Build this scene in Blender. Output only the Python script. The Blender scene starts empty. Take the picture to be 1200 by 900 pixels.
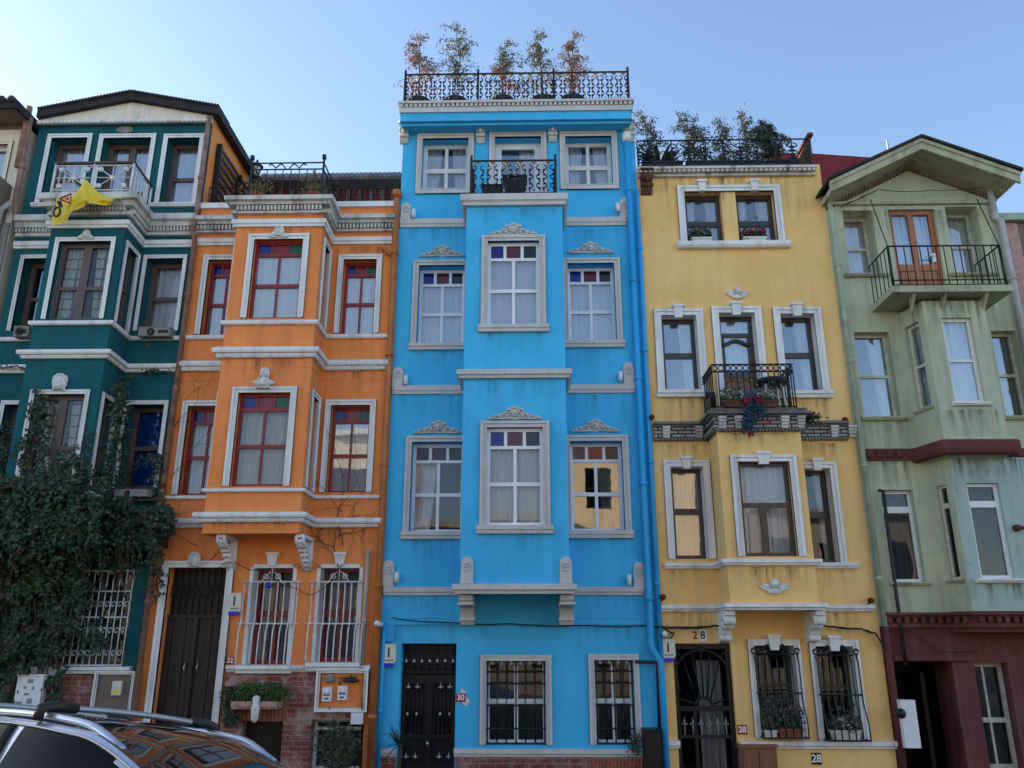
import bpy, math, random
from mathutils import Vector, Matrix, noise
R_ = math.radians
random.seed(7)
C = bpy.data.collections.new('place'); bpy.context.scene.collection.children.link(C)
# ------------------------------------------------------------------ camera model (photograph 1200 x 900)
FPX, PITCH, YAW, CAMZ, CAMY = 950.0, R_(17.3), R_(1.2), 2.0, -13.0
fwd = Vector((-math.sin(YAW)*math.cos(PITCH), math.cos(YAW)*math.cos(PITCH), math.sin(PITCH)))
rgt = Vector((math.cos(YAW), math.sin(YAW), 0)); upv = rgt.cross(fwd)
CAM = Vector((0, CAMY, CAMZ))
def ray(px, py): return fwd + rgt*((px-600)/FPX) + upv*((450-py)/FPX)
def W(px, py, Y=0.0):
    r = ray(px, py); t = (Y-CAM.y)/r.y; return CAM + r*t
def X(px, py, Y=0.0): return W(px, py, Y).x
def Z(px, py, Y=0.0): return W(px, py, Y).z
def RC(x0, x1, y0, y1, Y=0.0):
    xm, ym = (x0+x1)/2, (y0+y1)/2
    return X(x0, ym, Y), X(x1, ym, Y), Z(xm, y1, Y), Z(xm, y0, Y)
# ------------------------------------------------------------------ materials
M = {}
def newmat(name):
    m = bpy.data.materials.new(name); m.use_nodes = True; nt = m.node_tree
    return m, nt, nt.nodes, nt.links, nt.nodes['Principled BSDF']
def c4(c): return (c[0], c[1], c[2], 1)
def mix(nt, fac, a, b, mode='MIX'):
    n = nt.nodes.new('ShaderNodeMix'); n.data_type = 'RGBA'; n.blend_type = mode
    for s, v in ((0, fac), (6, a), (7, b)):
        if hasattr(v, 'links') or hasattr(v, 'is_linked'): nt.links.new(v, n.inputs[s])
        elif s == 0: n.inputs[0].default_value = v
        else: n.inputs[s].default_value = c4(v)
    return n.outputs[2]
def ramp(nt, src, lo, hi):
    n = nt.nodes.new('ShaderNodeMapRange'); n.inputs[1].default_value = lo; n.inputs[2].default_value = hi
    nt.links.new(src, n.inputs[0]); return n.outputs[0]
def noi(nt, vec, scale, detail=4, rough=.55, stretch=(1, 1, 1)):
    mp = nt.nodes.new('ShaderNodeMapping'); mp.inputs['Scale'].default_value = stretch; nt.links.new(vec, mp.inputs[0])
    n = nt.nodes.new('ShaderNodeTexNoise'); n.inputs['Scale'].default_value = scale; n.inputs['Detail'].default_value = detail
    n.inputs['Roughness'].default_value = rough; nt.links.new(mp.outputs[0], n.inputs[0]); return n.outputs[0]
def ocoord(nt):
    n = nt.nodes.new('ShaderNodeTexCoord'); return n.outputs['Object']
def bump(nt, h, s, dist=.01, bs=None):
    n = nt.nodes.new('ShaderNodeBump'); n.inputs['Strength'].default_value = s; n.inputs['Distance'].default_value = dist
    nt.links.new(h, n.inputs['Height']); return n.outputs[0]
def plaster(name, col, col2, dirt=(.1, .09, .08), dirtamt=.5, streak=.35, rough=.85, bs=.25):
    m, nt, N, L, B = newmat(name); oc = ocoord(nt)
    a = ramp(nt, noi(nt, oc, .9, 5, .6), .35, .68)
    base = mix(nt, a, col, col2)
    f = ramp(nt, noi(nt, oc, 9, 5, .65), .3, .75)
    base = mix(nt, .14, base, mix(nt, f, (.25, .25, .25), (.95, .95, .95)), 'SOFT_LIGHT')
    st = ramp(nt, noi(nt, oc, 2.2, 6, .62, (2.4, 2.4, .22)), .50, .78)
    mm = nt.nodes.new('ShaderNodeMath'); mm.operation = 'MULTIPLY'; mm.inputs[1].default_value = streak; L.new(st, mm.inputs[0])
    base = mix(nt, mm.outputs[0], base, dirt)
    sp = ramp(nt, noi(nt, oc, 3.1, 8, .7), .62, .78)
    m2 = nt.nodes.new('ShaderNodeMath'); m2.operation = 'MULTIPLY'; m2.inputs[1].default_value = dirtamt*.5; L.new(sp, m2.inputs[0])
    base = mix(nt, m2.outputs[0], base, dirt)
    vo = nt.nodes.new('ShaderNodeTexVoronoi'); vo.feature = 'DISTANCE_TO_EDGE'; vo.inputs['Scale'].default_value = .75
    wm = nt.nodes.new('ShaderNodeVectorMath'); wm.operation = 'ADD'; nn = nt.nodes.new('ShaderNodeTexNoise'); nn.inputs['Scale'].default_value = 3; nn.inputs['Detail'].default_value = 6; L.new(oc, nn.inputs[0])
    L.new(oc, wm.inputs[0]); L.new(nn.outputs[1], wm.inputs[1]); L.new(wm.outputs[0], vo.inputs[0])
    ck = nt.nodes.new('ShaderNodeMath'); ck.operation = 'LESS_THAN'; ck.inputs[1].default_value = .004; L.new(vo.outputs[0], ck.inputs[0])
    c2 = nt.nodes.new('ShaderNodeMath'); c2.operation = 'MULTIPLY'; L.new(ck.outputs[0], c2.inputs[0]); L.new(ramp(nt, noi(nt, oc, 1.3, 3, .5), .5, .62), c2.inputs[1])
    c3 = nt.nodes.new('ShaderNodeMath'); c3.operation = 'MULTIPLY'; c3.inputs[1].default_value = .4*dirtamt; L.new(c2.outputs[0], c3.inputs[0])
    base = mix(nt, c3.outputs[0], base, dirt)
    L.new(base, B.inputs['Base Color']); B.inputs['Roughness'].default_value = rough
    L.new(bump(nt, noi(nt, oc, 28, 6, .7), bs, .006), B.inputs['Normal'])
    B.inputs['Specular IOR Level'].default_value = .25
    M[name] = m; return m
def simple(name, col, rough=.6, metal=0, var=.25, scale=8, spec=.4, bs=0):
    m, nt, N, L, B = newmat(name); oc = ocoord(nt)
    f = ramp(nt, noi(nt, oc, scale, 5, .6), .3, .7)
    d = tuple(c*(1-var) for c in col); e = tuple(min(1, c*(1+var*.6)) for c in col)
    L.new(mix(nt, f, d, e), B.inputs['Base Color'])
    B.inputs['Roughness'].default_value = rough; B.inputs['Metallic'].default_value = metal; B.inputs['Specular IOR Level'].default_value = spec
    if bs: L.new(bump(nt, noi(nt, oc, scale*4, 5, .6), bs, .01), B.inputs['Normal'])
    M[name] = m; return m
def glass(name, tint=(.95, .97, 1.0), refl=.22, dark=0):
    m, nt, N, L, B = newmat(name); N.remove(B)
    out = [n for n in N if n.type == 'OUTPUT_MATERIAL'][0]
    tr = N.new('ShaderNodeBsdfTransparent'); tr.inputs[0].default_value = c4(tint)
    gl = N.new('ShaderNodeBsdfGlossy'); gl.inputs['Roughness'].default_value = .015; gl.inputs[0].default_value = (.95, .97, 1, 1)
    oc = ocoord(nt); bn = bump(nt, noi(nt, oc, 1.6, 2, .5), .05, .03); L.new(bn, gl.inputs['Normal'])
    fr = N.new('ShaderNodeFresnel'); fr.inputs[0].default_value = 1.5
    ad = N.new('ShaderNodeMath'); ad.operation = 'ADD'; ad.inputs[1].default_value = refl; ad.use_clamp = True; L.new(fr.outputs[0], ad.inputs[0])
    mx = N.new('ShaderNodeMixShader'); L.new(ad.outputs[0], mx.inputs[0]); L.new(tr.outputs[0], mx.inputs[1]); L.new(gl.outputs[0], mx.inputs[2])
    L.new(mx.outputs[0], out.inputs[0]); M[name] = m; return m
def cloth(name, col, trans=.3, pattern=None):
    m, nt, N, L, B = newmat(name); N.remove(B)
    out = [n for n in N if n.type == 'OUTPUT_MATERIAL'][0]; oc = ocoord(nt)
    d = N.new('ShaderNodeBsdfDiffuse'); t = N.new('ShaderNodeBsdfTranslucent')
    f = ramp(nt, noi(nt, oc, 5, 4, .6, (6, 1, .4)), .25, .75)
    cc = mix(nt, f, tuple(x*.75 for x in col), col)
    if pattern:
        sx = N.new('ShaderNodeSeparateXYZ'); L.new(oc, sx.inputs[0]); prev = None
        for o, s in ((0, 42), (2, 34)):
            a = N.new('ShaderNodeMath'); a.operation = 'MULTIPLY'; a.inputs[1].default_value = s; L.new(sx.outputs[o], a.inputs[0])
            b = N.new('ShaderNodeMath'); b.operation = 'SINE'; L.new(a.outputs[0], b.inputs[0])
            cc = mix(nt, ramp(nt, b.outputs[0], .8, .95), cc, pattern)
    L.new(cc, d.inputs[0]); L.new(cc, t.inputs[0])
    mx = N.new('ShaderNodeMixShader'); mx.inputs[0].default_value = trans; L.new(d.outputs[0], mx.inputs[1]); L.new(t.outputs[0], mx.inputs[2])
    L.new(mx.outputs[0], out.inputs[0]); M[name] = m; return m
def leafmat(name, cols, trans=.25, rough=.5):
    m, nt, N, L, B = newmat(name)
    g = N.new('ShaderNodeNewGeometry'); cr = N.new('ShaderNodeValToRGB'); L.new(g.outputs['Random Per Island'], cr.inputs[0])
    el = cr.color_ramp.elements
    while len(el) < len(cols): el.new(.5)
    for i, c in enumerate(cols): el[i].position = i/(len(cols)-1); el[i].color = c4(c)
    L.new(cr.outputs[0], B.inputs['Base Color']); B.inputs['Roughness'].default_value = rough
    t = N.new('ShaderNodeBsdfTranslucent'); L.new(cr.outputs[0], t.inputs[0])
    out = [n for n in N if n.type == 'OUTPUT_MATERIAL'][0]
    mx = N.new('ShaderNodeMixShader'); mx.inputs[0].default_value = trans; L.new(B.outputs[0], mx.inputs[1]); L.new(t.outputs[0], mx.inputs[2])
    L.new(mx.outputs[0], out.inputs[0]); M[name] = m; return m
def brick(name, c1, c2, mortar, scale=1, w=.24, h=.075, worn=.4, wcol=(.5, .42, .38), ms=.008):
    m, nt, N, L, B = newmat(name); oc = ocoord(nt)
    sx = N.new('ShaderNodeSeparateXYZ'); L.new(oc, sx.inputs[0]); cx = N.new('ShaderNodeCombineXYZ')
    L.new(sx.outputs[0], cx.inputs[0]); L.new(sx.outputs[2], cx.inputs[1])
    b = N.new('ShaderNodeTexBrick'); L.new(cx.outputs[0], b.inputs[0]); b.inputs['Scale'].default_value = scale
    b.inputs['Brick Width'].default_value = w; b.inputs['Row Height'].default_value = h; b.inputs['Mortar Size'].default_value = ms
    b.inputs['Color1'].default_value = c4(c1); b.inputs['Color2'].default_value = c4(c2); b.inputs['Mortar'].default_value = c4(mortar)
    f = ramp(nt, noi(nt, oc, 3.2, 8, .7), .48, .62)
    mm = N.new('ShaderNodeMath'); mm.operation = 'MULTIPLY'; mm.inputs[1].default_value = worn; L.new(f, mm.inputs[0])
    cc = mix(nt, mm.outputs[0], b.outputs[0], wcol)
    f2 = ramp(nt, noi(nt, oc, 6, 8, .7), .5, .75); cc = mix(nt, f2, cc, mix(nt, .6, cc, (.05, .03, .03)))
    L.new(cc, B.inputs['Base Color']); B.inputs['Roughness'].default_value = .9
    L.new(bump(nt, b.outputs['Fac'], -.6, .01), B.inputs['Normal']); M[name] = m; return m
def wood(name, c1, c2, rough=.55, sc=(9, 9, .7)):
    m, nt, N, L, B = newmat(name); oc = ocoord(nt)
    f = ramp(nt, noi(nt, oc, 3, 7, .65, sc), .3, .7); L.new(mix(nt, f, c1, c2), B.inputs['Base Color']); B.inputs['Roughness'].default_value = rough
    L.new(bump(nt, noi(nt, oc, 6, 6, .6, sc), .25, .004), B.inputs['Normal']); M[name] = m; return m

plaster('teal', (.005, .078, .10), (.009, .115, .135), (.03, .05, .055), .6, .45)
plaster('orange', (.80, .25, .068), (.88, .30, .10), (.34, .12, .05), .5, .4)
plaster('blue', (.052, .43, .76), (.075, .51, .86), (.04, .24, .42), .7, .3)
plaster('yellow', (.82, .50, .175), (.92, .61, .26), (.42, .27, .10), .7, .25)
plaster('green', (.54, .545, .37), (.40, .44, .33), (.13, .15, .11), 1.2, .6)
plaster('mint', (.38, .48, .48), (.36, .48, .37), (.15, .20, .17), 1.2, .7)
plaster('maroon', (.15, .042, .042), (.10, .034, .034), (.20, .13, .11), .7, .5)
plaster('cream', (.80, .72, .60), (.70, .62, .52), (.3, .25, .2), .5, .4)
plaster('redplaster', (.22, .035, .03), (.28, .06, .045), (.45, .40, .36), .8, .2)
plaster('sand', (.74, .58, .37), (.62, .47, .30), (.3, .25, .2), .6, .5)
plaster('cement', (.30, .29, .27), (.22, .21, .20), (.10, .09, .09), .8, .5)
plaster('white_trim', (.83, .82, .80), (.70, .70, .70), (.25, .23, .21), .7, .6, .7, .15)
plaster('grey_trim', (.60, .585, .57), (.50, .49, .48), (.28, .26, .24), .4, .35, .7, .2)
plaster('old_trim', (.66, .64, .60), (.50, .48, .45), (.06, .055, .05), 1.5, 1.0, .8, .4)
plaster('black_trim', (.30, .28, .26), (.10, .09, .085), (.02, .02, .02), 1.6, .9, .8, .4)
plaster('green_trim', (.46, .45, .31), (.34, .35, .25), (.06, .06, .05), 1.2, .7, .8, .4)
plaster('brown_plaster', (.16, .12, .10), (.22, .17, .14), (.06, .05, .05), .8, .5)
plaster('roof_paint', (.16, .015, .02), (.20, .02, .03), (.05, .02, .02), .5, .3, .6, .1)
simple('room_dark', (.035, .035, .04), .9, 0, .2, 2)  # near-black, the gloom of unlit rooms put into the colour
simple('stone', (.70, .69, .67), .8, 0, .3, 14, .3, .3)
simple('white_frame', (.72, .71, .68), .45, 0, .1)
simple('new_white', (.80, .82, .84), .4, 0, .06)
simple('old_frame', (.55, .55, .46), .6, 0, .3, 10)
wood('red_frame', (.20, .012, .014), (.28, .022, .022), .4)
wood('brown_frame', (.085, .050, .042), (.14, .085, .07), .45)
wood('dark_frame', (.035, .025, .022), (.055, .042, .038), .35)
wood('door_wood', (.30, .095, .03), (.48, .16, .05), .4)
wood('yellow_door', (.16, .065, .025), (.34, .14, .05), .4)
wood('dark_door', (.003, .003, .003), (.030, .014, .008), .6, (12, 12, .35))
wood('wood_box', (.16, .06, .03), (.26, .10, .05), .6)
simple('iron', (.012, .012, .015), .45, .3, .3, 20, .5)
simple('iron_door', (.012, .013, .018), .4, .4, .3, 6, .5)
simple('bronze', (.35, .22, .07), .5, .6, .3, 20)
simple('nickel', (.55, .52, .48), .35, .8, .2, 20)
simple('white_iron', (.66, .66, .66), .5, 0, .3, 12)
simple('rust', (.12, .055, .035), .85, 0, .5, 10, .2, .4)
simple('roof_dark', (.035, .03, .032), .8, 0, .5, 6, .3, .4)
simple('slate', (.20, .20, .21), .8, 0, .4, 6, .3, .4)
simple('terracotta', (.30, .10, .05), .8, 0, .3, 8)
simple('pot_black', (.02, .02, .022), .5, 0, .2)
simple('pot_white', (.68, .66, .62), .6, 0, .2)
simple('plastic_white', (.74, .75, .77), .4, 0, .05)
simple('plastic_cream', (.66, .64, .54), .4, 0, .08)
simple('plastic_blue', (.01, .03, .55), .3, 0, .05)
simple('plastic_yellow', (.75, .62, .05), .4, 0, .05)
simple('pipe_orange', (.50, .17, .05), .55, 0, .3, 4)
simple('pipe_blue', (.025, .36, .72), .5, 0, .12, 3)
simple('pipe_green', (.36, .44, .33), .55, 0, .3, 4)
simple('pipe_grey', (.42, .42, .42), .5, 0, .3, 4)
simple('pipe_rust', (.30, .16, .12), .7, 0, .5, 6)
simple('pipe_brown', (.10, .06, .05), .6, 0, .4, 5)
simple('cable', (.018, .017, .017), .6, 0, .1)
simple('twig', (.07, .045, .03), .8, 0, .3)
simple('sign_red', (.40, .01, .015), .4, 0, .05)
simple('sign_white', (.82, .82, .8), .5, 0, .03)
simple('ink', (.01, .01, .012), .5, 0, .02)
simple('brick_line', (.34, .12, .08), .9, 0, .45, 9, .2, .3)
simple('pink_stone', (.50, .30, .26), .9, 0, .3, 12, .2, .3)
simple('blue_soft', (.02, .07, .30), .7, 0, .3)
glass('glass', refl=.20); glass('glass_strong', refl=.25); glass('glass_dim', (.5, .55, .6), .0); glass('glass_low', (.9, .93, .96), .03)
cloth('curtain', (.90, .90, .92), .25); cloth('curtain_blue', (.78, .84, .94), .25)
cloth('curtain_check', (.66, .70, .54), .25, (.10, .14, .10)); cloth('curtain_grey', (.36, .38, .40), .25)
cloth('curtain_deep', (.015, .10, .42), .3); cloth('blind', (.90, .92, .95), .2)
cloth('curtain_cream', (.82, .80, .76), .25)
for n_, c_ in (('stain_blue', (.008, .012, .20)), ('stain_red', (.22, .012, .018)), ('stain_green', (.008, .10, .03)), ('stain_violet', (.04, .01, .05)), ('stain_dark', (.012, .014, .022)), ('stain_wine', (.10, .012, .02))):
    m, nt, N, L, B = newmat(n_); B.inputs['Base Color'].default_value = c4(c_); B.inputs['Roughness'].default_value = .12; M[n_] = m
leafmat('ivy_leaf', [(.012, .036, .018), (.025, .065, .034), (.050, .105, .055), (.016, .048, .028), (.075, .12, .06), (.02, .05, .03), (.09, .07, .03)])
leafmat('hedge_leaf', [(.02, .06, .015), (.05, .12, .03), (.09, .15, .04)])
leafmat('grey_leaf', [(.06, .085, .055), (.10, .12, .075), (.16, .17, .10), (.05, .07, .05)], .3)
leafmat('dark_leaf', [(.03, .045, .03), (.05, .07, .045), (.08, .095, .07)], .25)
leafmat('red_leaf', [(.34, .05, .02), (.45, .12, .04), (.25, .04, .03), (.40, .18, .06)], .25)
leafmat('pink_leaf', [(.20, .12, .10), (.26, .16, .13), (.13, .10, .09), (.22, .09, .06)], .25)
leafmat('ochre_leaf', [(.34, .22, .05), (.26, .20, .06), (.16, .15, .06)], .3)
leafmat('flower_red', [(.50, .02, .02), (.35, .01, .03)], .2); leafmat('flower_pale', [(.60, .62, .48), (.35, .50, .50)], .2)
leafmat('flower_blue', [(.03, .08, .24), (.02, .06, .08), (.04, .10, .10)], .2)
brick('brick_red', (.20, .045, .035), (.13, .03, .025), (.26, .17, .15), worn=.35)
brick('brick_worn', (.19, .045, .038), (.26, .075, .055), (.30, .18, .16), worn=.75, wcol=(.48, .38, .36))
brick('brick_grey', (.33, .31, .29), (.42, .40, .37), (.03, .028, .026), w=.22, h=.06, worn=.3, wcol=(.06, .05, .05), ms=.012)
def stainmat(name, col, amt):
    m, nt, N, L, B = newmat(name); N.remove(B); out = [n for n in N if n.type == 'OUTPUT_MATERIAL'][0]
    tc = N.new('ShaderNodeTexCoord'); oc = tc.outputs['Object']; sx = N.new('ShaderNodeSeparateXYZ'); L.new(tc.outputs['Generated'], sx.inputs[0])
    a = ramp(nt, noi(nt, oc, 7, 4, .6, (1.6, 1.6, .06)), .45, .72); b = ramp(nt, noi(nt, oc, 4, 6, .7), .3, .7); pw = N.new('ShaderNodeMath'); pw.operation = 'POWER'; pw.inputs[1].default_value = 1.6; L.new(sx.outputs[2], pw.inputs[0])
    ed = N.new('ShaderNodeMath'); ed.operation = 'PINGPONG'; ed.inputs[1].default_value = .5; L.new(sx.outputs[0], ed.inputs[0]); e2 = ramp(nt, ed.outputs[0], 0, .12)
    cur = a
    for o in (b, pw.outputs[0], e2):
        mm = N.new('ShaderNodeMath'); mm.operation = 'MULTIPLY'; L.new(cur, mm.inputs[0]); L.new(o, mm.inputs[1]); cur = mm.outputs[0]
    mm = N.new('ShaderNodeMath'); mm.operation = 'MULTIPLY'; mm.use_clamp = True; mm.inputs[1].default_value = amt; L.new(cur, mm.inputs[0])
    d = N.new('ShaderNodeBsdfDiffuse'); d.inputs[0].default_value = c4(col); t = N.new('ShaderNodeBsdfTransparent'); mx = N.new('ShaderNodeMixShader')
    L.new(mm.outputs[0], mx.inputs[0]); L.new(t.outputs[0], mx.inputs[1]); L.new(d.outputs[0], mx.inputs[2]); L.new(mx.outputs[0], out.inputs[0]); M[name] = m
stainmat('stain', (.11, .09, .07), 1.15); stainmat('stain_strong', (.07, .075, .06), 1.6); stainmat('stain_light', (.08, .16, .24), .7)
# ------------------------------------------------------------------ mesh builder
class MB:
    def __init__(s): s.v = []; s.f = []; s.sm = []
    def add(s, vs, fs, smooth=False):
        o = len(s.v); s.v += [tuple(v) for v in vs]; s.f += [tuple(i+o for i in f) for f in fs]; s.sm += [smooth]*len(fs)
    def hexa(s, p):
        s.add(p, [(0, 3, 2, 1), (4, 5, 6, 7), (0, 1, 5, 4), (1, 2, 6, 5), (2, 3, 7, 6), (3, 0, 4, 7)])
    def box(s, x0, x1, y0, y1, z0, z1):
        s.hexa([(x0, y0, z0), (x1, y0, z0), (x1, y1, z0), (x0, y1, z0), (x0, y0, z1), (x1, y0, z1), (x1, y1, z1), (x0, y1, z1)])
    def quad(s, a, b, c, d): s.add([a, b, c, d], [(0, 1, 2, 3)])
    def tube(s, pts, r, n=6, r1=None, cap=True, smooth=True):
        pts = [Vector(p) for p in pts]; k = len(pts)
        if k < 2: return
        vs = []; up = Vector((0.123, .21, 1)).normalized()
        t0 = (pts[1]-pts[0]).normalized()
        if abs(t0.dot(up)) > .95: up = Vector((1, .1, .05)).normalized()
        a = t0.cross(up).normalized()
        for i, p in enumerate(pts):
            t = ((pts[min(i+1, k-1)]-pts[max(i-1, 0)])); t = t.normalized() if t.length > 1e-9 else t0
            a = (a - t*a.dot(t)); a = a.normalized() if a.length > 1e-6 else t.orthogonal().normalized()
            b = t.cross(a); rr = r if r1 is None else r+(r1-r)*i/(k-1)
            for j in range(n):
                an = 2*math.pi*j/n; vs.append(p+a*(math.cos(an)*rr)+b*(math.sin(an)*rr))
        fs = [(i*n+j, i*n+(j+1) % n, (i+1)*n+(j+1) % n, (i+1)*n+j) for i in range(k-1) for j in range(n)]
        if cap: fs += [tuple(range(n))[::-1], tuple((k-1)*n+j for j in range(n))]
        s.add(vs, fs, smooth)
    def ell(s, c, rx, ry, rz, n=10, m=6, rot=None):
        vs = []; c = Vector(c)
        for i in range(m+1):
            th = math.pi*i/m
            for j in range(n):
                ph = 2*math.pi*j/n; v = Vector((rx*math.sin(th)*math.cos(ph), ry*math.sin(th)*math.sin(ph), rz*math.cos(th)))
                if rot: v = rot @ v
                vs.append(c+v)
        s.add(vs, [(i*n+j, (i+1)*n+j, (i+1)*n+(j+1) % n, i*n+(j+1) % n) for i in range(m) for j in range(n)], True)
    def lathe(s, c, prof, n=14):
        vs = []; c = Vector(c); k = len(prof)
        for r, z in prof:
            for j in range(n): a = 2*math.pi*j/n; vs.append(c+Vector((r*math.cos(a), r*math.sin(a), z)))
        fs = [(i*n+j, i*n+(j+1) % n, (i+1)*n+(j+1) % n, (i+1)*n+j) for i in range(k-1) for j in range(n)]
        fs += [tuple(range(n))[::-1], tuple((k-1)*n+j for j in range(n))]
        s.add(vs, fs, True)
    def prism(s, poly, off):           # poly: list of 3d points, off: extrusion vector
        n = len(poly); off = Vector(off); vs = [Vector(p) for p in poly]+[Vector(p)+off for p in poly]
        s.add(vs, [tuple(range(n))[::-1], tuple(range(n, 2*n))]+[(i, (i+1) % n, (i+1) % n+n, i+n) for i in range(n)])
class FR:
    """wall frame: u along the wall, d outward, z up"""
    def __init__(s, o, t=(1, 0)):
        s.o = Vector((o[0], o[1])); s.t = Vector(t).normalized(); s.n = Vector((s.t.y, -s.t.x)); s.holes = []
    def p(s, u, d, z): q = s.o+s.t*u+s.n*d; return Vector((q.x, q.y, z))
    def box(s, mb, u0, u1, d0, d1, z0, z1):
        mb.hexa([s.p(u0, d1, z0), s.p(u1, d1, z0), s.p(u1, d0, z0), s.p(u0, d0, z0), s.p(u0, d1, z1), s.p(u1, d1, z1), s.p(u1, d0, z1), s.p(u0, d0, z1)])
    def wall(s, mb, u0, u1, z0, z1):
        us = sorted({u0, u1} | {h[i] for h in s.holes for i in (0, 1) if u0 < h[i] < u1})
        zs = sorted({z0, z1} | {h[i] for h in s.holes for i in (2, 3) if z0 < h[i] < z1})
        for a, b in zip(us, us[1:]):
            for c, d in zip(zs, zs[1:]):
                um, zm = (a+b)/2, (c+d)/2
                if any(h[0] < um < h[1] and h[2] < zm < h[3] for h in s.holes): continue
                mb.quad(s.p(a, 0, c), s.p(b, 0, c), s.p(b, 0, d), s.p(a, 0, d))
        for h in s.holes:
            if h[4] <= 0: continue
            a, b, c, d, r = h[:5]
            a, b, c, d = max(a, u0), min(b, u1), max(c, z0), min(d, z1)
            if b <= a or d <= c: continue
            P = s.p
            mb.quad(P(a, 0, c), P(a, 0, d), P(a, -r, d), P(a, -r, c)); mb.quad(P(b, -r, c), P(b, -r, d), P(b, 0, d), P(b, 0, c))
            mb.quad(P(a, 0, d), P(b, 0, d), P(b, -r, d), P(a, -r, d)); mb.quad(P(a, -r, c), P(b, -r, c), P(b, 0, c), P(a, 0, c))
def F(Y): f = FR((0, Y)); f.Y = Y; return f
def tag(o, label=None, cat=None, group=None, kind=None):
    if label: o['label'] = label
    if cat: o['category'] = cat
    if group: o['group'] = group
    if kind: o['kind'] = kind
    return o
def mkobj(name, mb, mat, origin=(0, 0, 0)):
    me = bpy.data.meshes.new(name); o_ = Vector(origin)
    me.from_pydata([Vector(v)-o_ for v in mb.v], [], mb.f); me.polygons.foreach_set('use_smooth', mb.sm)
    for mt in (mat if isinstance(mat, (list, tuple)) else [mat]): me.materials.append(M[mt] if isinstance(mt, str) else mt)
    me.update(); o = bpy.data.objects.new(name, me); C.objects.link(o); return o
class Thing:
    def __init__(s, name, loc, label, cat, group=None, kind=None):
        s.o = bpy.data.objects.new(name, None); C.objects.link(s.o); s.loc = Vector(loc); s.o.location = s.loc; s.o.empty_display_size = .2
        tag(s.o, label, cat, group, kind)
    def part(s, name, mb, mat, parent=None, label=None):
        if not mb.v: return None
        o = mkobj(name, mb, mat, s.loc); o.parent = parent if parent else s.o
        if label: o['label'] = label
        return o
def single(name, mb, mat, label, cat, group=None, kind=None):
    xs = [v[0] for v in mb.v]; ys = [v[1] for v in mb.v]; zs = [v[2] for v in mb.v]
    org = ((min(xs)+max(xs))/2, (min(ys)+max(ys))/2, min(zs)); o = mkobj(name, mb, mat, org); o.location = org
    return tag(o, label, cat, group, kind)
def sweep(mb, path, prof, caps=True):
    """profile [(d,z)] closed, swept along plan path (outward = right of travel)"""
    pts = [Vector(p) for p in path]; n = len(pts); k = len(prof); vs = []
    for i, p in enumerate(pts):
        ns = []
        if i > 0: t = (pts[i]-pts[i-1]).normalized(); ns.append(Vector((t.y, -t.x)))
        if i < n-1: t = (pts[i+1]-pts[i]).normalized(); ns.append(Vector((t.y, -t.x)))
        m = ns[0] if len(ns) == 1 else (ns[0]+ns[1])/(1+ns[0].dot(ns[1]))
        for d, z in prof: q = p+m*d; vs.append((q.x, q.y, z))
    fs = [(i*k+j, i*k+(j+1) % k, (i+1)*k+(j+1) % k, (i+1)*k+j) for i in range(n-1) for j in range(k)]
    if caps: fs += [tuple(range(k))[::-1], tuple((n-1)*k+j for j in range(k))]
    mb.add(vs, fs)
def dentils(mb, path, d0, d1, z0, z1, step=.09, fill=.55):
    for a, b in zip(path, path[1:]):
        a = Vector(a); b = Vector(b); L = (b-a).length; f = FR(a, b-a); n = max(1, int(L/step)); st = L/n
        for i in range(n): f.box(mb, (i+.5-fill/2)*st, (i+.5+fill/2)*st, d0, d1, z0, z1)
def moulding(mb, path, z0, z1, p=.08, kind='band'):
    h = z1-z0
    if kind == 'band': pr = [(-.02, z0), (p*.6, z0), (p*.7, z0+h*.3), (p, z0+h*.42), (p, z1), (-.02, z1)]
    elif kind == 'sill': pr = [(-.02, z0), (p*.75, z0), (p, z0+h*.35), (p, z1), (-.02, z1)]
    elif kind == 'round': pr = [(-.02, z0), (p*.45, z0), (p*.6, z0+h*.2), (p*.6, z0+h*.36), (p*.9, z0+h*.42), (p, z0+h*.6), (p*.97, z0+h*.9), (p*.8, z1), (-.02, z1)]
    elif kind == 'flat': pr = [(-.02, z0), (p, z0), (p, z1), (-.02, z1)]
    sweep(mb, path, pr)
# ------------------------------------------------------------------ house class
class House(Thing):
    def __init__(s, name, X0, X1, label, wallmat, ztop, depth=7.0):
        super().__init__(name, ((X0+X1)/2, 0, 0), label, 'house')
        s.X0, s.X1, s.ztop, s.mat, s.depth = X0, X1, ztop, wallmat, depth; s.wallmb = MB(); s.F0 = F(0); s.trimmb = MB()
    def finish(s, z0=0, floor0=None):
        mb = s.wallmb; s.F0.wall(mb, s.X0, s.X1, floor0 if floor0 is not None else z0, s.ztop)
        a, b, t, y = s.X0+.004, s.X1-.004, s.ztop, s.depth
        mb.quad((a, 0, z0), (a, 0, t), (a, y, t), (a, y, z0)); mb.quad((b, 0, z0), (b, y, z0), (b, y, t), (b, 0, t))
        mb.quad((a, y, z0), (a, y, t), (b, y, t), (b, y, z0)); mb.quad((a, 0, t-.004), (b, 0, t-.004), (b, y, t-.004), (a, y, t-.004))
        s.wall = s.part('wall', mb, s.mat)
        ib = MB(); ib.quad((a+.02, 1.7, z0), (b-.02, 1.7, z0), (b-.02, 1.7, t-.02), (a+.02, 1.7, t-.02)); s.part('room_dark_sheet', ib, 'room_dark')  # sheet behind the windows, painted near-black for the shade in the rooms
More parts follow.
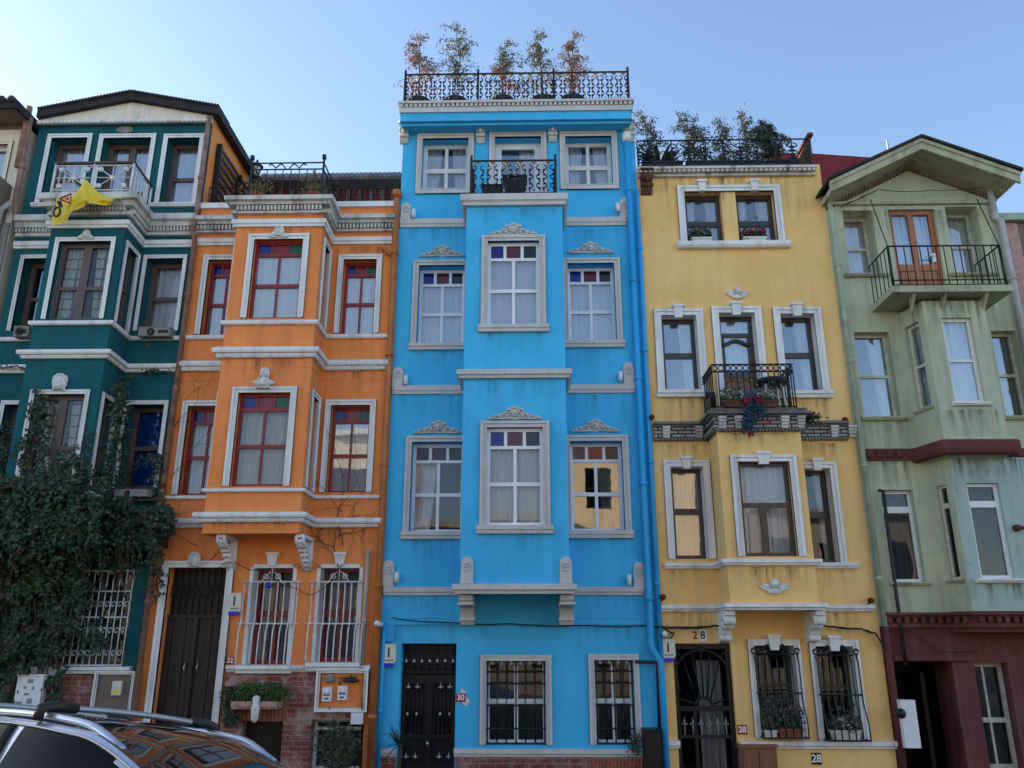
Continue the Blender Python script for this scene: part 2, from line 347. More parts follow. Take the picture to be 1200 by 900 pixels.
def wavy(mb, f, u0, u1, z0, z1, d, amp=.025, waves=None, gather=0):
    L = u1-u0; n = max(8, int(L/.018)); waves = waves or max(3, L/.11); ph = random.random()*6; vs = []
    for j in range(2):
        for i in range(n+1):
            t = i/n; uu = u0+L*t
            if j == 0 and gather: uu = u0+L*(t*(1-abs(gather)) + (abs(gather) if gather > 0 else 0))
            vs.append(f.p(uu, d+amp*math.sin(waves*2*math.pi*t+ph+.6*math.sin(5*t)), z1 if j else z0))
    mb.add(vs, [(i, i+1, n+2+i, n+1+i) for i in range(n)], True)
def crest(mb, f, uc, z, w, h, d=.02):
    def P(u, dd, zz): return f.p(uc+u*w, d+dd, z+zz*h)
    r = h*.11
    mb.ell(P(0, .01, .48), h*.26, .03, h*.30, 10, 6); mb.ell(P(0, .03, .5), h*.14, .03, h*.17, 8, 5)
    for k in range(9):
        a = math.pi*(k-.0)/8; mb.ell(P(.24*h/w*1.3*math.cos(a), .01, .52+.40*math.sin(a)), r, .02, r, 6, 4)
    for s in (-1, 1):
        for (cu, cz, rr, t0, t1) in ((.17, .30, .24, -.3, 4.4), (.29, .20, .17, 0, 4.6), (.39, .13, .12, .3, 4.8), (.46, .07, .07, 0, 5), (.12, .72, .12, -1, 3.4)):
            pts = []
            for i in range(9):
                a = t0+(t1-t0)*i/8; q = rr*(1-.55*i/8); pts.append(P(s*(cu+q*math.cos(a)*h/w), .015, cz+q*math.sin(a)))
            mb.tube(pts, r*.62, 5)
            mb.ell(P(s*cu, .015, cz), r*.75, .02, r*.75, 6, 4)
        mb.tube([P(s*.06, .005, .06), P(s*.3, .01, .03), P(s*.5, 0, .02)], r*.6, 5)
    f.box(mb, uc-.47*w, uc+.47*w, -.02, d, z-.002, z+.07*h)
    pl = [(-.47, .05), (.47, .05), (.46, .16), (.36, .22), (.30, .42), (.20, .48), (.15, .78), (.07, .95), (-.07, .95), (-.15, .78), (-.20, .48), (-.30, .42), (-.36, .22), (-.46, .16)]
    mb.prism([f.p(uc+a*w, -.01, z+b*h) for a, b in pl], f.p(0, .014, 0)-f.p(0, -.01, 0))
    for k in range(26):
        q = -.44+.88*((k*7) % 26)/25; hh = (.9-1.9*abs(q))*.9; mb.ell(P(q, .012, .1+max(.05, hh)*(((k*11) % 7)/8)), r*.55, .02, r*.55, 6, 4)
def keystone(mb, f, uc, z0, z1, w=.16, p=.08):
    a, b = w*.36, w*.5
    mb.hexa([f.p(uc-a, p, z0), f.p(uc+a, p, z0), f.p(uc+a, -.02, z0), f.p(uc-a, -.02, z0), f.p(uc-b, p+.02, z1), f.p(uc+b, p+.02, z1), f.p(uc+b, -.02, z1), f.p(uc-b, -.02, z1)])
    f.box(mb, uc-b-.015, uc+b+.015, -.02, p+.035, z1-.035, z1+.004)
def trimframe(mb, f, u0, u1, z0, z1, w, p, sides='lrt', wb=None):
    e = .003; u0 += e; u1 -= e; z1 -= e; z0 += e
    for (ww, i0, pp) in ((w, 0, p*.62), (w*.42, w*.58, p), (w*.16, 0, p*.85)):
        o = i0+ww
        if 'l' in sides: f.box(mb, u0-o, u0-i0, -.02, pp, z0-(0 if 'b' not in sides else o), z1+o)
        if 'r' in sides: f.box(mb, u1+i0, u1+o, -.02, pp, z0-(0 if 'b' not in sides else o), z1+o)
        if 't' in sides: f.box(mb, u0-i0+.002, u1+i0-.002, -.02, pp-.001, z1+i0, z1+o-.001)
        if 'b' in sides: f.box(mb, u0-i0+.002, u1+i0-.002, -.02, pp-.001, z0-o+.001, z0-i0)
def window(h, f, u0, u1, z0, z1, frame='white_frame', r=.16, fw=.055, vb=(), hb=(), bw=.035, trim=None, tw=.1, tp=.05, tsides='lrt',
           curtain=None, cmat='curtain', cext=(0, 1), pane='glass', stained=None, stz=None, crest_=None, crestmat='grey_trim', keys=None, name='window', sill=None, sillmat=None, reveal=None, zwin=None, revmat=None, fd=.06):
    """vb: (ufrac, z0frac, z1frac) ; hb: (zfrac, u0frac, u1frac, width)"""
    f.holes.append((u0, u1, z0, z1, r+.05))
    mb = MB(); L, H = u1-u0, z1-z0; d0, d1 = -r-fd, -r
    e = .012
    f.box(mb, u0-e, u0+fw, d0, d1, z0-e, z1+e); f.box(mb, u1-fw, u1+e, d0, d1, z0-e, z1+e)
    f.box(mb, u0+fw-.002, u1-fw+.002, d0, d1-.002, z1-fw, z1+e); f.box(mb, u0+fw-.002, u1-fw+.002, d0, d1-.002, z0-e, z0+fw)
    for v in vb:
        b = v[3] if len(v) > 3 else bw; uc = u0+L*v[0]; f.box(mb, uc-b/2, uc+b/2, d0+.012, d1-.006, z0+H*v[1], z0+H*v[2])
    for v in hb:
        b = v[3] if len(v) > 3 else bw*1.3; zc = z0+H*v[0]; a0 = v[1] if len(v) > 2 else 0; a1 = v[2] if len(v) > 2 else 1
        f.box(mb, u0+L*a0+.01, u1-L*(1-a1)-.01, d0+.008, d1-.003, zc-b/2, zc+b/2)
    w = h.part(name, mb, frame)
    g = MB(); dd = (d0+d1)/2; gt = z1 if not stained else z0+H*stz
    g.quad(f.p(u0, dd, z0), f.p(u1, dd, z0), f.p(u1, dd, gt), f.p(u0, dd, gt)); h.part('pane', g, pane, w)
    if stained:
        n = len(stained)
        for i, c in enumerate(stained):
            q = MB(); a = u0+fw*.6+(L-1.2*fw)*i/n; b = u0+fw*.6+(L-1.2*fw)*(i+1)/n
            q.quad(f.p(a, dd+.004, gt), f.p(b, dd+.004, gt), f.p(b, dd+.004, z1), f.p(a, dd+.004, z1)); h.part('coloured_pane', q, c, w)
    if curtain:
        cb = MB(); cd = -r-fd-.07; a, b = u0-.05, u1+.05; zt = z1 if not stained else gt-.02
        zt, zb = z0+(zt-z0)*cext[1]+.02, z0+(zt-z0)*cext[0]-.04
        if curtain == 'blind': cd = -r-fd-.02
        if curtain == 'full': wavy(cb, f, a, b, zb, zt, cd)
        elif curtain == 'two':
            wavy(cb, f, a, a+L*.46, zb, zt, cd, gather=-.25); wavy(cb, f, b-L*.46, b, zb, zt, cd, gather=.25)
        elif curtain == 'left': wavy(cb, f, a, a+L*.55, zb, zt, cd, gather=-.3)
        elif curtain == 'right': wavy(cb, f, b-L*.55, b, zb, zt, cd, gather=.3)
        elif curtain == 'blind': cb.quad(f.p(a, cd, zb), f.p(b, cd, zb), f.p(b, cd, zt), f.p(a, cd, zt))
        h.part('curtain', cb, cmat, w)
    if trim:
        t = MB(); trimframe(t, f, u0, u1, z0, z1, tw, tp, tsides); h.part('surround', t, trim, w)
    if revmat:
        t = MB(); rr = r-.002
        f.box(t, u0-.05, u0+.006, -rr, .004, z0, z1); f.box(t, u1-.006, u1+.05, -rr, .004, z0, z1); f.box(t, u0+.006, u1-.006, -rr, .004, z1-.006, z1+.05)
        h.part('reveal', t, revmat, w)
    if sill:
        t = MB(); sw, sh, sp = sill; pr = [(-.05, z0-sh), (sp*.7, z0-sh), (sp*.8, z0-sh*.6), (sp, z0-sh*.5), (sp, z0-.004), (-.05, z0+.004)]
        A = f.p(u0-sw, 0, 0); B_ = f.p(u1+sw, 0, 0); sweep(t, [(A.x, A.y), (B_.x, B_.y)], pr); h.part('sill', t, sillmat or trim or frame, w)
    if sill and trim:
        drips(h, f, u0-.12, u1+.12, z0-sill[1]-.004, random.uniform(.35, .8), 'stain_light' if h.mat == 'blue' else 'stain')
    if crest_:
        t = MB(); crest(t, f, (u0+u1)/2, crest_[0], crest_[1], crest_[2]); h.part('crest', t, crestmat, w)
    if keys:
        t = MB(); keystone(t, f, (u0+u1)/2, keys[0], keys[1], keys[2] if len(keys) > 2 else .16); h.part('keystone', t, trim or 'white_trim', w)
    return w
STN = [0]
def drips(h, f, u0, u1, z, L, amt='stain'):
    mb = MB(); STN[0] += 1; d = .0035+.0006*(STN[0] % 4); mb.quad(f.p(u0, d, z-L), f.p(u1, d, z-L), f.p(u1, d, z), f.p(u0, d, z)); return h.part('rain_stain', mb, amt)
def bayframes(P):     # plan points -> frames for each segment
    out = []
    for a, b in zip(P, P[1:]):
        f = FR(a, (b[0]-a[0], b[1]-a[1])); f.L = (Vector(b)-Vector(a)).length; out.append(f)
    return out
def downpipe(h, pts, r, mat, clips=True, name='downpipe', parent=None):
    mb = MB(); mb.tube(pts, r, 10)
    if clips:
        for a, b in zip(pts, pts[1:]):
            a = Vector(a); b = Vector(b); L = (b-a).length; n = int(L/1.6)
            for i in range(n):
                q = a+(b-a)*((i+.6)/n); t = (b-a).normalized(); mb.tube([q-t*.03, q+t*.03], r*1.28, 10)
    return h.part(name, mb, mat, parent)
def lyre(mb, f, uc, w, z0, z1, d, r=.011, tilt=0):
    H = z1-z0
    for s in (-1, 1):
        pts = []
        for i in range(22):
            t = i/21; x = .25+.13*math.sin(t*3*2*math.pi+.6)
            pts.append(f.p(uc+s*w*x, d, z0+H*(.04+.84*t)))
        mb.tube(pts, r, 4)
        for t in (.12, .29, .46, .62, .80):
            q = .25+.10*math.sin(t*3*2*math.pi+.6); mb.ell(f.p(uc+s*w*(q+(.07 if int(t*12) % 2 else -.07)), d, z0+H*(.04+.84*t)), r*2.1, r*1.6, r*2.3, 6, 4)
    mb.ell(f.p(uc, d, z0+H*.08), w*.06, r*1.4, H*.025, 6, 4)
def rail_lyre(h, f, u0, u1, z0, z1, d, n, posts, post_z=.06, knob='bronze', sides=None):
    """ornamental wrought-iron rail; posts: list of u"""
    mb = MB(); kb = MB(); r = .013
    f.box(mb, u0, u1, d-.014, d+.014, z1-.022, z1); f.box(mb, u0, u1, d-.01, d+.01, z0, z0+.016)
    for u in posts: f.box(mb, u-.02, u+.02, d-.02, d+.02, z0-.04, z1+post_z); mb.ell(f.p(u, d, z1+post_z+.012), .024, .024, .024, 8, 5)
    w = (u1-u0)/n
    for i in range(n):
        uc = u0+w*(i+.5); lyre(mb, f, uc, w, z0+.015, z1-.02, d)
        for dx, dz in ((0, 0), (-.028, .0), (.028, 0), (0, -.03)): kb.ell(f.p(uc+dx, d+.005, z1-.05+dz), .018, .012, .016, 6, 4)
    o = h.part('railing', mb, 'iron')
    if knob: h.part('rosette', kb, knob, o)
    return o
def leafquad(mb, c, size, nrm, asp=.6, fold=.25):
    n = Vector(nrm).normalized(); a = n.orthogonal().normalized(); b = n.cross(a); an = random.random()*6.283
    a, b = a*math.cos(an)+b*math.sin(an), b*math.cos(an)-a*math.sin(an); c = Vector(c)
    L, w = size, size*asp
    mb.add([c, c+a*L*.35+b*w*.5+n*fold*w, c+a*L, c+a*L*.35-b*w*.5+n*fold*w], [(0, 1, 2), (0, 2, 3)])
def rv(s=1): return Vector((random.uniform(-s, s), random.uniform(-s, s), random.uniform(-s, s)))
def text_mesh(mb, s, f, uc, zc, size, d, bold=0):
    cu = bpy.data.curves.new('tmp', 'FONT'); cu.body = s; cu.size = size; cu.align_x = 'CENTER'; cu.align_y = 'CENTER'; cu.extrude = .002; cu.offset = bold
    o = bpy.data.objects.new('tmp', cu); C.objects.link(o); dg = bpy.context.evaluated_depsgraph_get(); me = bpy.data.meshes.new_from_object(o.evaluated_get(dg))
    mb.add([f.p(uc+v.co.x, d+v.co.z, zc+v.co.y) for v in me.vertices], [tuple(p.vertices) for p in me.polygons])
    bpy.data.objects.remove(o); bpy.data.curves.remove(cu); bpy.data.meshes.remove(me)
# =================================================================== shared house pieces
def bay(h, Yb, Xl, Xr, dx, z0, z1, ff, sides, mb=None, hole=True, soffit=True, cap=True):
    mb = mb or h.wallmb; ff.wall(mb, Xl, Xr, z0, z1)
    for f in sides: f.wall(mb, 0, f.L, z0, z1)
    a, b, c, d = (Xl-dx, 0), (Xl, Yb), (Xr, Yb), (Xr+dx, 0)
    if soffit: mb.quad((a[0], a[1], z0), (d[0], d[1], z0), (c[0], c[1], z0), (b[0], b[1], z0))
    if cap: mb.quad((a[0], a[1], z1), (b[0], b[1], z1), (c[0], c[1], z1), (d[0], d[1], z1))
    if hole: h.F0.holes.append((Xl-dx+.06, Xr+dx-.06, z0+.06, z1-.06, 0))
def sideframes(Xl, Xr, dx, Yb):
    l = FR((Xl-dx, 0), (dx, Yb)); r = FR((Xr, Yb), (dx, -Yb)); L = math.hypot(dx, Yb); l.L = r.L = L; return l, r
def fullpath(h, Xl, Xr, dx, Yb, e0=.0, e1=.0): return [(h.X0+e0, 0), (Xl-dx, 0), (Xl, Yb), (Xr, Yb), (Xr+dx, 0), (h.X1-e1, 0)]
def avg(*a): return sum(a)/len(a)
# =================================================================== TEAL HOUSE
TX0, TX1 = X(38, 190), X(212, 430)
teal = House('teal_house', TX0, TX1, 'dark teal house with brown windows and gabled top floor, partly covered in ivy', 'teal', Z(147, 146))
Yb = -.74; Fb = F(Yb)
Xl = avg(X(61, 269, Yb), X(34.5, 396, Yb), X(30, 435, Yb)); Xr = avg(X(146, 269, Yb), X(129, 396, Yb), X(120, 435, Yb))
dx = avg(X(167, 297), X(151.5, 405), X(141, 444))-Xr
zb0, zb1 = Z(75, 622, Yb), Z(110, 234, Yb)
# top-floor windows
RV = .22
for (x0, x1, y0, y1, kind) in ((54, 97, 162, 239, 'w'), (187+5, 230, 162, 239, 'w'), (115, 172, 162, 246, 'd')):
    a, b, c, d = RC(x0, x1, y0, y1)
    if kind == 'w': window(teal, teal.F0, a, b, c, d, 'brown_frame', RV, .07, hb=((.46, 0, 1, .07),), trim='white_trim', tw=.085, tp=.035, cmat='curtain_blue', curtain='full', pane='glass_strong', sill=(.13, .07, .08))
    else: window(teal, teal.F0, a, b, c, d, 'brown_frame', RV, .08, vb=((.5, 0, 1, .13),), hb=((.3, 0, 1, .1),), trim='white_trim', tw=.085, tp=.035, curtain='full', cmat='curtain_blue', pane='glass_strong', name='balcony_door')
sl, sr = sideframes(Xl, Xr, dx, Yb)
# bay first upper floor / lower floor
for (x0, x1, y0, y1) in ((62, 124, 283, 374), (31.5, 92, 462, 570)):
    a, b, c, d = RC(x0, x1, y0, y1, Yb)
    window(teal, Fb, a, b, c, d, 'brown_frame', .1, .07, vb=((.5, 0, 1, .14),), hb=((.42, 0, 1, .07),), trim='white_trim', tw=.075, tp=.03, curtain='two', cmat='curtain_check', pane='glass_low')
    for f in (sl, sr): window(teal, f, f.L*.2, f.L*.8, c, d, 'brown_frame', .08, .06, hb=((.5, 0, 1, .06),), trim='white_trim', tw=.07, tp=.03, curtain='full', cmat='curtain_grey')
for (x0, x1, y0, y1, cm) in ((167, 210, 303, 388, 'curtain_blue'), (144, 187, 474, 572, 'curtain_deep')):
    a, b, c, d = RC(x0, x1, y0, y1)
    window(teal, teal.F0, a, b, c, d, 'brown_frame', RV, .08, hb=((.5, 0, 1, .07),), trim='white_trim', tw=.07, tp=.03, curtain='full', cmat=cm, pane='glass_low')
for (x0, x1, y0, y1) in ((21, 60, 303, 388), (-3, 40, 474, 572)):
    a, b, c, d = RC(x0, x1, y0, y1)
    b = min(b, Xl-dx-.12)
    window(teal, teal.F0, a, b, c, d, 'brown_frame', RV, .08, hb=((.5, 0, 1, .07),), trim='white_trim', tw=.07, tp=.03, curtain='right', cmat='curtain_cream', pane='glass')
bay(teal, Yb, Xl, Xr, dx, zb0, zb1, Fb, (sl, sr))
# barred ground-floor window
a, b, c, d = RC(62, 152, 668, 781)
window(teal, teal.F0, a, b, c, d, 'brown_frame', .2, .06, vb=((.5, 0, 1),), curtain='full', cmat='curtain_grey', pane='glass_dim', sill=(.15, .1, .12), sillmat='white_trim')
g = MB()
for i in range(13):
    u = a+(b-a)*i/12; g.tube([teal.F0.p(u, .07, c), teal.F0.p(u, .07, d)], .011, 5)
for z in (c+.02, c+(d-c)*.5, c+(d-c)*.77, d-.02): g.tube([teal.F0.p(a, .075, z), teal.F0.p(b, .075, z)], .012, 5)
for i in range(6):
    uc = a+(b-a)*(i*2+1)/12
    for z in (c+(d-c)*.13, c+(d-c)*.36, c+(d-c)*.63):
        for s in (-1, 1): g.tube([teal.F0.p(uc+s*.05+.045*math.cos(t*.7)*(1-t/12), .07, z+.06*math.sin(t*.7)*(1-t/12)) for t in range(10)], .008, 4)
teal.part('window_grille', g, 'white_iron')
teal.finish(0)
P = fullpath(teal, Xl, Xr, dx, Yb)
t = MB()
zt = Z(110, 232, Yb); moulding(t, P, Z(110, 243.5, Yb), zt, .20, 'band'); dentils(t, P, -.01, .11, Z(110, 250, Yb), Z(110, 245, Yb), .06)
moulding(t, P, Z(110, 245, Yb)+.001, Z(110, 243.5, Yb)-.001, .13, 'flat'); moulding(t, P, Z(110, 254, Yb), Z(110, 250, Yb), .07, 'flat'); teal.part('dentil_cornice', t, 'old_trim')
t = MB(); moulding(t, P, Z(110, 268, Yb), Z(110, 260, Yb), .07, 'band'); teal.part('string_course', t, 'white_trim')
t = MB(); moulding(t, P, Z(80, 381.5, Yb), Z(80, 377, Yb), .06, 'sill'); teal.part('sill_band', t, 'white_trim')
t = MB(); moulding(t, P, Z(75, 421, Yb), Z(75, 411.5, Yb), .12, 'round'); teal.part('string_course', t, 'white_trim')
t = MB(); moulding(t, P, Z(60, 578, Yb), Z(60, 574, Yb), .06, 'sill'); teal.part('sill_band', t, 'white_trim')
t = MB(); moulding(t, P, Z(60, 612, Yb), Z(60, 602, Yb), .12, 'round'); teal.part('string_course', t, 'white_trim')
t = MB(); crest(t, Fb, X(103, 273, Yb), Z(103, 281, Yb), .28, .17, .03); teal.part('shell_ornament', t, 'stone')
def mask(mb, f, u, z, s):
    mb.ell(f.p(u, .06, z), s*.42, s*.3, s*.5, 12, 8); mb.ell(f.p(u, .06+s*.26, z-s*.02), s*.07, s*.12, s*.12, 6, 5)
    for k in (-1, 1):
        mb.ell(f.p(u+k*s*.17, .06+s*.24, z+s*.10), s*.09, s*.04, s*.04, 6, 4); mb.ell(f.p(u+k*s*.24, .06+s*.15, z-s*.12), s*.12, s*.09, s*.12, 6, 4)
        for i in range(6): mb.ell(f.p(u+k*s*(.38+.05*math.sin(i)), .05, z+s*(.42-.17*i)), s*.12, s*.16, s*.11, 6, 4)
    for i in range(7): a_ = math.pi*i/6; mb.ell(f.p(u+s*.36*math.cos(a_), .07, z+s*(.28+.28*math.sin(a_))), s*.12, s*.14, s*.12, 6, 4)
    mb.ell(f.p(u, .06+s*.24, z-s*.24), s*.13, s*.06, s*.04, 6, 4)
t = MB(); mask(t, Fb, X(72, 450, Yb), Z(72, 450, Yb), .24); teal.part('face_ornament', t, 'stone')
t = MB(); zc = Z(147, 153); uc = X(147, 153); t.tube([(uc+.14*math.cos(i*math.pi/8), -.02, zc+.055*math.sin(i*math.pi/8)) for i in range(17)], .018, 6); t.ell((uc, -.01, zc), .12, .02, .045); teal.part('vent', t, 'cement')
# gable, roof
zE, zA = Z(147, 137), Z(150, 119); xa = X(151, 125); z_t = teal.ztop
t = MB(); t.prism([(TX0, -.06, z_t), (TX1, -.06, z_t), (TX1+.02, -.06, zE-.02), (xa, -.06, zA+.05), (TX0-.02, -.06, zE-.02)], (0, .25, 0)); teal.part('gable', t, 'cream')
t = MB(); n = 40
for i in range(n): uc = TX0+(TX1-TX0)*(i+.5)/n; t.lathe((uc, -.09, z_t-.03), [(.035, 0), (.045, .03), (.035, .06)], 8)
teal.part('scalloped_trim', t, 'white_trim')
t = MB(); Yo = -.16; lo = [(X(43, 133, Yo), Z(150, 135.5, Yo)), (X(152, 117, Yo), Z(150, 116, Yo)), (X(256, 134, Yo), Z(150, 135, Yo))]; th = Z(150, 105.5, Yo)-Z(150, 116, Yo)
t.prism([(lo[0][0], Yo, lo[0][1]), (lo[1][0], Yo, lo[1][1]), (lo[2][0], Yo, lo[2][1]), (lo[2][0], Yo, lo[2][1]+th*.8), (lo[1][0], Yo, lo[1][1]+th), (lo[0][0], Yo, lo[0][1]+th*.8)], (0, 7.2, 0))
ro = teal.part('roof', t, 'roof_dark')
t = MB()
for i in range(30):
    for s, (e0, e1) in enumerate(((lo[0], lo[1]), (lo[1], lo[2]))):
        q = (i+.5)/30; xx = e0[0]+(e1[0]-e0[0])*q; zz = e0[1]+(e1[1]-e0[1])*q+th*.86; t.tube([(xx, Yo-.03, zz), (xx, 0.4, zz)], .03, 6)
teal.part('roof_tiles', t, 'roof_dark', ro)
t = MB(); t.box(TX1+.001, TX1+.012, .02, 7, Z(240, 262), z_t); t.prism([(TX1+.001, .02, z_t), (TX1+.001, .02, zE), (TX1+.001, 7, zE), (TX1+.001, 7, z_t)], (.011, 0, 0)); teal.part('side_wall', t, 'orange')
# balcony railing (white tubes with crossed bars and discs)
zr0, zr1 = Z(110, 231, Yb)+.02, Z(110, 191.5, Yb-.1); f = F(Yb-.08); L0, L1 = X(66, 212, Yb), X(157, 212, Yb)
t = MB(); tr = MB()
for u in (L0, (L0+L1)/2, L1): t.tube([f.p(u, 0, zr0), f.p(u, 0, zr1)], .022, 8)
for z in (zr1-.03, zr0+.07): t.tube([f.p(L0, 0, z), f.p(L1, 0, z)], .012, 6)
tr.box(L0-.03, L1+.03, Yb-.11, Yb-.05, zr1, zr1+.035)
for a, b in ((L0, (L0+L1)/2), ((L0+L1)/2, L1)):
    A, B_, z0, z1 = a+.04, b-.04, zr0+.09, zr1-.05; m = (A+B_)/2; zm = (z0+z1)/2
    for p, q in (((A, z0), (B_, z1)), ((A, z1), (B_, z0)), ((m, z0), (m, z1)), ((A, zm), (B_, zm))): t.tube([f.p(p[0], 0, p[1]), f.p(q[0], 0, q[1])], .010, 5)
    for p in ((m, zm), (A+.08, z1-.06), (B_-.08, z1-.06), (A+.08, z0+.06), (B_-.08, z0+.06)): t.tube([f.p(p[0], -.012, p[1]), f.p(p[0], .016, p[1])], .048, 12)
for Xs, s in ((L0, -1), (L1, 1)):
    y0, y1 = Yb-.08, -.03; Xe = Xs+s*dx*.9
    for k in range(7): q = k/6; t.tube([(Xs+(Xe-Xs)*q, y0+(y1-y0)*q, zr0), (Xs+(Xe-Xs)*q, y0+(y1-y0)*q, zr1)], .022 if k in (0, 6) else .012, 6)
    for z in (zr1-.03, zr0+.07): t.tube([(Xs, y0, z), (Xe, y1, z)], .012, 6)
    tr.tube([(Xs, y0, zr1+.018), (Xe, y1, zr1+.018)], .025, 8)
ra = teal.part('balcony_railing', t, 'white_iron'); teal.part('handrail', tr, 'pipe_brown', ra)
# base: red band, meter niche
t = MB(); t.box(TX0, TX1-.05, -.03, .0, 0, Z(150, 789)); teal.part('base_wall', t, 'brick_worn')
a, b, c, d = RC(115, 155, 790, 834)
t = MB(); trimframe(t, teal.F0, a, b, c, d, .05, .1, 'lrtb'); n_ = teal.part('meter_niche', t, 'white_trim'); t = MB(); t.box(a, b, -.045, -.032, c, d); teal.part('niche_back', t, 'brown_plaster', n_)
t = MB(); u = X(140, 806); z = Z(140, 806); t.box(u-.07, u+.07, -.10, -.046, z-.1, z+.1); m_ = teal.part('gas_meter', t, 'plastic_cream', n_)
t = MB(); t.box(u-.045, u+.045, -.104, -.101, z-.07, z-.01); teal.part('yellow_plate', t, 'plastic_yellow', m_)
downpipe(teal, [(TX0-.12, -.12, Z(45, 142)), (TX0-.1, -.1, Z(30, 240)), (TX0-.04, -.05, Z(25, 262))], .05, 'pipe_rust')
downpipe(teal, [(TX1-.03, -.09, Z(250, 140)), (TX1-.03, -.09, Z(230, 262)), (TX1+.0, -.30, Z(228, 275)), (TX1-.0, -.09, Z(226, 285)), (TX1, -.09, .1)], .045, 'pipe_rust')
# =================================================================== ORANGE HOUSE
OX0, OX1 = TX1, X(457, 500)
org = House('orange_house', OX0, OX1, 'orange house with red window frames and chamfered bay beside the blue house', 'orange', Z(300, 240.5))
Yb = -.67; Fb = F(Yb)
Xl = avg(X(278.5, 266, Yb), X(264, 379.5, Yb), X(241.4, 573, Yb)); Xr = avg(X(376.6, 266, Yb), X(370, 379.5, Yb), X(354.7, 573, Yb))
dx = avg(X(389.5, 288), X(381, 382), X(366, 577))-Xr
zb0, zb1 = Z(300, 625, Yb), Z(325, 236, Yb); sl, sr = sideframes(Xl, Xr, dx, Yb)
VB = ((.5, 0, .83),); HBs = ((.83, 0, 1, .06), (.43, 0, 1, .06)); ST = ['stain_blue', 'stain_red', 'stain_green']
VB2 = VB+((.333, .83, 1, .03), (.667, .83, 1, .03))
for (x0, x1, y0, y1, cu, cm) in ((294, 352.5, 281, 373, 'blind', 'blind'), (274.5, 337, 460.5, 570, 'full', 'curtain_grey')):
    a, b, c, d = RC(x0, x1, y0, y1, Yb); up = y0 < 400
    cm = 'blind' if up else 'curtain_cream'
    window(org, Fb, a, b, c, d, 'red_frame', .08, .05, vb=VB2, hb=HBs, trim='white_trim', tw=.1, tp=.05, stained=ST, stz=.85, curtain=cu, cmat=cm, pane='glass' if up else 'glass_low')
    for f in (sl, sr): window(org, f, f.L*.24, f.L*.76, c, d, 'red_frame', .07, .05, hb=HBs, trim='white_trim', tw=.085, tp=.045, stained=['stain_red'], stz=.85, curtain='blind', cmat='curtain_cream')
for (x0, x1, y0, y1, cu, cm) in ((400.5, 440, 304.5, 391, 'blind', 'blind'), (385, 432, 475, 577, 'blind', 'blind'), (240, 283, 305, 392, 'blind', 'curtain_cream'), (215, 262, 476, 580, 'full', 'curtain')):
    a, b, c, d = RC(x0, x1, y0, y1); b = min(b, Xl-dx-.1) if x0 < 300 else b
    window(org, org.F0, a, b, c, d, 'red_frame', .14, .05, vb=VB2, hb=HBs, trim='white_trim', tw=.095, tp=.05, stained=ST, stz=.85, curtain=cu, cmat=cm, pane='glass' if x0 in (400.5, 385, 240) else 'glass_low')
bay(org, Yb, Xl, Xr, dx, zb0, zb1, Fb, (sl, sr))
# ground floor
for k, (x0, x1, y0, y1) in enumerate(((292, 340, 665, 779), (372, 419, 665, 776))):
    a, b, c, d = RC(x0, x1, y0, y1)
    w = window(org, org.F0, a, b, c, d, 'red_frame', .26, .06, vb=((.5, 0, 1, .07),), hb=((.52, 0, 1, .09),), curtain='full', cmat='curtain', pane='glass_dim', sill=(.10, .12, .14), sillmat='white_trim', revmat='white_trim')
    t = MB(); keystone(t, org.F0, X((320, 399)[k], 655), Z(310, 663), Z(310, 648), .17, .05); org.part('keystone', t, 'white_trim', w)
    g = MB(); f = org.F0; A, B_ = a-.1, b+.1; zt, zb, zm = Z(320, 682), c-.06, Z(320, 731)
    for i in range(9):
        u = A+(B_-A)*i/8; g.tube([f.p(u, .05, zt), f.p(u, .06, zm+.02), f.p(u, .13, zm-.12), f.p(u, .15, zb+.12), f.p(u, .12, zb)], .011, 6)
    for z, dd in ((zt, .05), (zm, .065), (zb, .12)): g.tube([f.p(A-.05, dd, z), f.p(B_+.05, dd, z)], .013, 6)
    uc = (A+B_)/2
    for s in (-1, 1):
        g.tube([f.p(uc+s*(.02+.12*t/10), .05, zt+.15-.12*(t/10)**1.5) for t in range(0, 14)], .010, 5)
        g.tube([f.p(uc+s*(.09+.05*math.cos(t*.6)*(1-t/14)), .05, zt+.07+.06*math.sin(t*.6)*(1-t/14)) for t in range(12)], .009, 5)
    g.tube([f.p(uc, .05, zt), f.p(uc, .05, zt+.2)], .009, 5); org.part('window_grille', g, 'white_iron')
a, b, c, d = RC(184, 255, 665, 914)
org.F0.holes.append((a, b, .05, d, .20))
t = MB(); trimframe(t, org.F0, a, b, .0, d, .105, .06); org.part('door_surround', t, 'white_trim')
t = MB(); n = 9
for i in range(n): u0 = a+(b-a)*i/n; t.box(u0+.004, a+(b-a)*(i+1)/n-.004, .13+.01*(i % 2), .19, .05, Z(220, 722))
t.box(a-.01, b+.01, .19, .21, .05, d); t.box(a, b, .11, .15, Z(220, 724), Z(220, 720)); t.box((a+b)/2-.03, (a+b)/2+.03, .10, .15, .05, Z(220, 724))
dr = org.part('wooden_door', t, 'dark_door')
t = MB()
for i in range(9): u = a+(b-a)*(i+.5)/9; t.tube([(u, .15, Z(220, 720)), (u, .15, d)], .01, 5)
for i in range(3):
    for s in (-1, 1): t.tube([(a+(b-a)*(i+.5)/3+s*.1+.09*math.cos(q*.6)*(1-q/14), .14, Z(220, 693)+.15*math.sin(q*.6)*(1-q/14)) for q in range(12)], .009, 4)
org.part('transom_grille', t, 'iron', dr)
t = MB()
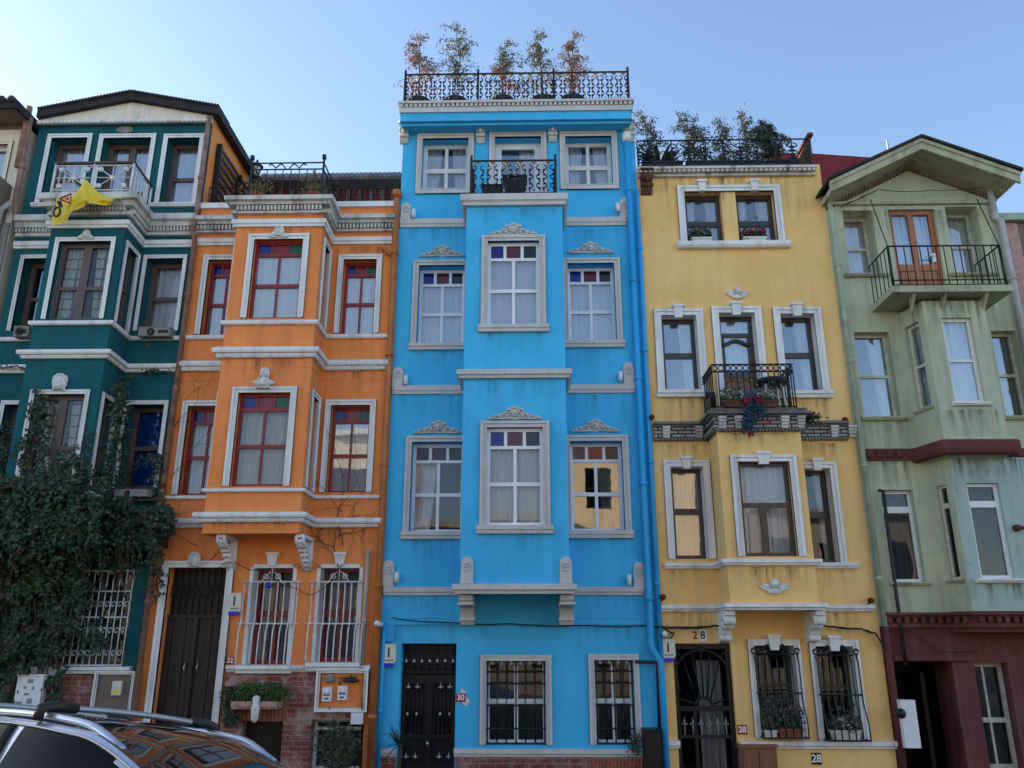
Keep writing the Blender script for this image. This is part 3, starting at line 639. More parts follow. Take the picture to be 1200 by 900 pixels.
for s in (-1, 1): t = MB(); t.tube([((a+b)/2+s*.1, .12, Z(225, 790)), ((a+b)/2+s*.1, .08, Z(225, 783)), ((a+b)/2+s*.1, .12, Z(225, 776))], .010, 6); org.part('handle', t, 'nickel', dr)
t = MB(); mask(t, org.F0, X(229, 657), Z(229, 657), .2); org.part('face_ornament', t, 'stone')
# basement openings
a, b, c, d = RC(281, 330, 845, 914)
org.F0.holes.append((a, b, .02, d, 0)); t = MB(); t.box(a-.02, b+.02, .22, .26, 0, d+.02); org.part('basement_shutter', t, 'iron_door')
a2, b2, c2, d2 = RC(363, 425, 843, 914)
window(org, org.F0, a2, b2, .1, d2, 'white_frame', .2, .05, vb=((.45, 0, 1),), hb=((.8, 0, 1),), curtain='full', cmat='curtain_grey', pane='glass_dim', name='basement_window'); org.F0.holes[-1] = org.F0.holes[-1][:4]+(0,)
org.finish(0)
P = fullpath(org, Xl, Xr, dx, Yb, 0, .06)
t = MB(); moulding(t, P, Z(325, 243, Yb), Z(325, 235, Yb), .19, 'band'); moulding(t, P, Z(325, 252, Yb), Z(325, 249.5, Yb), .08, 'flat')
dentils(t, P, -.01, .12, Z(325, 249.5, Yb)+.002, Z(325, 244.5, Yb), .062); org.part('dentil_cornice', t, 'old_trim')
t = MB(); moulding(t, P, Z(325, 266.5, Yb), Z(325, 258.6, Yb), .07, 'band'); org.part('string_course', t, 'white_trim')
for y0, y1, p, k in ((381, 376.5, .06, 'sill'), (419.8, 408.7, .13, 'round'), (576.8, 572.8, .06, 'sill'), (612, 600.8, .13, 'round')):
    t = MB(); moulding(t, P, Z(310, y0, Yb), Z(310, y1, Yb), p, k); org.part('sill_band' if k == 'sill' else 'string_course', t, 'white_trim')
t = MB()
for yy in (430, 249.5): pass
moulding(t, P, Z(310, 431, Yb), Z(310, 430, Yb), .008, 'flat'); org.part('groove_line', t, 'orange')
t = MB(); moulding(t, [(OX0, 0), (OX1-.06, 0)], Z(300, 242)-.05, Z(300, 239.5)+.01, .06, 'flat'); org.part('parapet_cap', t, 'white_trim')
t = MB(); crest(t, Fb, X(328, 273, Yb), Z(328, 280, Yb), .30, .22, .05); org.part('shell_ornament', t, 'stone')
for (ff, a_, b_, yy, Y_, L_) in ((Fb, Xl, Xr, 419.8, Yb, .5), (Fb, Xl, Xr, 612, Yb, .15), (Fb, Xl, Xr, 267, Yb, .3)): drips(org, ff, a_+.02, b_-.02, Z(310, yy, Y_)-.004, L_)
for yy, L_ in ((435, .5), (289, .4), (617, .7)): drips(org, org.F0, Xr+dx+.02, OX1-.15, Z(410, yy), L_)
# bust
t = MB(); u = X(311.5, 445, Yb); zt, zb = Z(311, 432, Yb), Z(311, 457, Yb); H = zt-zb; f = Fb
f.box(t, u-.30*H, u+.30*H, -.02, .14, zb, zb+.05*H)
t.lathe(f.p(u, .08, zb+.04*H), [(.12*H, 0), (.2*H, .02*H), (.30*H, .10*H)], 12); t.ell(f.p(u, .09, zb+.26*H), .50*H, .20*H, .16*H, 14, 8); t.ell(f.p(u, .12, zb+.24*H), .30*H, .22*H, .2*H, 12, 8)
t.tube([f.p(u, .09, zb+.34*H), f.p(u, .10, zb+.58*H)], .12*H, 10, .10*H); t.ell(f.p(u, .11, zb+.70*H), .155*H, .19*H, .22*H, 14, 9)
t.ell(f.p(u, .08, zb+.78*H), .20*H, .2*H, .20*H, 12, 8); t.ell(f.p(u, .11+.19*H, zb+.68*H), .03*H, .05*H, .055*H, 6, 5); t.ell(f.p(u, .11+.15*H, zb+.56*H), .07*H, .05*H, .05*H, 6, 5)
for s in (-1, 1): t.ell(f.p(u+s*.06*H, .11+.17*H, zb+.735*H), .03*H, .02*H, .02*H, 6, 4); t.ell(f.p(u+s*.17*H, .08, zb+.68*H), .05*H, .08*H, .14*H, 8, 5); t.tube([f.p(u+s*.16*H, .09, zb+.60*H), f.p(u+s*.2*H, .12, zb+.4*H), f.p(u+s*.12*H, .2, zb+.3*H)], .05*H, 6)
org.part('bust_statue', t, 'stone')
# bay brackets (open scroll consoles)
def bracket(h, u, z1, H, D, mat, w=.13, style='open'):
    t = MB()
    if style == 'open':
        for s in (-1, 1):
            uu = u+s*w/2*.8; pts = [(uu, -D, z1-.02), (uu, -D, z1-.10), (uu, -D*.75, z1-.16), (uu, -D*.5, z1-H*.45), (uu, -D*.22, z1-H*.72), (uu, -.02, z1-H)]
            t.tube(pts, .028, 6)
        t.box(u-w/2, u+w/2, -D-.02, 0, z1-.05, z1-.003); t.box(u-w/2, u+w/2, -.03, .01, z1-H, z1-.05)
        for q in range(6): y = -D*(.95-.17*q); zq = z1-.1-(H-.15)*(q/5.5)**1.1; t.box(u-w/2, u+w/2, y-.025, y+.025, zq-.025, zq+.025)
        t.tube([(u, -D*.8+.05*math.cos(q*.7), z1-.11+.05*math.sin(q*.7)) for q in range(9)], w*.35, 6)
    else:
        prof = [(0, z1), (-D, z1), (-D, z1-.07), (-D*.9, z1-.13), (-D*.72, z1-.18), (-D*.62, z1-H*.42), (-D*.55, z1-H*.6), (-D*.5, z1-H*.75), (-D*.56, z1-H*.84), (-D*.5, z1-H), (0, z1-H)]
        t.prism([(u-w/2, a, b) for a, b in prof], (w, 0, 0))
        for zz in (z1-.12, z1-H*.80): t.box(u-w/2-.015, u+w/2+.015, -D*(1.02 if zz > z1-.2 else .6), .0, zz-.02, zz+.015)
    return h.part('bracket', t, mat)
for x in (260, 352): bracket(org, X(x, 625, Yb+.1), Z(300, 625, Yb)-.003, .50, .58, 'white_trim')
# lower brick facing
t = MB(); f = org.F0; fb = FR((0, 0)); fb.holes = [(a, b, .02, d, .28), (a2, b2, .1, d2, .28)]
zbk = Z(340, 785); xb0 = X(260, 850)
f2 = FR((0, -.03)); f2.holes = fb.holes
f2.wall(t, xb0, OX1-.22, 0, zbk-.02); t.quad((xb0, -.03, zbk-.02), (OX1-.22, -.03, zbk-.02), (OX1-.22, 0, zbk-.02), (xb0, 0, zbk-.02)); org.part('brick_base', t, 'brick_worn')
t = MB(); moulding(t, [(xb0, 0), (X(435, 785), 0)], zbk-.03, Z(340, 779.5), .09, 'round'); org.part('base_moulding', t, 'white_trim')
t = MB(); n = 12
for i in range(n): u0 = a-.05+(b-a+.1)*i/n; t.box(u0+.008, a-.05+(b-a+.1)*(i+1)/n-.006, -.05, -.02, d+.01, Z(305, 828))
org.part('brick_lintel', t, 'brick_line')
# meter niche
a, b, c, d = RC(376, 428, 788, 829)
t = MB(); trimframe(t, FR((0, -.03)), a, b, c, d, .06, .09, 'lrtb'); n_ = org.part('meter_niche', t, 'white_trim'); t = MB(); t.box(a, b, -.05, -.033, c, d); org.part('niche_back', t, 'orange', n_)
for x, y in ((385, 813), (403, 811.5)):
    u, z = X(x, y), Z(x, y); t = MB(); t.box(u-.07, u+.07, -.12, -.05, z-.1, z+.1); t.tube([(u, -.12, z+.03), (u, -.135, z+.03)], .04, 12); m_ = org.part('electricity_meter', t, 'plastic_white', n_)
    t = MB(); t.box(u-.05, u+.05, -.124, -.121, z-.02, z+.0); t.box(u-.03, u+.03, -.124, -.121, z-.07, z-.05); org.part('meter_window', t, 'ink', m_)
t = MB(); u, z = X(400, 797), Z(400, 797)
t.tube([(u, -.09, z-.1), (u, -.09, z+.05), (u+.25, -.09, z+.06)], .018, 8); t.tube([(u+.36, -.09, z+.0), (u+.36, -.09, z-.4)], .02, 8); org.part('gas_pipe', t, 'bronze', n_)
t = MB(); t.ell((u+.17, -.11, z), .13, .06, .035, 12, 6); t.tube([(u+.17, -.11, z), (u+.17, -.09, z+.07)], .02, 8); org.part('regulator', t, 'pot_black', n_)
t = MB(); u, z = X(388, 795), Z(388, 795); t.tube([(u, -.06, z), (u, -.1, z)], .07, 14); org.part('round_dial', t, 'cement', n_)
u, z = X(420, 841), Z(420, 841); t = MB(); t.box(u-.09, u+.09, -.12, -.031, z-.08, z+.08); t.box(u-.05, u+.05, -.125, -.12, z-.03, z+.03); single('junction_box', t, 'plastic_white', 'small white square junction box under the meter niche of the orange house', 'junction box')
downpipe(org, [(OX1-.05, -.07, org.ztop+.12), (OX1-.05, -.07, .1)], .055, 'pipe_orange')
t = MB(); t.tube([(OX1-.05, -.07, org.ztop+.10), (OX1-.05, -.07, org.ztop+.22)], .085, 10); org.part('pipe_hopper', t, 'pipe_orange')
downpipe(org, [(X(449, 292), -.05, Z(449, 292)), (OX1-.08, -.07, Z(462, 302))], .035, 'pipe_orange', False)
downpipe(org, [(X(432, 645), -.06, Z(432, 645)), (X(432, 645)+.005, -.06, zbk)], .03, 'old_trim')
# terrace structures
zt = org.ztop; b0, b1 = OX0+.05, OX1-.05
t = MB(); zp = Z(330, 222, 3); t.box(b0, b1, 3, 6.9, zt, zp); org.part('penthouse', t, 'roof_paint')
t = MB(); t.box(b0, b1+.03, 2.6, 6.95, zp, zp+.13)
for i in range(34): u = b0+(b1-b0)*(i+.5)/34; t.tube([(u, 2.56, zp+.08), (u, 3.2, zp+.10)], .07, 6)
org.part('penthouse_roof', t, 'slate')
t = MB()
for i in range(14): u = b0+(b1-b0)*(i+.5)/14; t.box(u-.04, u+.04, 2.9, 2.99, zt, zp-.05)
t.box(b0, b1, 2.86, 2.98, zp-.5, zp-.42); t.box(b0, b1, 2.86, 2.98, zt+1.0, zt+1.08); org.part('wooden_posts', t, 'brown_frame')
def plainrail(mb, A, B_, z0, z1, step, r=.009, top2=None, post=None):
    A = Vector(A); B_ = Vector(B_); L = (B_-A).length; n = max(2, int(L/step))
    for z in (z1,)+((top2,) if top2 else ())+(z0+.03,): mb.tube([(A.x, A.y, z), (B_.x, B_.y, z)], .014, 6)
    for i in range(n+1):
        q = A+(B_-A)*(i/n); mb.tube([(q.x, q.y, z0), (q.x, q.y, top2 or z1)], r, 5)
        if post != 'plain':
            for k in (.35, .6): mb.ell((q.x, q.y, z0+((top2 or z1)-z0)*k), r*2.4, r*2.4, .022, 6, 4)
Yf = Yb-.02; zr1 = Z(335, 191, Yf); z2 = Z(335, 198.5, Yf); z0_ = zb1+.01; A, B_ = X(293, 212, Yf), X(378, 212, Yf)
t = MB(); plainrail(t, (A, Yf), (B_, Yf), z0_, zr1, .14, top2=z2); plainrail(t, (A, Yf), (A+.0, .4), z0_, zr1, .16, top2=z2); plainrail(t, (B_, Yf), (B_, .4), z0_, zr1, .16, top2=z2)
for u in (A, B_): t.box(u-.016, u+.016, Yf-.016, Yf+.016, z0_, zr1+.07); t.box(u-.03, u+.03, Yf-.03, Yf+.03, zr1+.07, zr1+.15)
uc = (A+B_)/2
for s in (-1, 1): t.tube([(uc+s*(.03+.30*q/10), Yf, (zr1+z2)/2-.05+.09*abs(math.sin(q*.55))) for q in range(11)], .012, 5)
org.part('terrace_railing', t, 'iron')
t = MB(); zl = Z(440, 220, -.02)
plainrail(t, (OX0+.1, .02), (A-.05, .02), zt, Z(262, 219, 0), .1); org.part('terrace_railing', t, 'iron'); t = MB(); plainrail(t, (B_+.1, .02), (OX1-.1, .02), zt, Z(430, 220, 0), .095)
for k in range(7):
    u = B_+.3+(OX1-B_-.5)*k/6; zz = Z(430, 218, 0)
    for s in (-1, 1): t.tube([(u+s*(.02+.07*math.sin(q*.5)), .02, zz-.02+.02*q*.6) for q in range(7)], .008, 4)
org.part('terrace_railing', t, 'iron')
t = MB(); zs = Z(258, 172, .3); zs0 = zt+.2
for k in range(8): z = zs0+(Z(258, 172, .3)-zs0)*k/7; t.box(OX0+.06, OX0+.09, .3, 2.6, z-.03, z+.03)
for y in (.3, 1.4, 2.6): t.box(OX0+.03, OX0+.12, y-.03, y+.03, zt, zs+.05)
org.part('slatted_screen', t, 'iron')
# lantern on the orange side wall
u0 = OX0+.02; q = Z(281, 203, 1.6); t = MB()
t.tube([(u0, 1.6, q-.2), (u0+.2, 1.6, q-.25), (u0+.3, 1.6, q-.12)], .02, 6); t.lathe((u0+.3, 1.6, q-.12), [(.03, 0), (.09, .03), (.05, .05)], 6); t.lathe((u0+.3, 1.6, q+.14), [(.15, 0), (.10, .06), (.03, .12), (.02, .17)], 6)
for k in range(6): a_ = k*math.pi/3; t.tube([(u0+.3+.06*math.cos(a_), 1.6+.06*math.sin(a_), q-.09), (u0+.3+.11*math.cos(a_), 1.6+.11*math.sin(a_), q+.15)], .009, 4)
ln = Thing('wall_lantern', (u0, 1.6, q-.2), 'black metal wall lantern on the orange side wall above the roof terrace', 'lantern'); ln.part('bracket_frame', t, 'iron')
t = MB(); t.lathe((u0+.3, 1.6, q-.09), [(.05, 0), (.095, .22)], 6); ln.part('lantern_glass', t, 'plastic_white')
# =================================================================== BLUE HOUSE
BX0, BX1 = OX1, X(761, 500)
blu = House('blue_house', BX0, BX1, 'tall bright blue house with grey mouldings and box bay in the middle', 'blue', Z(605, 131, -.37))
Yb = -.84; Fb = F(Yb); f0 = blu.F0
Xl = avg(X(545.5, 251, Yb), X(543, 432, Yb), X(540.5, 682, Yb)); Xr = avg(X(657.5, 251, Yb), X(663, 432, Yb), X(669, 682, Yb)); dx = .0
zb0, zb1 = Z(604, 694.5, Yb), Z(604, 230.5, Yb); sl, sr = sideframes(Xl, Xr, 0.0001, Yb)
GV = ((.5, 0, .80, .05), (.333, .8, 1, .05), (.667, .8, 1, .05)); GH = ((.80, 0, 1, .05), (.42, 0, 1, .06))
S1 = ['stain_blue', 'stain_wine', 'stain_dark']; S2 = ['stain_violet', 'stain_violet', 'stain_dark']
# bay windows
for (x0, x1, y0, y1, cr, st, cu, cm) in ((571, 632.5, 283, 381.5, (276.5, 262), S1, 'full', 'curtain_blue'), (570, 637, 501, 616, (491.5, 476.5), S1, 'full', 'curtain')):
    a, b, c, d = RC(x0, x1, y0, y1, Yb)
    window(blu, Fb, a, b, c, d, 'new_white', .06, .055, vb=GV, hb=GH, trim='grey_trim', tw=.10, tp=.05, stained=st, stz=.82, curtain=cu, cmat=cm, pane='glass' if y0 < 400 else 'glass_low',
           crest_=(Z(602, cr[0], Yb), X(633, 300, Yb)-X(574, 300, Yb), Z(602, cr[1], Yb)-Z(602, cr[0], Yb)), sill=(.14, .12, .09), sillmat='grey_trim')
# wing windows
for (x0, x1, y0, y1, cx, cr, st, cu, cm, pn) in ((489.5, 544, 311.5, 403, 516.7, (301, 288), S1, 'full', 'curtain_blue', 'glass'), (665.5, 721.5, 309, 400, 694.8, (297, 284), S1, 'full', 'curtain_blue', 'glass'),
        (481, 543, 518, 623, 511.6, (508, 493), S2, 'left', 'curtain', 'glass_low'), (668.5, 731, 517, 622, 700, (506, 491.5), ['stain_violet', 'stain_red', 'stain_dark'], 'right', 'curtain_grey', 'glass_strong')):
    a, b, c, d = RC(x0, x1, y0, y1)
    w_ = X(cx+27, 300)-X(cx-27, 300)
    window(blu, f0, a, b, c, d, 'new_white', .18, .055, vb=GV, hb=GH, trim='grey_trim', tw=.10, tp=.05, stained=st, stz=.82, curtain=cu, cmat=cm, pane=pn,
           crest_=(Z(cx, cr[0]), w_, Z(cx, cr[1])-Z(cx, cr[0])), sill=(.12, .12, .09), sillmat='grey_trim')
# top floor
for (x0, x1, y0, y1) in ((494.5, 549, 163, 222), (662.5, 717.5, 160.5, 217)):
    a, b, c, d = RC(x0, x1, y0, y1)
    window(blu, f0, a, b, c, d, 'white_frame', .2, .07, vb=((.5, 0, 1, .06),), hb=((.48, 0, 1, .09),), trim='grey_trim', tw=.10, tp=.05, tsides='lrtb', curtain='two', cmat='curtain_blue', pane='glass')
a, b, c, d = RC(579.5, 634.5, 161, 250)
window(blu, f0, a, b, zb1, d, 'new_white', .2, .12, vb=(), hb=((.3, 0, 1, .1),), trim='grey_trim', tw=.10, tp=.05, curtain='right', cmat='curtain', pane='glass_strong', name='balcony_door')
bay(blu, Yb, Xl, Xr, 0, zb0, zb1, Fb, (sl, sr))
# ground floor windows
for (x0, x1, y0, y1) in ((569, 640.5, 774, 873), (697, 744, 773, 873)):
    a, b, c, d = RC(x0, x1, y0, y1)
    w = window(blu, f0, a, b, c, d, 'new_white', .14, .055, vb=((.5, 0, 1, .06),), hb=((.5, 0, 1, .07),), trim='grey_trim', tw=.085, tp=.04, curtain='full', cmat='curtain_grey', pane='glass_dim')
    g = MB(); n = 6 if x1 < 700 else 4; kb = []; H = d-c
    for i in range(n+1):
        u = a+.03+(b-a-.06)*i/n; g.tube([f0.p(u, .0, c+.01), f0.p(u, .0, d-.02)], .013, 6)
        if i < n:
            uu = u+(b-a-.06)/n/2
            for k in (.965, .5): q_ = MB(); q_.ell(f0.p(uu if k > .9 else u, .02, c+H*k), .022, .018, .03, 8, 5); kb.append(q_)
    for k in (.02, .19, .46, .72, .86): g.tube([f0.p(a+.01, .012, c+H*k), f0.p(b-.01, .012, c+H*k)], .013, 6)
    f0.box(g, a+.005, b-.005, -.012, .02, d-.03, d-.01)
    go = blu.part('window_grille', g, 'iron')
    for q_ in kb: blu.part('knob', q_, 'cement', go)
# door
a, b, c, d = RC(467.5, 533.5, 754, 914)
f0.holes.append((a, b, .05, d, .3)); zt = Z(500, 796)
t = MB(); t.box(a-.01, b+.01, .27, .3, .05, d); m_ = (a+b)/2
for u0, u1 in ((a, a+.07), (m_-.05, m_+.05), (b-.07, b)): t.box(u0, u1, .2, .271, .05, zt)
for z0, z1 in ((zt-.07, zt+.05), (Z(500, 868), Z(500, 862)), (.05, .2)): t.box(a+.002, b-.002, .19, .272, z0, z1)
for s in (-1, 1):
    for k in range(6): u = m_+s*(.11+k*.065); t.tube([(u, .22, Z(500, 862)), (u, .22, zt-.07)], .012, 5)
do = blu.part('iron_door', t, 'iron_door'); t = MB(); n = MB()
for k in range(7): u = a+(b-a)*(k+.5)/7; t.tube([(u, .16, zt+.05), (u, .16, d)], .013, 6); n.ell((u, .145, Z(500, 775)), .024, .02, .03, 8, 5)
t.box(a, b, .14, .18, Z(500, 789), Z(500, 787)); blu.part('transom_bars', t, 'iron', do)
for s in (-1, 1):
    for k in (.18, .32):
        for yy in (806, 838, 889):
            z = Z(500, yy); u = m_+s*k; n.ell((u, .17, z), .022, .02, .03, 8, 5); 
            if yy != 838: n.tube([(u, .18, z), (u, .18, z+.07)], .012, 6, .003); n.ell((u-.03, .18, z), .012, .01, .012, 6, 4); n.ell((u+.03, .18, z), .012, .01, .012, 6, 4)
blu.part('studs', n, 'nickel', do); t = MB(); t.ell((m_+.0, .15, Z(500, 873)), .025, .03, .03); blu.part('handle', t, 'nickel', do)
blu.finish(0)
# top cornice with dentils
t = MB(); xs0, xs1 = BX0-.03, BX1-.12+.06; yo = -.37; z1 = Z(605, 118, yo); z0 = Z(605, 130, yo)
pt = [(xs0+.3, 0.0), (xs0+.3, yo+.3), (xs1-.3, yo+.3), (xs1-.3, 0)]
t.box(xs0, xs1, yo, .5, z0, z1-.11); t.box(xs0-.03, xs1+.03, yo-.04, .5, z1-.05, z1)
dentils(t, [(xs0, yo), (xs1, yo)], -.02, .025, z1-.115, z1-.055, .085, .6); t.box(xs0+.01, xs1-.01, yo+.03, .5, z1-.13, z1-.04)
blu.part('dentil_cornice', t, 'grey_trim')
t = MB(); zf = Z(605, 140.5, yo+.03); t.box(xs0+.02, xs1-.02, yo+.03, .3, zf, z0-.001); t.box(xs0+.05, xs1-.05, yo+.10, .3, zf-.05, zf-.001); t.box(BX0+.01, BX1-.02, .302, 6.9, blu.ztop, z1-.1); blu.part('fascia', t, 'blue')
def console(h, u, z0, z1, f, w=.13, mat='grey_trim'):
    t = MB(); H = z1-z0; pr = [(.0, z1), (.17, z1), (.17, z1-.06*H), (.14, z1-.1*H), (.16, z1-.25*H), (.13, z1-.42*H), (.08, z1-.5*H), (.10, z1-.66*H), (.07, z1-.85*H), (.03, z0), (-.02, z0)]
    t.prism([f.p(u-w/2, a, b) for a, b in pr], f.p(u+w/2, 0, 0)-f.p(u-w/2, 0, 0)); f.box(t, u-w/2-.02, u+w/2+.02, -.02, .19, z1-.05*H, z1+.003)
    for k in (.72, .34): t.tube([f.p(u-w/2-.015, .10, z0+H*k), f.p(u+w/2+.015, .10, z0+H*k)], .045*(1 if k > .5 else .7), 8)
    t.ell(f.p(u, .15, z0+H*.55), .03, .03, .05, 8, 5); return h.part('console', t, mat)
for x, y in ((474.5, 0), (563.5, 0), (647.4, 0), (737, 0)): console(blu, X(x, 155), Z(x, 169 if x < 600 else 167), Z(605, 148.5), f0, .15)
# strings (stepping round the bay)
dz = lambda y, Y: Z(604, y, Y)
def bluestring(zf0, zf1, full):
    t = MB()
    moulding(t, [(BX0+.02, 0), (Xl-.0, 0)], full[0], full[1], .06, 'band'); moulding(t, [(Xr, 0), (BX1-.22, 0)], full[0], full[1], .06, 'band')
    moulding(t, [(Xl, -.002), (Xl, Yb), (Xr, Yb), (Xr, -.002)], zf0, zf1, .10, 'band'); blu.part('string_course', t, 'grey_trim')
bluestring(Z(604, 242, Yb), Z(604, 230, Yb), (Z(604, 266, 0), Z(604, 257, 0)))
bluestring(Z(604, 444, Yb), Z(604, 434.5, Yb), (Z(604, 461.5, 0), Z(604, 452, 0)))
bluestring(Z(604, 696, Yb), Z(604, 684.5, Yb), (Z(604, 697.5, 0), Z(604, 688, 0)))
for x in (545, 665): bracket(blu, X(x, 700, Yb), Z(604, 696.5, Yb), .42, .74, 'grey_trim', .2, 'solid')
t = MB(); moulding(t, [(BX0+.1, 0), (BX1-.25, 0)], Z(604, 732), Z(604, 730), .03, 'flat'); moulding(t, [(BX0+.1, 0), (BX1-.25, 0)], Z(604, 724.5), Z(604, 723.5), .01, 'flat'); blu.part('ledge', t, 'blue')
# rounded tablets and small spot lamps
def tablet(h, f, u, z0, z1, w, mat='grey_trim'):
    t = MB(); H = z1-z0; r = w/2; pts = [(u-r, z0), (u+r, z0)]+[(u+r*math.cos(a), z1-r+r*math.sin(a)) for a in [math.pi*i/10 for i in range(11)]]
    t.prism([f.p(a, -.02, b) for a, b in pts], f.p(0, .07, 0)-f.p(0, 0, 0))
    t.tube([f.p(u+r*.55*math.cos(i*math.pi/6), .055, z0+H*.62+r*.75*math.sin(i*math.pi/6)) for i in range(13)], .012, 5)
    for k in (.5, .62, .74): t.ell(f.p(u, .055, z0+H*k), r*.35, .015, H*.035, 8, 4)
    f.box(t, u-r-.01, u+r+.01, -.02, .065, z0-.001, z0+.08*H); return h.part('tablet', t, mat)
for (x, y0, y1, Y) in ((476, 239, 259, 0), (731.5, 233, 256.5, 0), (466.5, 431, 453.5, 0), (736.5, 425.5, 451, 0), (455.5, 656.5, 688, 0), (749, 659, 688.5, 0), (547.5, 652.5, 684, Yb), (663, 652.5, 684, Yb)):
    tablet(blu, F(Y), X(x, (y0+y1)/2, Y), Z(x, y1, Y), Z(x, y0, Y), .175)
for (x, y, lab) in ((485.5, 253, 'left of the balcony, top storey'), (723.5, 246, 'right of the balcony, top storey'), (476.5, 447, 'at the left edge of the third storey'), (726.5, 443, 'at the right edge of the third storey'), (466, 677, 'at the left edge above the ground floor'), (736.5, 680, 'at the right edge above the ground floor')):
    u, z = X(x, y), Z(x, y); t = MB(); t.tube([(u, -.09, z-.08), (u, -.09, z+.08)], .038, 12); t.box(u-.02, u+.02, -.06, .0, z-.025, z+.025)
    single('spot_lamp', t, 'plastic_white', 'white spot lamp '+lab, 'wall lamp', 'small spot lamps on the blue house')
# roof rail and balcony rail
fr = F(yo+.02); A, B_ = X(474.6, 100, yo), X(736.3, 100, yo); zz0 = z1+.01; zz1 = Z(605, 84.5, yo)
rail_lyre(blu, fr, A, B_, zz0, zz1, 0, 24, [A, A+(B_-A)*.328, A+(B_-A)*.668, B_], .06)
fr = F(Yb-.05); A, B_ = X(552.5, 210, Yb), X(651, 210, Yb)
rail_lyre(blu, fr, A, B_, zb1+.03, Z(602, 189.5, Yb), 0, 6, [A, B_], .07)
t = MB()
for u in (A, B_):
    f = FR((u, Yb), (0, 1))
    for i in range(2): lyre(t, f, .2+.4*i, .34, zb1+.03, Z(602, 189.5, Yb), 0)
    t.tube([(u, Yb-.05, Z(602, 189.5, Yb)), (u, -.02, Z(602, 189.5, Yb))], .013, 6)
blu.part('side_railing', t, 'iron')
for yy, L_ in ((445, .5), (244, .35)): drips(blu, Fb, Xl+.02, Xr-.02, Z(604, yy, Yb), L_, 'stain_light')
for yy, L_ in ((463, .6), (268, .5), (699, .35), (733, .5)):
    drips(blu, f0, BX0+.1, Xl-.02, Z(500, yy), L_, 'stain_light'); drips(blu, f0, Xr+.02, BX1-.3, Z(700, yy), L_, 'stain_light')
# base
zb_ = Z(604, 886.5); t = MB()
for p in ([(BX0+.05, 0), (X(464, 882), 0)], [(X(532, 882), 0), (X(753, 882), 0)]): moulding(t, p, zb_, Z(604, 877), .07, 'band')
blu.part('base_moulding', t, 'grey_trim')
t = MB(); 
for x0, x1 in ((BX0+.05, a-.02), (b+.02, BX1-.1)): t.box(x0, x1, -.035, .0, 0, zb_)
blu.part('brick_base', t, 'brick_red')
t = MB(); u0, u1 = X(695, 895), X(747, 895)
for i in range(15): uu = u0+(u1-u0)*i/14; q = (i-7)/7; t.hexa([(uu-.022, -.05, .0), (uu+.022, -.05, .0), (uu+.022, -.03, .0), (uu-.022, -.03, .0), (uu-.022+q*.06, -.05, zb_-.02), (uu+.022+q*.06, -.05, zb_-.02), (uu+.022+q*.06, -.03, zb_-.02), (uu-.022+q*.06, -.03, zb_-.02)])
blu.part('brick_arch', t, 'brick_line')
# downpipes
xp = BX1-.16
downpipe(blu, [(xp, -.1, Z(740, 166)), (xp, -.1, Z(760, 758)), (xp+.13, -.12, Z(765, 775)), (xp+.13, -.1, .1)], .055, 'pipe_blue')
t = MB(); t.tube([(xp, -.1, Z(740, 170)), (xp, -.1, Z(740, 160))], .08, 10); blu.part('pipe_hopper', t, 'plastic_white')
downpipe(blu, [(BX1-.015, -.07, Z(748, 225)), (BX1-.015, -.07, .1)], .038, 'pipe_blue')
downpipe(blu, [(BX0+.07, -.06, Z(450, 730)), (BX0+.07, -.06, .1)], .03, 'pipe_blue')
t = MB(); xe = X(472, 170)
t.tube([(BX0+.01, .6, Z(468, 146, .6)), (BX0-.14, .6, Z(466, 143, .6))], .015, 5); t.ell((BX0-.15, .6, Z(466, 143, .6)), .07, .05, .05); single('security_camera', t, 'plastic_white', 'small camera on the left edge of the blue house below the roof', 'camera')
# =================================================================== YELLOW HOUSE
YX0, YX1 = BX1, X(1000, 500)
yel = House('yellow_house', YX0, YX1, 'yellow ochre house with dark window frames and pale surrounds beside the blue house', 'yellow', Z(850, 194))
Yb = -.62; Fb = F(Yb); f0 = yel.F0
Xl = avg(X(843, 561, Yb), X(853.5, 663, Yb), X(841, 513, Yb)); Xr = avg(X(940, 561, Yb), X(958, 680, Yb), X(941, 510, Yb))
zb0, zb1 = Z(905, 714.5, Yb), Z(885, 483, Yb); sl, sr = sideframes(Xl, Xr, .0001, Yb)
DH = ((.5, 0, 1, .08),)
# twin windows at the top with a joint surround
a0, b0_, c0, d0_ = RC(803, 847, 225, 285); a1, b1_, c1, d1_ = RC(864, 909, 224, 284)
for a, b in ((a0, b0_), (a1, b1_)): window(yel, f0, a, b, c0, d0_, 'dark_frame', .14, .07, hb=((.44, 0, 1, .1),), curtain='two', cmat='curtain_blue', pane='glass', name='window')
t = MB(); trimframe(t, f0, a0, b1_, c0, d0_, .12, .05); keystone(t, f0, (a0+b0_)/2, Z(823, 226), Z(823, 214), .15); keystone(t, f0, (a1+b1_)/2, Z(823, 226), Z(823, 214), .15); yel.part('surround', t, 'white_trim')
t = MB(); moulding(t, [(a0-.18, 0), (b1_+.18, 0)], Z(860, 292), Z(860, 285.3), .12, 'sill'); yel.part('sill', t, 'white_trim')
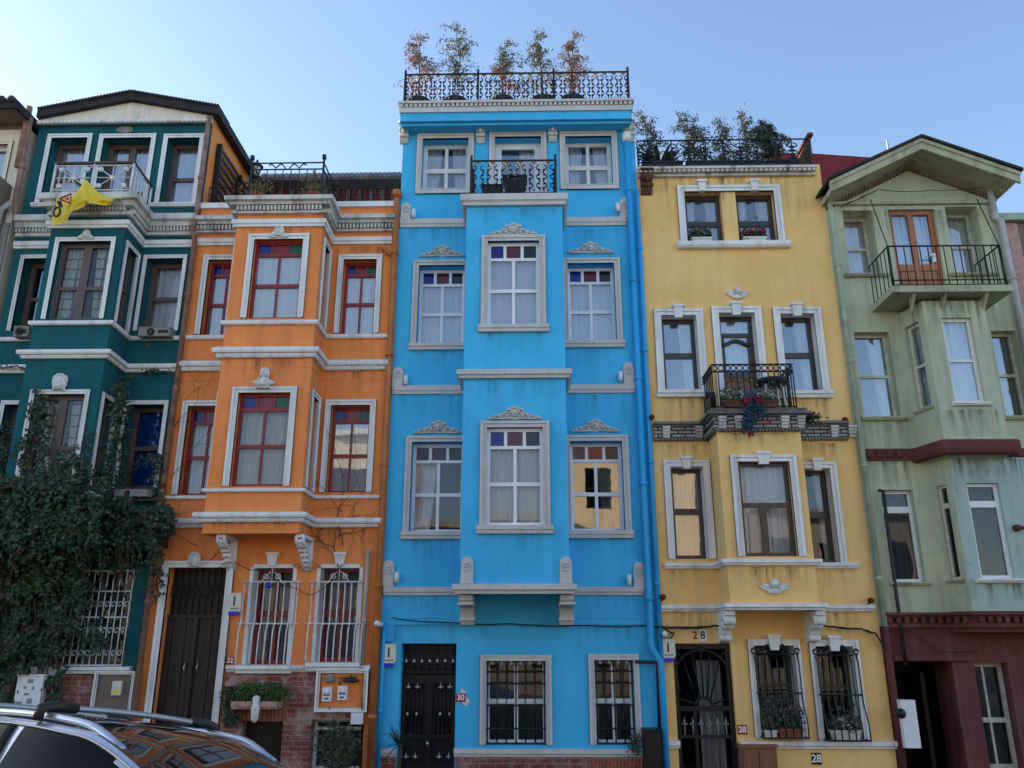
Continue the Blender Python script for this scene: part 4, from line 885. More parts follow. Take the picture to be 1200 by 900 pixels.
# second row
for (x0, x1, y0, y1) in ((776.5, 818.5, 370, 458), (918, 958.5, 368, 459)):
    a, b, c, d = RC(x0, x1, y0, y1)
    window(yel, f0, a, b, c, d, 'dark_frame', .16, .07, hb=((.5, 0, 1, .1),), trim='white_trim', tw=.12, tp=.05, curtain='right', cmat='curtain_blue', pane='glass_strong' if x0 < 800 else 'glass', sill=(.14, .12, .11), keys=(d-.06, d+.17, .17), revmat='white_trim')
a, b, c, d = RC(846, 889, 367, 483)
w = window(yel, f0, a, b, zb1+.02, d, 'dark_frame', .16, .07, hb=((.82, 0, 1, .07), (.44, 0, 1, .1)), trim='white_trim', tw=.12, tp=.05, curtain='full', cmat='curtain_blue', pane='glass_strong', name='balcony_door', keys=(d-.06, d+.17, .17), revmat='white_trim')
t = MB(); zd = zb1+.02+(d-zb1)*.42
t.box(a+.06, b-.06, .18, .21, zb1, zd)
for s in (0, 1):
    u0 = a+.1+(b-a-.2)*.52*s; u1 = u0+(b-a-.2)*.46; t.box(u0, u1, .165, .181, zb1+.08, zd-.1); t.tube([(u0+(u1-u0)*k/8, .17, zd-.1+.06*math.sin(k*math.pi/8)) for k in range(9)], .02, 6)
yel.part('door_panel', t, 'yellow_door', w)
t = MB(); t.tube([(a+.06+(b-a-.12)*k/10, .17, Z(866, 401)+.07*math.sin(math.pi*k/10)**2*1.2) for k in range(11)], .035, 6); t.box(a+.03, a+.11, .165, .2, zd, Z(866, 392)); t.box(b-.11, b-.03, .165, .2, zd, Z(866, 392)); yel.part('door_arch', t, 'dark_frame', w)
# bay front + wings
a, b, c, d = RC(868, 930, 541, 652, Yb)
window(yel, Fb, a, b, c, d, 'dark_frame', .07, .06, vb=((.45, 0, .52, .10),), hb=((.54, 0, 1, .07),), trim='white_trim', tw=.11, tp=.05, curtain='full', cmat='curtain', pane='glass_low', keys=(d-.05, d+.14, .19))
for f in (sl, sr): pass
for (x0, x1, y0, y1, cu, pn) in ((788, 827, 547, 655, 'full', 'glass_strong'), (948, 978, 549, 660, 'right', 'glass_low')):
    a, b, c, d = RC(x0, x1, y0, y1)
    window(yel, f0, a, b, c, d, 'dark_frame', .18, .07, hb=((.52, 0, 1, .1),), trim='white_trim', tw=.11, tp=.05, tsides='lrt' if x0 < 800 else 'rt', curtain=cu, cmat='curtain', pane=pn, keys=(d-.04, d+.15, .15), revmat='white_trim')
bay(yel, Yb, Xl, Xr, 0, zb0, zb1, Fb, (sl, sr))
for (x0, x1, y0, y1, k) in ((887, 935, 756, 865, 0), (960, 1005, 757, 868, 1)):
    a, b, c, d = RC(x0, x1, y0, y1)
    window(yel, f0, a, b, c, d, 'dark_frame', .22, .06, hb=((.55, 0, 1, .06),), trim='white_trim', tw=.09, tp=.05, curtain='blind' if k == 0 else None, cext=(.02, .42), cmat='curtain_grey', pane='glass_dim', keys=(d-.07, d+.15, .17), revmat='white_trim')
    g = MB(); A, B_ = a-.01, b+.03; H = d-c; zt = d-.15*H/1.5
    for i in range(7):
        u = A+(B_-A)*i/6; dd = .10; g.tube([f0.p(u, .03, zt), f0.p(u, .08, zt-.1), f0.p(u, .10, c+H*.4), f0.p(u, .22, c+H*.16), f0.p(u, .22, c+.02)], .011, 5)
    for z, dd in ((zt, .03), (c+H*.48, .10), (c+.02, .22)):
        g.tube([f0.p(A, 0, z), f0.p(A, dd, z), f0.p(B_, dd, z), f0.p(B_, 0, z)], .013, 5)
    for s in (-1, 1):
        uc = (A+B_)/2; g.tube([f0.p(uc+s*(.03+.16*q/10), .04, zt+.12*math.sin(q*.3)+.02) for q in range(11)], .010, 5); g.tube([f0.p((A if s < 0 else B_)+.035*math.cos(q*.7), .06, zt+.05+.04*math.sin(q*.7)) for q in range(9)], .012, 5)
        g.tube([f0.p(uc+s*(.1+.05*math.cos(q*.7)*(1-q/14)), .04, zt+.05+.05*math.sin(q*.7)*(1-q/14)) for q in range(11)], .009, 5)
    yel.part('window_grille', g, 'iron')
# door with sunburst grille
a, b, c, d = RC(792.5, 862, 754, 914)
f0.holes.append((a, b, .05, d, .4)); Yd = .10
def dx_(x, y): return X(x, y, Yd)
t = MB(); zt = d
for u0, u1, z0, z1 in ((a-.005, a+.07, .05, zt), (b-.07, b+.005, .05, zt), (a+.068, b-.068, zt-.08, zt), (a+.068, b-.068, Z(825, 834), Z(825, 828)), (a+.068, b-.068, Z(825, 866), Z(825, 862)), (a+.068, b-.068, .05, .15)): t.box(u0, u1, Yd-.02, Yd+.03, z0, z1)
um = a+(b-a)*.33; t.box(um-.02, um+.03, Yd-.015, Yd+.025, .1, Z(825, 834))
uc = (a+b)/2; zc = Z(825, 800); zo = Z(825, 830); rx = (b-a)*.47; rz = zt-.08-zc-.0
t.tube([(uc+rx*math.cos(k*math.pi/16), Yd, Z(825, 793)+(zt-.1-Z(825, 793))*math.sin(k*math.pi/16)) for k in range(-3, 20)], .025, 6)
t.tube([(uc+.14*math.cos(k*math.pi/8), Yd, zo+.14*math.sin(k*math.pi/8)) for k in range(9)], .022, 6)
for k in range(1, 8):
    an = math.pi*k/8; c_, s_ = math.cos(an), math.sin(an); t.tube([(uc+.14*c_, Yd, zo+.14*s_), (uc+min(rx, abs(.78/max(.05, abs(c_))))*c_*(.95), Yd, zo+(.75 if k in (1, 7) else 1.35)*s_*(.45 if k in (1, 7) else .72))], .014, 5)
for s in (-1, 1): t.tube([(uc+s*rx*.75, Yd, Z(825, 770)), (uc+s*rx*.98, Yd, zt-.08)], .02, 5)
t.tube([(uc, Yd, Z(825, 766)), (uc, Yd, zt-.05)], .03, 5)
do = yel.part('iron_door', t, 'iron_door'); t = MB()
for k in range(6):
    u = a+.13+(b-a-.26)*k/5; z = Z(825, 850); t.tube([(u, Yd, Z(825, 862)), (u, Yd, z+.02)], .010, 5); t.tube([(u, Yd, z), (u, Yd, z+.11)], .022, 6, .002); t.ell((u-.03, Yd, z+.01), .014, .01, .016, 6, 4); t.ell((u+.03, Yd, z+.01), .014, .01, .016, 6, 4)
yel.part('finials', t, 'cement', do)
t = MB(); wavy(t, FR((0, .42)), uc-.02, b-.1, .1, Z(825, 775), 0, .04); yel.part('door_curtain', t, 'curtain_grey', do)
yel.finish(0)
# top cornice
xs0, xs1 = YX0+.02, YX1-.12; t = MB(); z1 = Z(850, 195, -.14); z0 = Z(850, 204.5, -.1)
moulding(t, [(xs0, 0), (xs1, 0)], z0+.06, z1, .17, 'band'); dentils(t, [(xs0, 0), (xs1, 0)], .05, .15, z0+.045, z0+.10, .085); moulding(t, [(xs0, 0), (xs1, 0)], z0, z0+.045, .07, 'flat'); yel.part('dentil_cornice', t, 'old_trim')
t = MB(); u = X(757, 215); console(yel, u, Z(757, 229), Z(757, 203), f0, .2, 'rust')
# weathered brick-panel cornice under the balcony
yc0, yc1 = Z(885, 505.5, Yb), Z(885, 489.5, Yb)
PB = [(YX0+.06, 0), (Xl, 0), (Xl, Yb), (Xr, Yb), (Xr, 0), (YX1-.12, 0)]
PB = [(YX0+.06, 0), (Xl-.0, 0), (Xl-.0, Yb), (Xr, Yb), (Xr, 0), (YX1-.12, 0)]
t = MB(); moulding(t, PB, yc0+.02, yc1, .06, 'flat'); yel.part('cornice_frieze', t, 'brick_grey')
t = MB(); moulding(t, PB, yc1+.0, yc1+.07, .16, 'band'); dentils(t, PB, .0, .085, yc0-.01, yc0+.035, .05, .6); yel.part('cornice_ledge', t, 'black_trim')
def blocks(f, u, mb):
    for k in range(4): z = yc0+.03+(yc1-yc0-.03)*k/4; f.box(mb, u-.05-.004*k, u+.05+.004*k, -.01, .09+.015*k, z+.004, z+(yc1-yc0)/4-.008)
t = MB()
for x in (780, 818): blocks(f0, X(x, 510), t)
for x in (976, 997): blocks(f0, X(x, 510), t)
for x in (845, 864, 918, 937): blocks(Fb, X(x, 497, Yb), t)
yel.part('corbel_blocks', t, 'old_trim')
t = MB(); t.box(Xl-.10, Xr+.10, Yb-.14, -.001, yc1+.07, zb1+.03); yel.part('balcony_floor', t, 'black_trim')
# balcony rail
Yr = Yb-.08; A, B_ = X(834.5, 440, Yr), X(929.5, 440, Yr); z0, z1 = zb1+.03, Z(882, 427, Yr)
t = MB(); fr = F(Yr)
def ringrail(mb, A, B_, z0, z1, n):
    A = Vector(A); B_ = Vector(B_); d_ = (B_-A).normalized(); 
    for z in (z1, z1-.12, z0+.04): mb.tube([(A.x, A.y, z), (B_.x, B_.y, z)], .013, 6)
    for i in range(n+1):
        q = A+(B_-A)*i/n; mb.tube([(q.x, q.y, z0), (q.x, q.y, z1-.12)], .011, 5)
        if i < n:
            q = A+(B_-A)*(i+.5)/n; mb.tube([(q.x+d_.x*.045*math.cos(k*.785), q.y+d_.y*.045*math.cos(k*.785), z1-.06+.045*math.sin(k*.785)) for k in range(9)], .009, 5)
ringrail(t, (A, Yr), (B_, Yr), z0, z1, 13); ringrail(t, (A, Yr), (A, -.02), z0, z1, 6); ringrail(t, (B_, Yr), (B_, -.02), z0, z1, 6); yel.part('balcony_railing', t, 'iron')
# sill band and lower band with the corbels
t = MB(); PY = [(X(778, 660), 0), (Xl, 0), (Xl, Yb), (Xr, Yb), (Xr, 0), (X(1004, 660), 0)]
moulding(t, PY, Z(905, 662.5, Yb), Z(905, 655.5, Yb), .09, 'band'); yel.part('sill_band', t, 'white_trim')
t = MB(); PY[0] = (X(774, 710), 0); PY[-1] = (X(1023, 712), 0); moulding(t, PY, Z(905, 715, Yb), Z(905, 707, Yb), .10, 'band'); yel.part('string_course', t, 'white_trim')
for x in (855, 951):
    u = X(x+(8 if x > 900 else -1), 716, Yb+.1); t = MB(); zt = Z(905, 715.5, Yb)-.002; pr = [(0, zt), (-.6, zt), (-.6, zt-.06), (-.5, zt-.08), (-.55, zt-.13), (-.48, zt-.19), (-.36, zt-.2), (-.3, zt-.26), (-.26, zt-.33), (-.2, zt-.36), (-.22, zt-.42), (0, zt-.46)]
    t.prism([(u-.07, a_, b_) for a_, b_ in pr], (.14, 0, 0))
    for (yy, zz, rr) in ((-.5, zt-.13, .07), (-.36, zt-.2, .055), (-.2, zt-.38, .05)): t.tube([(u-.085, yy, zz), (u+.085, yy, zz)], rr, 10)
    yel.part('bracket', t, 'white_trim')
drips(yel, f0, YX0+.3, YX1-.2, Z(850, 206), 1.3); drips(yel, Fb, Xl+.02, Xr-.02, yc0-.02, .35); drips(yel, Fb, Xl+.02, Xr-.02, Z(905, 664, Yb), .4)
for a_, b_ in ((YX0+.15, Xl-.02), (Xr+.02, YX1-.2)):
    for yy, L_ in ((520, .4), (668, .35), (718, .7)): drips(yel, f0, a_, b_, Z(900, yy), L_)
# winged ornaments
def wings(h, f, u, z, w, face=True):
    t = MB(); 
    for s in (-1, 1):
        for k in range(7): q = k/6; t.tube([f.p(u+s*w*.06, .02, z-.07+.020*k), f.p(u+s*w*(.2+.02*k), .035, z-.065+.019*k), f.p(u+s*w*(.22+.045*k), .02, z-.055+.012*k)], .018, 5, .010)
    t.prism([f.p(u+a*w, -.01, z+b*w*.5) for a, b in ((-.5, .04), (-.3, .06), (-.14, .18), (-.08, .36), (.08, .36), (.14, .18), (.3, .06), (.5, .04), (.32, -.16), (.14, -.30), (0, -.34), (-.14, -.30), (-.32, -.16))][::-1], f.p(0, .035, 0)-f.p(0, -.01, 0))
    t.ell(f.p(u, .05, z+.05), w*.12, .05, w*.13, 10, 7); t.ell(f.p(u, .10, z+.045), .012, .015, .015, 6, 4); t.ell(f.p(u, .03, z-.05), w*.16, .03, w*.10, 8, 5)
    for k in range(5): a_ = math.pi*k/4; t.ell(f.p(u+w*.11*math.cos(a_), .05, z+.07+w*.10*math.sin(a_)), .02, .025, .02, 6, 4)
    return h.part('winged_ornament', t, 'stone')
wings(yel, Fb, X(907, 688, Yb), Z(907, 689, Yb), .44); wings(yel, f0, X(864, 344), Z(864, 345.5), .42)
t = MB(); zb_ = Z(960, 871.5)
for x0, x1 in ((782, 796), (866, 1049)): moulding(t, [(X(x0, 868), 0), (X(x1, 868)-(.0 if x1 < 800 else .0), 0)], Z(960, 877), Z(960, 868), .09, 'band')
yel.part('base_moulding', t, 'white_trim')
# roof terrace rail
Yr = .05; A, B_ = YX0+.05, X(949, 180, Yr); z0, z1 = yel.ztop+.03, Z(850, 163.5, Yr)
t = MB(); f = F(Yr)
f.box(t, A, B_, -.012, .012, z1-.018, z1); f.box(t, A, B_, -.01, .01, z0, z0+.014)
n = 10
for i in range(n+1): u = A+(B_-A)*i/n; t.tube([f.p(u, 0, z0), f.p(u, 0, z1)], .012, 5)
for i in range(n):
    if i in (0, 2, 3, 5, 6, 8, 9): lyre(t, f, A+(B_-A)*(i+.5)/n, .42, z0, z1-.02, 0, .013)
yel.part('roof_railing', t, 'iron')
t = MB(); u0, u1 = X(930, 185, .3), X(950, 185, .3); zz = Z(940, 164, .3)
t.prism([(u0-.05, .2, z0-.05), (u1, .2, z0-.05), (u1, .2, zz), (u0+.30, .2, zz), (u0+.18, .2, zz-.25)], (0, .6, 0)); t.box(u0+.26, u1+.04, .15, .85, zz, zz+.06); yel.part('chimney', t, 'rust')
# =================================================================== GREEN (right) HOUSE
GX0, GX1 = YX1, X(1186, 330)
grn = House('green_house', GX0, GX1, 'weathered pale green house with maroon ground floor and deep wooden gable', 'green', Z(1075, 236))
f0 = grn.F0; Yb = -.62; Fb = F(Yb)
Xl = avg(X(1089, 400, Yb), X(1104, 512, Yb)); Xr = avg(X(1156, 378, Yb), X(1183, 514, Yb)); dx = Xl-avg(X(1073, 520), X(1051, 385))
zb0, zb1 = Z(1150, 533, Yb), Z(1100, 347, Yb-.2); sl, sr = sideframes(Xl, Xr, dx, Yb)
for (x0, x1, y0, y1) in ((992, 1027, 246.5, 322), (1114, 1152, 242, 321)):
    a, b, c, d = RC(x0, x1, y0, y1); window(grn, f0, a, b, c, d, 'old_frame', .3, .05, hb=((.5, 0, 1, .05),), curtain='full', cmat='curtain', pane='glass', sill=(.12, .05, .09), sillmat='green_trim')
a, b, c, d = RC(1047, 1102, 245, 336)
zfl = Z(1120, 335, -.8)
w = window(grn, f0, a, b, zfl, d, 'door_wood', .06, .08, vb=((.5, 0, 1, .1),), hb=((.40, 0, 1, .12), (.03, 0, 1, .2)), curtain='full', cmat='curtain_blue', pane='glass_strong', name='balcony_door', fd=.08)
t = MB(); f0.box(t, a+.06, b-.06, -.12, -.09, zfl, zfl+(d-zfl)*.4)
for s in range(8): u = a+.1+(b-a-.2)*(s+.5)/8; f0.box(t, u-.035, u+.035, -.10, -.075, zfl+.1, zfl+(d-zfl)*.36)
grn.part('door_panel', t, 'door_wood', w); t = MB(); uu = b-.12; t.box(uu-.025, uu+.025, .02, .045, Z(1095, 306), Z(1095, 296)); t.tube([(uu, -.0, Z(1095, 299)), (uu-.13, -.0, Z(1095, 299))], .013, 6); grn.part('handle', t, 'plastic_white', w)
for (x0, x1, y0, y1, cu, cm) in ((1007, 1049, 389, 489, 'right', 'curtain_blue'), (1170, 1200, 387.5, 488, 'full', 'curtain_grey')):
    a, b, c, d = RC(x0, x1, y0, y1); b = min(b, GX1-.1); window(grn, f0, a, b, c, d, 'old_frame', .16, .045, hb=((.5, 0, 1, .05),), curtain=cu, cmat=cm, pane='glass', sill=(.08, .06, .09), sillmat='green_trim')
a, b, c, d = RC(1111, 1147, 372, 472, Yb)
window(grn, Fb, a, b, c, d, 'white_frame', .06, .055, hb=((.5, 0, 1, .05),), curtain='full', cmat='curtain_blue', pane='glass', sill=(.06, .05, .08), sillmat='white_trim')
for f in (sl, sr): window(grn, f, f.L*.25, f.L*.78, c, d, 'old_frame', .07, .05, hb=((.5, 0, 1, .05),), curtain='full', cmat='curtain_blue', pane='glass', sill=(.05, .05, .05), sillmat='green_trim')
bay(grn, Yb, Xl, Xr, dx, zb0, zb1, Fb, (sl, sr))
# lower bay
Yc = -.42; Fc = F(Yc); Xl2 = avg(X(1116, 560, Yc), X(1138, 708, Yc)); Xr2 = X(1225, 640, Yc); dx2 = Xl2-avg(X(1090, 572), X(1106, 690)); zc0, zc1 = Z(1150, 742, Yc), zb0-.0
s2l, s2r = sideframes(Xl2, Xr2, dx2, Yc)
a, b, c, d = RC(1039, 1077.5, 574, 682)
window(grn, f0, a, b, c, d, 'new_white', .12, .05, hb=((.79, 0, 1, .10),), curtain='full', cmat='curtain_grey', pane='glass_dim', sill=(.06, .05, .08), sillmat='green_trim')
a, b, c, d = RC(1141, 1180, 566, 678, Yc)
LB = MB()
window(grn, Fc, a, b, c, d, 'new_white', .07, .05, hb=((.78, 0, 1, .10),), curtain='full', cmat='curtain_grey', pane='glass_dim', sill=(.1, .06, .1), sillmat='white_trim')
window(grn, Fc, b+.55, b+1.1, c, d, 'new_white', .07, .05, hb=((.78, 0, 1, .10),), curtain='full', cmat='curtain_grey', pane='glass_dim', sill=(.1, .06, .1), sillmat='white_trim')
window(grn, s2l, s2l.L*.3, s2l.L*.72, c, d, 'old_frame', .05, .04, hb=((.78, 0, 1, .08),), curtain='full', cmat='curtain_grey', pane='glass_dim', sill=(.06, .05, .06), sillmat='green_trim')
zsp = Z(1150, 716, Yc)
Fc.wall(LB, Xl2, Xr2, zsp, zc1); s2l.wall(grn.wallmb, 0, s2l.L, zsp, zc1); LB.quad((Xr2, Yc, zsp), (Xr2+.2, 0, zsp), (Xr2+.2, 0, zc1), (Xr2, Yc, zc1))
f0.holes.append((Xl2-dx2+.06, Xr2, zsp, zc1-.06, 0))
MBm = MB()
f0.holes.append((X(1054, 850), X(1127, 850), .05, Z(1090, 775), .6))
grn.X1s = GX1
aw, bw_, cw, dw = RC(1152, 1192, 777, 914)
window(grn, f0, aw, bw_, .15, dw, 'old_frame', .18, .06, vb=((.42, 0, 1),), hb=((.45, 0, 1, .07),), curtain='full', cmat='curtain_grey', pane='glass_dim')
zma = Z(1060, 734)
grn.finish(0, floor0=zma)
f0.wall(MBm, GX0, GX1, 0, zma-.0); 
MBm.prism([(Xl2-dx2, 0, zsp-.3), (Xl2, Yc, zsp-.3), (Xr2, Yc, zsp-.3), (Xr2+.2, 0, zsp-.3)], (0, 0, .3-.002)); grn.part('ground_floor_wall', MBm, 'maroon')
grn.part('lower_bay_wall', LB, 'mint')
t = MB(); dk = (X(1054, 850), X(1127, 850)); t.box(dk[0]-.3, dk[1]+.3, 1.2, 1.24, .05, Z(1090, 770)); t.box(dk[1]-.28, dk[1]-.22, .5, 1.1, .05, Z(1090, 790)); grn.part('doorway_dark_panel', t, 'ink')  # black sheet behind the opening paints its darkness; narrow box is a door leaf
# bands
t = MB(); zl0, zl1 = Z(1150, 533, Yb), Z(1150, 516, Yb)
PG = [(Xl-dx, 0), (Xl, Yb), (Xr, Yb), (Xr+dx, 0)]
sweep(t, PG, [(-.02, zl0), (.06, zl0), (.10, zl0+.03), (.12, zl0+.1), (.12, zl1-.03), (.09, zl1), (-.02, zl1)]); grn.part('bay_ledge', t, 'maroon')
t = MB(); zq0, zq1 = Z(1040, 540), Z(1040, 526.5)
for p in ([(GX0+.1, 0), (Xl-dx-.05, 0)], [(Xr+dx+.05, 0), (GX1, 0)]): t = MB(); moulding(t, p, zq0, zq1, .05, 'flat'); dentils(t, p, .0, .08, zq0+.05, zq1-.04, .16, .6); grn.part('tile_band', t, 'maroon')
t = MB(); PG2 = [(GX0+.08, 0), (Xl2-dx2, 0), (Xl2, Yc), (Xr2, Yc)]
zq0, zq1 = Z(1060, 733), Z(1060, 718)
moulding(t, PG2, zq1-.07, zq1, .14, 'band'); moulding(t, PG2, zq0, zq1-.07, .03, 'flat'); dentils(t, PG2, .0, .10, zq0+.04, zq1-.07, .12, .5); moulding(t, PG2, zq0-.03, zq0+.03, .07, 'flat'); grn.part('dentil_cornice', t, 'maroon')
t = MB(); moulding(t, [(GX0+.1, 0), (X(1140, 770), 0)], Z(1090, 774), Z(1090, 770), .06, 'flat'); grn.part('door_lintel', t, 'maroon')
# balcony
Ys = -.86; z0, z1 = Z(1120, 341.5, Ys), Z(1120, 334, Ys); A, B_ = X(1046, 338, Ys), X(1187, 338, Ys)
t = MB(); t.box(A, B_, Ys, -.001, z0, z1); sl_ = grn.part('balcony_slab', t, 'green_trim')
t = MB()
for u in (X(1066, 345, Yb), X(1102, 345, Yb), X(1150, 345, Yb)): t = MB(); t.prism([(u-.03, Ys+.05, z0-.002), (u-.02, Yb+.02, z0-.24), (u-.02, Yb+.02, z0-.002)], (.04, 0, 0)); grn.part('slab_bracket', t, 'green_trim')
t = MB(); zr = Z(1110, 288, Ys+.06); y_ = Ys+.06
plainrail(t, (A+.05, y_), (B_-.05, y_), z1, zr, .125, post='plain'); plainrail(t, (A+.05, y_), (A+.05, -.05), z1, zr, .13, post='plain'); plainrail(t, (B_-.05, y_), (B_-.05, -.05), z1, zr, .13, post='plain')
t.tube([(A+.05, y_, z1+.12), (B_-.05, y_, z1+.12)], .012, 5)
for u in (A+.05, B_-.05): t.tube([(u, y_, z1), (u, y_, zr)], .022, 6); t.tube([(u, y_, zr), (u+(.0), y_+.35, Z(1090, 235, -.4))], .009, 5)
grn.part('balcony_railing', t, 'iron')
drips(grn, Fb, Xl+.01, Xr-.01, z0-.01, .9, 'stain_strong'); drips(grn, Fb, Xl+.01, Xr-.01, Z(1130, 480, Yb), .5, 'stain_strong'); drips(grn, sl, .01, sl.L-.01, z0-.01, .8, 'stain_strong')
drips(grn, Fc, Xl2+.01, Xr2-.02, zc1-.01, .7, 'stain_strong'); drips(grn, Fc, Xl2+.01, Xr2-.02, Z(1170, 684, Yc), .35, 'stain_strong'); drips(grn, f0, GX0+.2, Xl-dx-.05, Z(1040, 541), .5, 'stain_strong'); drips(grn, f0, GX0+.2, Xl-dx-.05, Z(1040, 494), .6, 'stain')
drips(grn, f0, GX0+.2, GX1-.2, Z(1060, 246), .8, 'stain')
# gable + roof with deep wooden eaves
Yo = -.55; ax = X(1078, 170, Yo); za = Z(1078, 173, Yo); uL, uR = X(974, 215, Yo), X(1191, 210, Yo); zRL, zRR = Z(1078, 222, Yo), Z(1078, 214, Yo); zl_, zr_ = Z(972, 234), Z(1170, 231)
def rl(u):        # roof underside height at X
    q = abs(u-ax)/((ax-uL) if u < ax else (uR-ax)); return za-q*(za-(zRL if u < ax else zRR))
t = MB(); t.prism([(GX0, .0, grn.ztop), (GX1, .0, grn.ztop), (GX1, .0, max(grn.ztop+.02, rl(GX1)-.02)), (ax, .0, za-.02), (GX0, .0, max(grn.ztop+.02, rl(GX0)-.02))], (0, .2, 0)); grn.part('gable', t, 'green')
t = MB(); th = .09
t.prism([(uL, Yo, rl(uL)), (ax, Yo, rl(ax)), (uR, Yo, rl(uR)), (uR, Yo, rl(uR)+th), (ax, Yo, rl(ax)+th), (uL, Yo, rl(uL)+th)], (0, 6.5, 0)); ro = grn.part('roof', t, 'green_trim')
t = MB(); t.prism([(uL-.04, Yo-.05, rl(uL)-.05), (ax, Yo-.05, rl(ax)-.05), (uR+.04, Yo-.05, rl(uR)-.05), (uR+.04, Yo-.05, rl(uR)+.15), (ax, Yo-.05, rl(ax)+.15), (uL-.04, Yo-.05, rl(uL)+.15)], (0, .05, 0))
t.prism([(uL-.04, Yo-.08, rl(uL)+.08), (ax, Yo-.08, rl(ax)+.08), (uR+.04, Yo-.08, rl(uR)+.08), (uR+.04, Yo-.08, rl(uR)+.15), (ax, Yo-.08, rl(ax)+.15), (uL-.04, Yo-.08, rl(uL)+.15)], (0, .03, 0)); grn.part('barge_board', t, 'green_trim', ro)
t = MB(); t.prism([(uL-.08, Yo-.12, rl(uL)+.152), (ax, Yo-.12, rl(ax)+.152), (uR+.08, Yo-.12, rl(uR)+.152), (uR+.08, Yo-.12, rl(uR)+.20), (ax, Yo-.12, rl(ax)+.20), (uL-.08, Yo-.12, rl(uL)+.20)], (0, 6.6, 0)); grn.part('roof_covering', t, 'roof_dark', ro)
t = MB()
for i in range(5): y = Yo+.09*(i+1)-.0; t.prism([(uL, y, rl(uL)-.008), (ax, y, rl(ax)-.008), (uR, y, rl(uR)-.008), (uR, y, rl(uR)-.001), (ax, y, rl(ax)-.001), (uL, y, rl(uL)-.001)], (0, .07, 0))
grn.part('soffit_boards', t, 'green_trim', ro)
t = MB(); n = 26
for side in (0, 1):
    for i in range(n):
        u = (GX0+(ax-GX0)*(i+.5)/n) if side == 0 else (ax+(GX1-ax)*(i+.5)/n); t.box(u-.022, u+.022, -.05, .0, rl(u)-.12, rl(u)-.03)
grn.part('dentils', t, 'brown_plaster')
t = MB(); t.prism([(GX0, -.03, rl(GX0)-.06), (ax, -.03, rl(ax)-.06), (GX1, -.03, rl(GX1)-.06), (GX1, -.03, rl(GX1)+.0), (ax, -.03, rl(ax)+.0), (GX0, -.03, rl(GX0))], (0, .028, 0)); grn.part('gable_moulding', t, 'green_trim')
t = MB(); t.box(GX0+.05, GX1-.05, -.06, .0, Z(1075, 240.5), Z(1075, 237)); grn.part('tie_beam', t, 'green_trim')
downpipe(grn, [(GX0+.03, -.12, Z(965, 240)), (GX0+.06, -.10, Z(968, 250)), (GX0+.06, -.07, zma)], .045, 'pipe_green')
downpipe(grn, [(GX0+.06, -.07, zma), (GX0+.06, -.07, .1)], .05, 'maroon')
downpipe(grn, [(GX0+.27, -.03, Z(1026, 575)), (GX0+.30, -.09, Z(1027, 576)), (GX0+.30, -.06, Z(1045, 700)), (GX0+.30, -.06, Z(1060, 780))], .028, 'pot_black', False)
downpipe(grn, [(GX1-.12, -.08, Z(1178, 225)), (GX1-.12, -.08, Z(1178, 258)), (GX1-.05, -.10, Z(1178, 262)), (GX1-.05, -.08, Z(1215, 500))], .06, 'pipe_grey')
# =================================================================== NEIGHBOURS
CX1 = TX0-.16
crm = House('cream_house', CX1-16, CX1, 'cream house with a dark eave and red balcony, cut by the left edge', 'cream', Z(20, 152))
a, b, c, d = RC(-40, 3.5, 170, 240)
window(crm, crm.F0, a, b, c, d, 'new_white', .1, .06, vb=((.5, 0, 1),), trim='cream', tw=.08, tp=.04, curtain='full', pane='glass_strong')
for y in (330, 480): a, b, c, d = RC(-90, -40, y, y+90); window(crm, crm.F0, a, b, c, d, 'new_white', .1, .06, vb=((.5, 0, 1),), trim='cream', tw=.08, curtain='full')
crm.finish(0)
t = MB(); t.box(CX1-16.1, CX1+.06, -.55, 7, Z(20, 126, -.55), Z(20, 118, -.55)); crm.part('roof', t, 'roof_dark')
t = MB(); t.box(CX1-16.05, CX1+.0, -.5, .0, Z(20, 128, -.5), Z(20, 126, -.55)-.002); t.box(CX1-16, CX1-.02, -.01, .01, crm.ztop, Z(20, 128, -.5)); crm.part('eave_soffit', t, 'brown_plaster')
t = MB()
for i in range(24): t.tube([(CX1-4.2+.18*i, -.6, Z(20, 117, -.55)), (CX1-4.2+.18*i, 1, Z(20, 116, -.55))], .07, 6)
crm.part('roof_tiles', t, 'roof_dark')
t = MB(); t.box(CX1-3.5, CX1-.45, -.75, .0, Z(10, 243, -.75), Z(10, 197, -.75)); bo = crm.part('balcony_front', t, 'redplaster'); t = MB(); t.box(CX1-.45, CX1-.12, -.72, .0, Z(10, 240, -.75), Z(10, 192, -.75)); t.box(CX1-3.55, CX1-.40, -.8, 0, Z(10, 248, -.75), Z(10, 243.2, -.75)); t.box(CX1-3.55, CX1-.46, -.8, -.7, Z(10, 197, -.75), Z(10, 194, -.75)); crm.part('balcony_pier', t, 'brown_plaster')
t = MB(); t.box(CX1-15.99, CX1-.01, -.04, -.001, 0, Z(5, 262)); crm.part('lower_wall', t, 'cement')
downpipe(crm, [(CX1-.02, -.12, Z(38, 130)), (CX1-.02, -.12, Z(28, 200))], .055, 'pipe_rust'); downpipe(crm, [(CX1+.02, -.16, Z(24, 243)), (CX1-.12, -.16, Z(16, 250)), (CX1-.16, -.12, Z(13, 262)), (CX1-.16, -.12, Z(-8, 360)), (CX1-.16, -.12, .1)], .05, 'pipe_grey')
RX0 = GX1+.05
brn = House('brown_house', RX0, RX0+4.5, 'low brown plastered house with a grey gutter, cut by the right edge', 'brown_plaster', Z(1195, 262))
a, b, c, d = RX0+.8, RX0+1.6, Z(1195, 420), Z(1195, 340); window(brn, brn.F0, a, b, c, d, 'new_white', .1, .06, vb=((.5, 0, 1),), curtain='full')
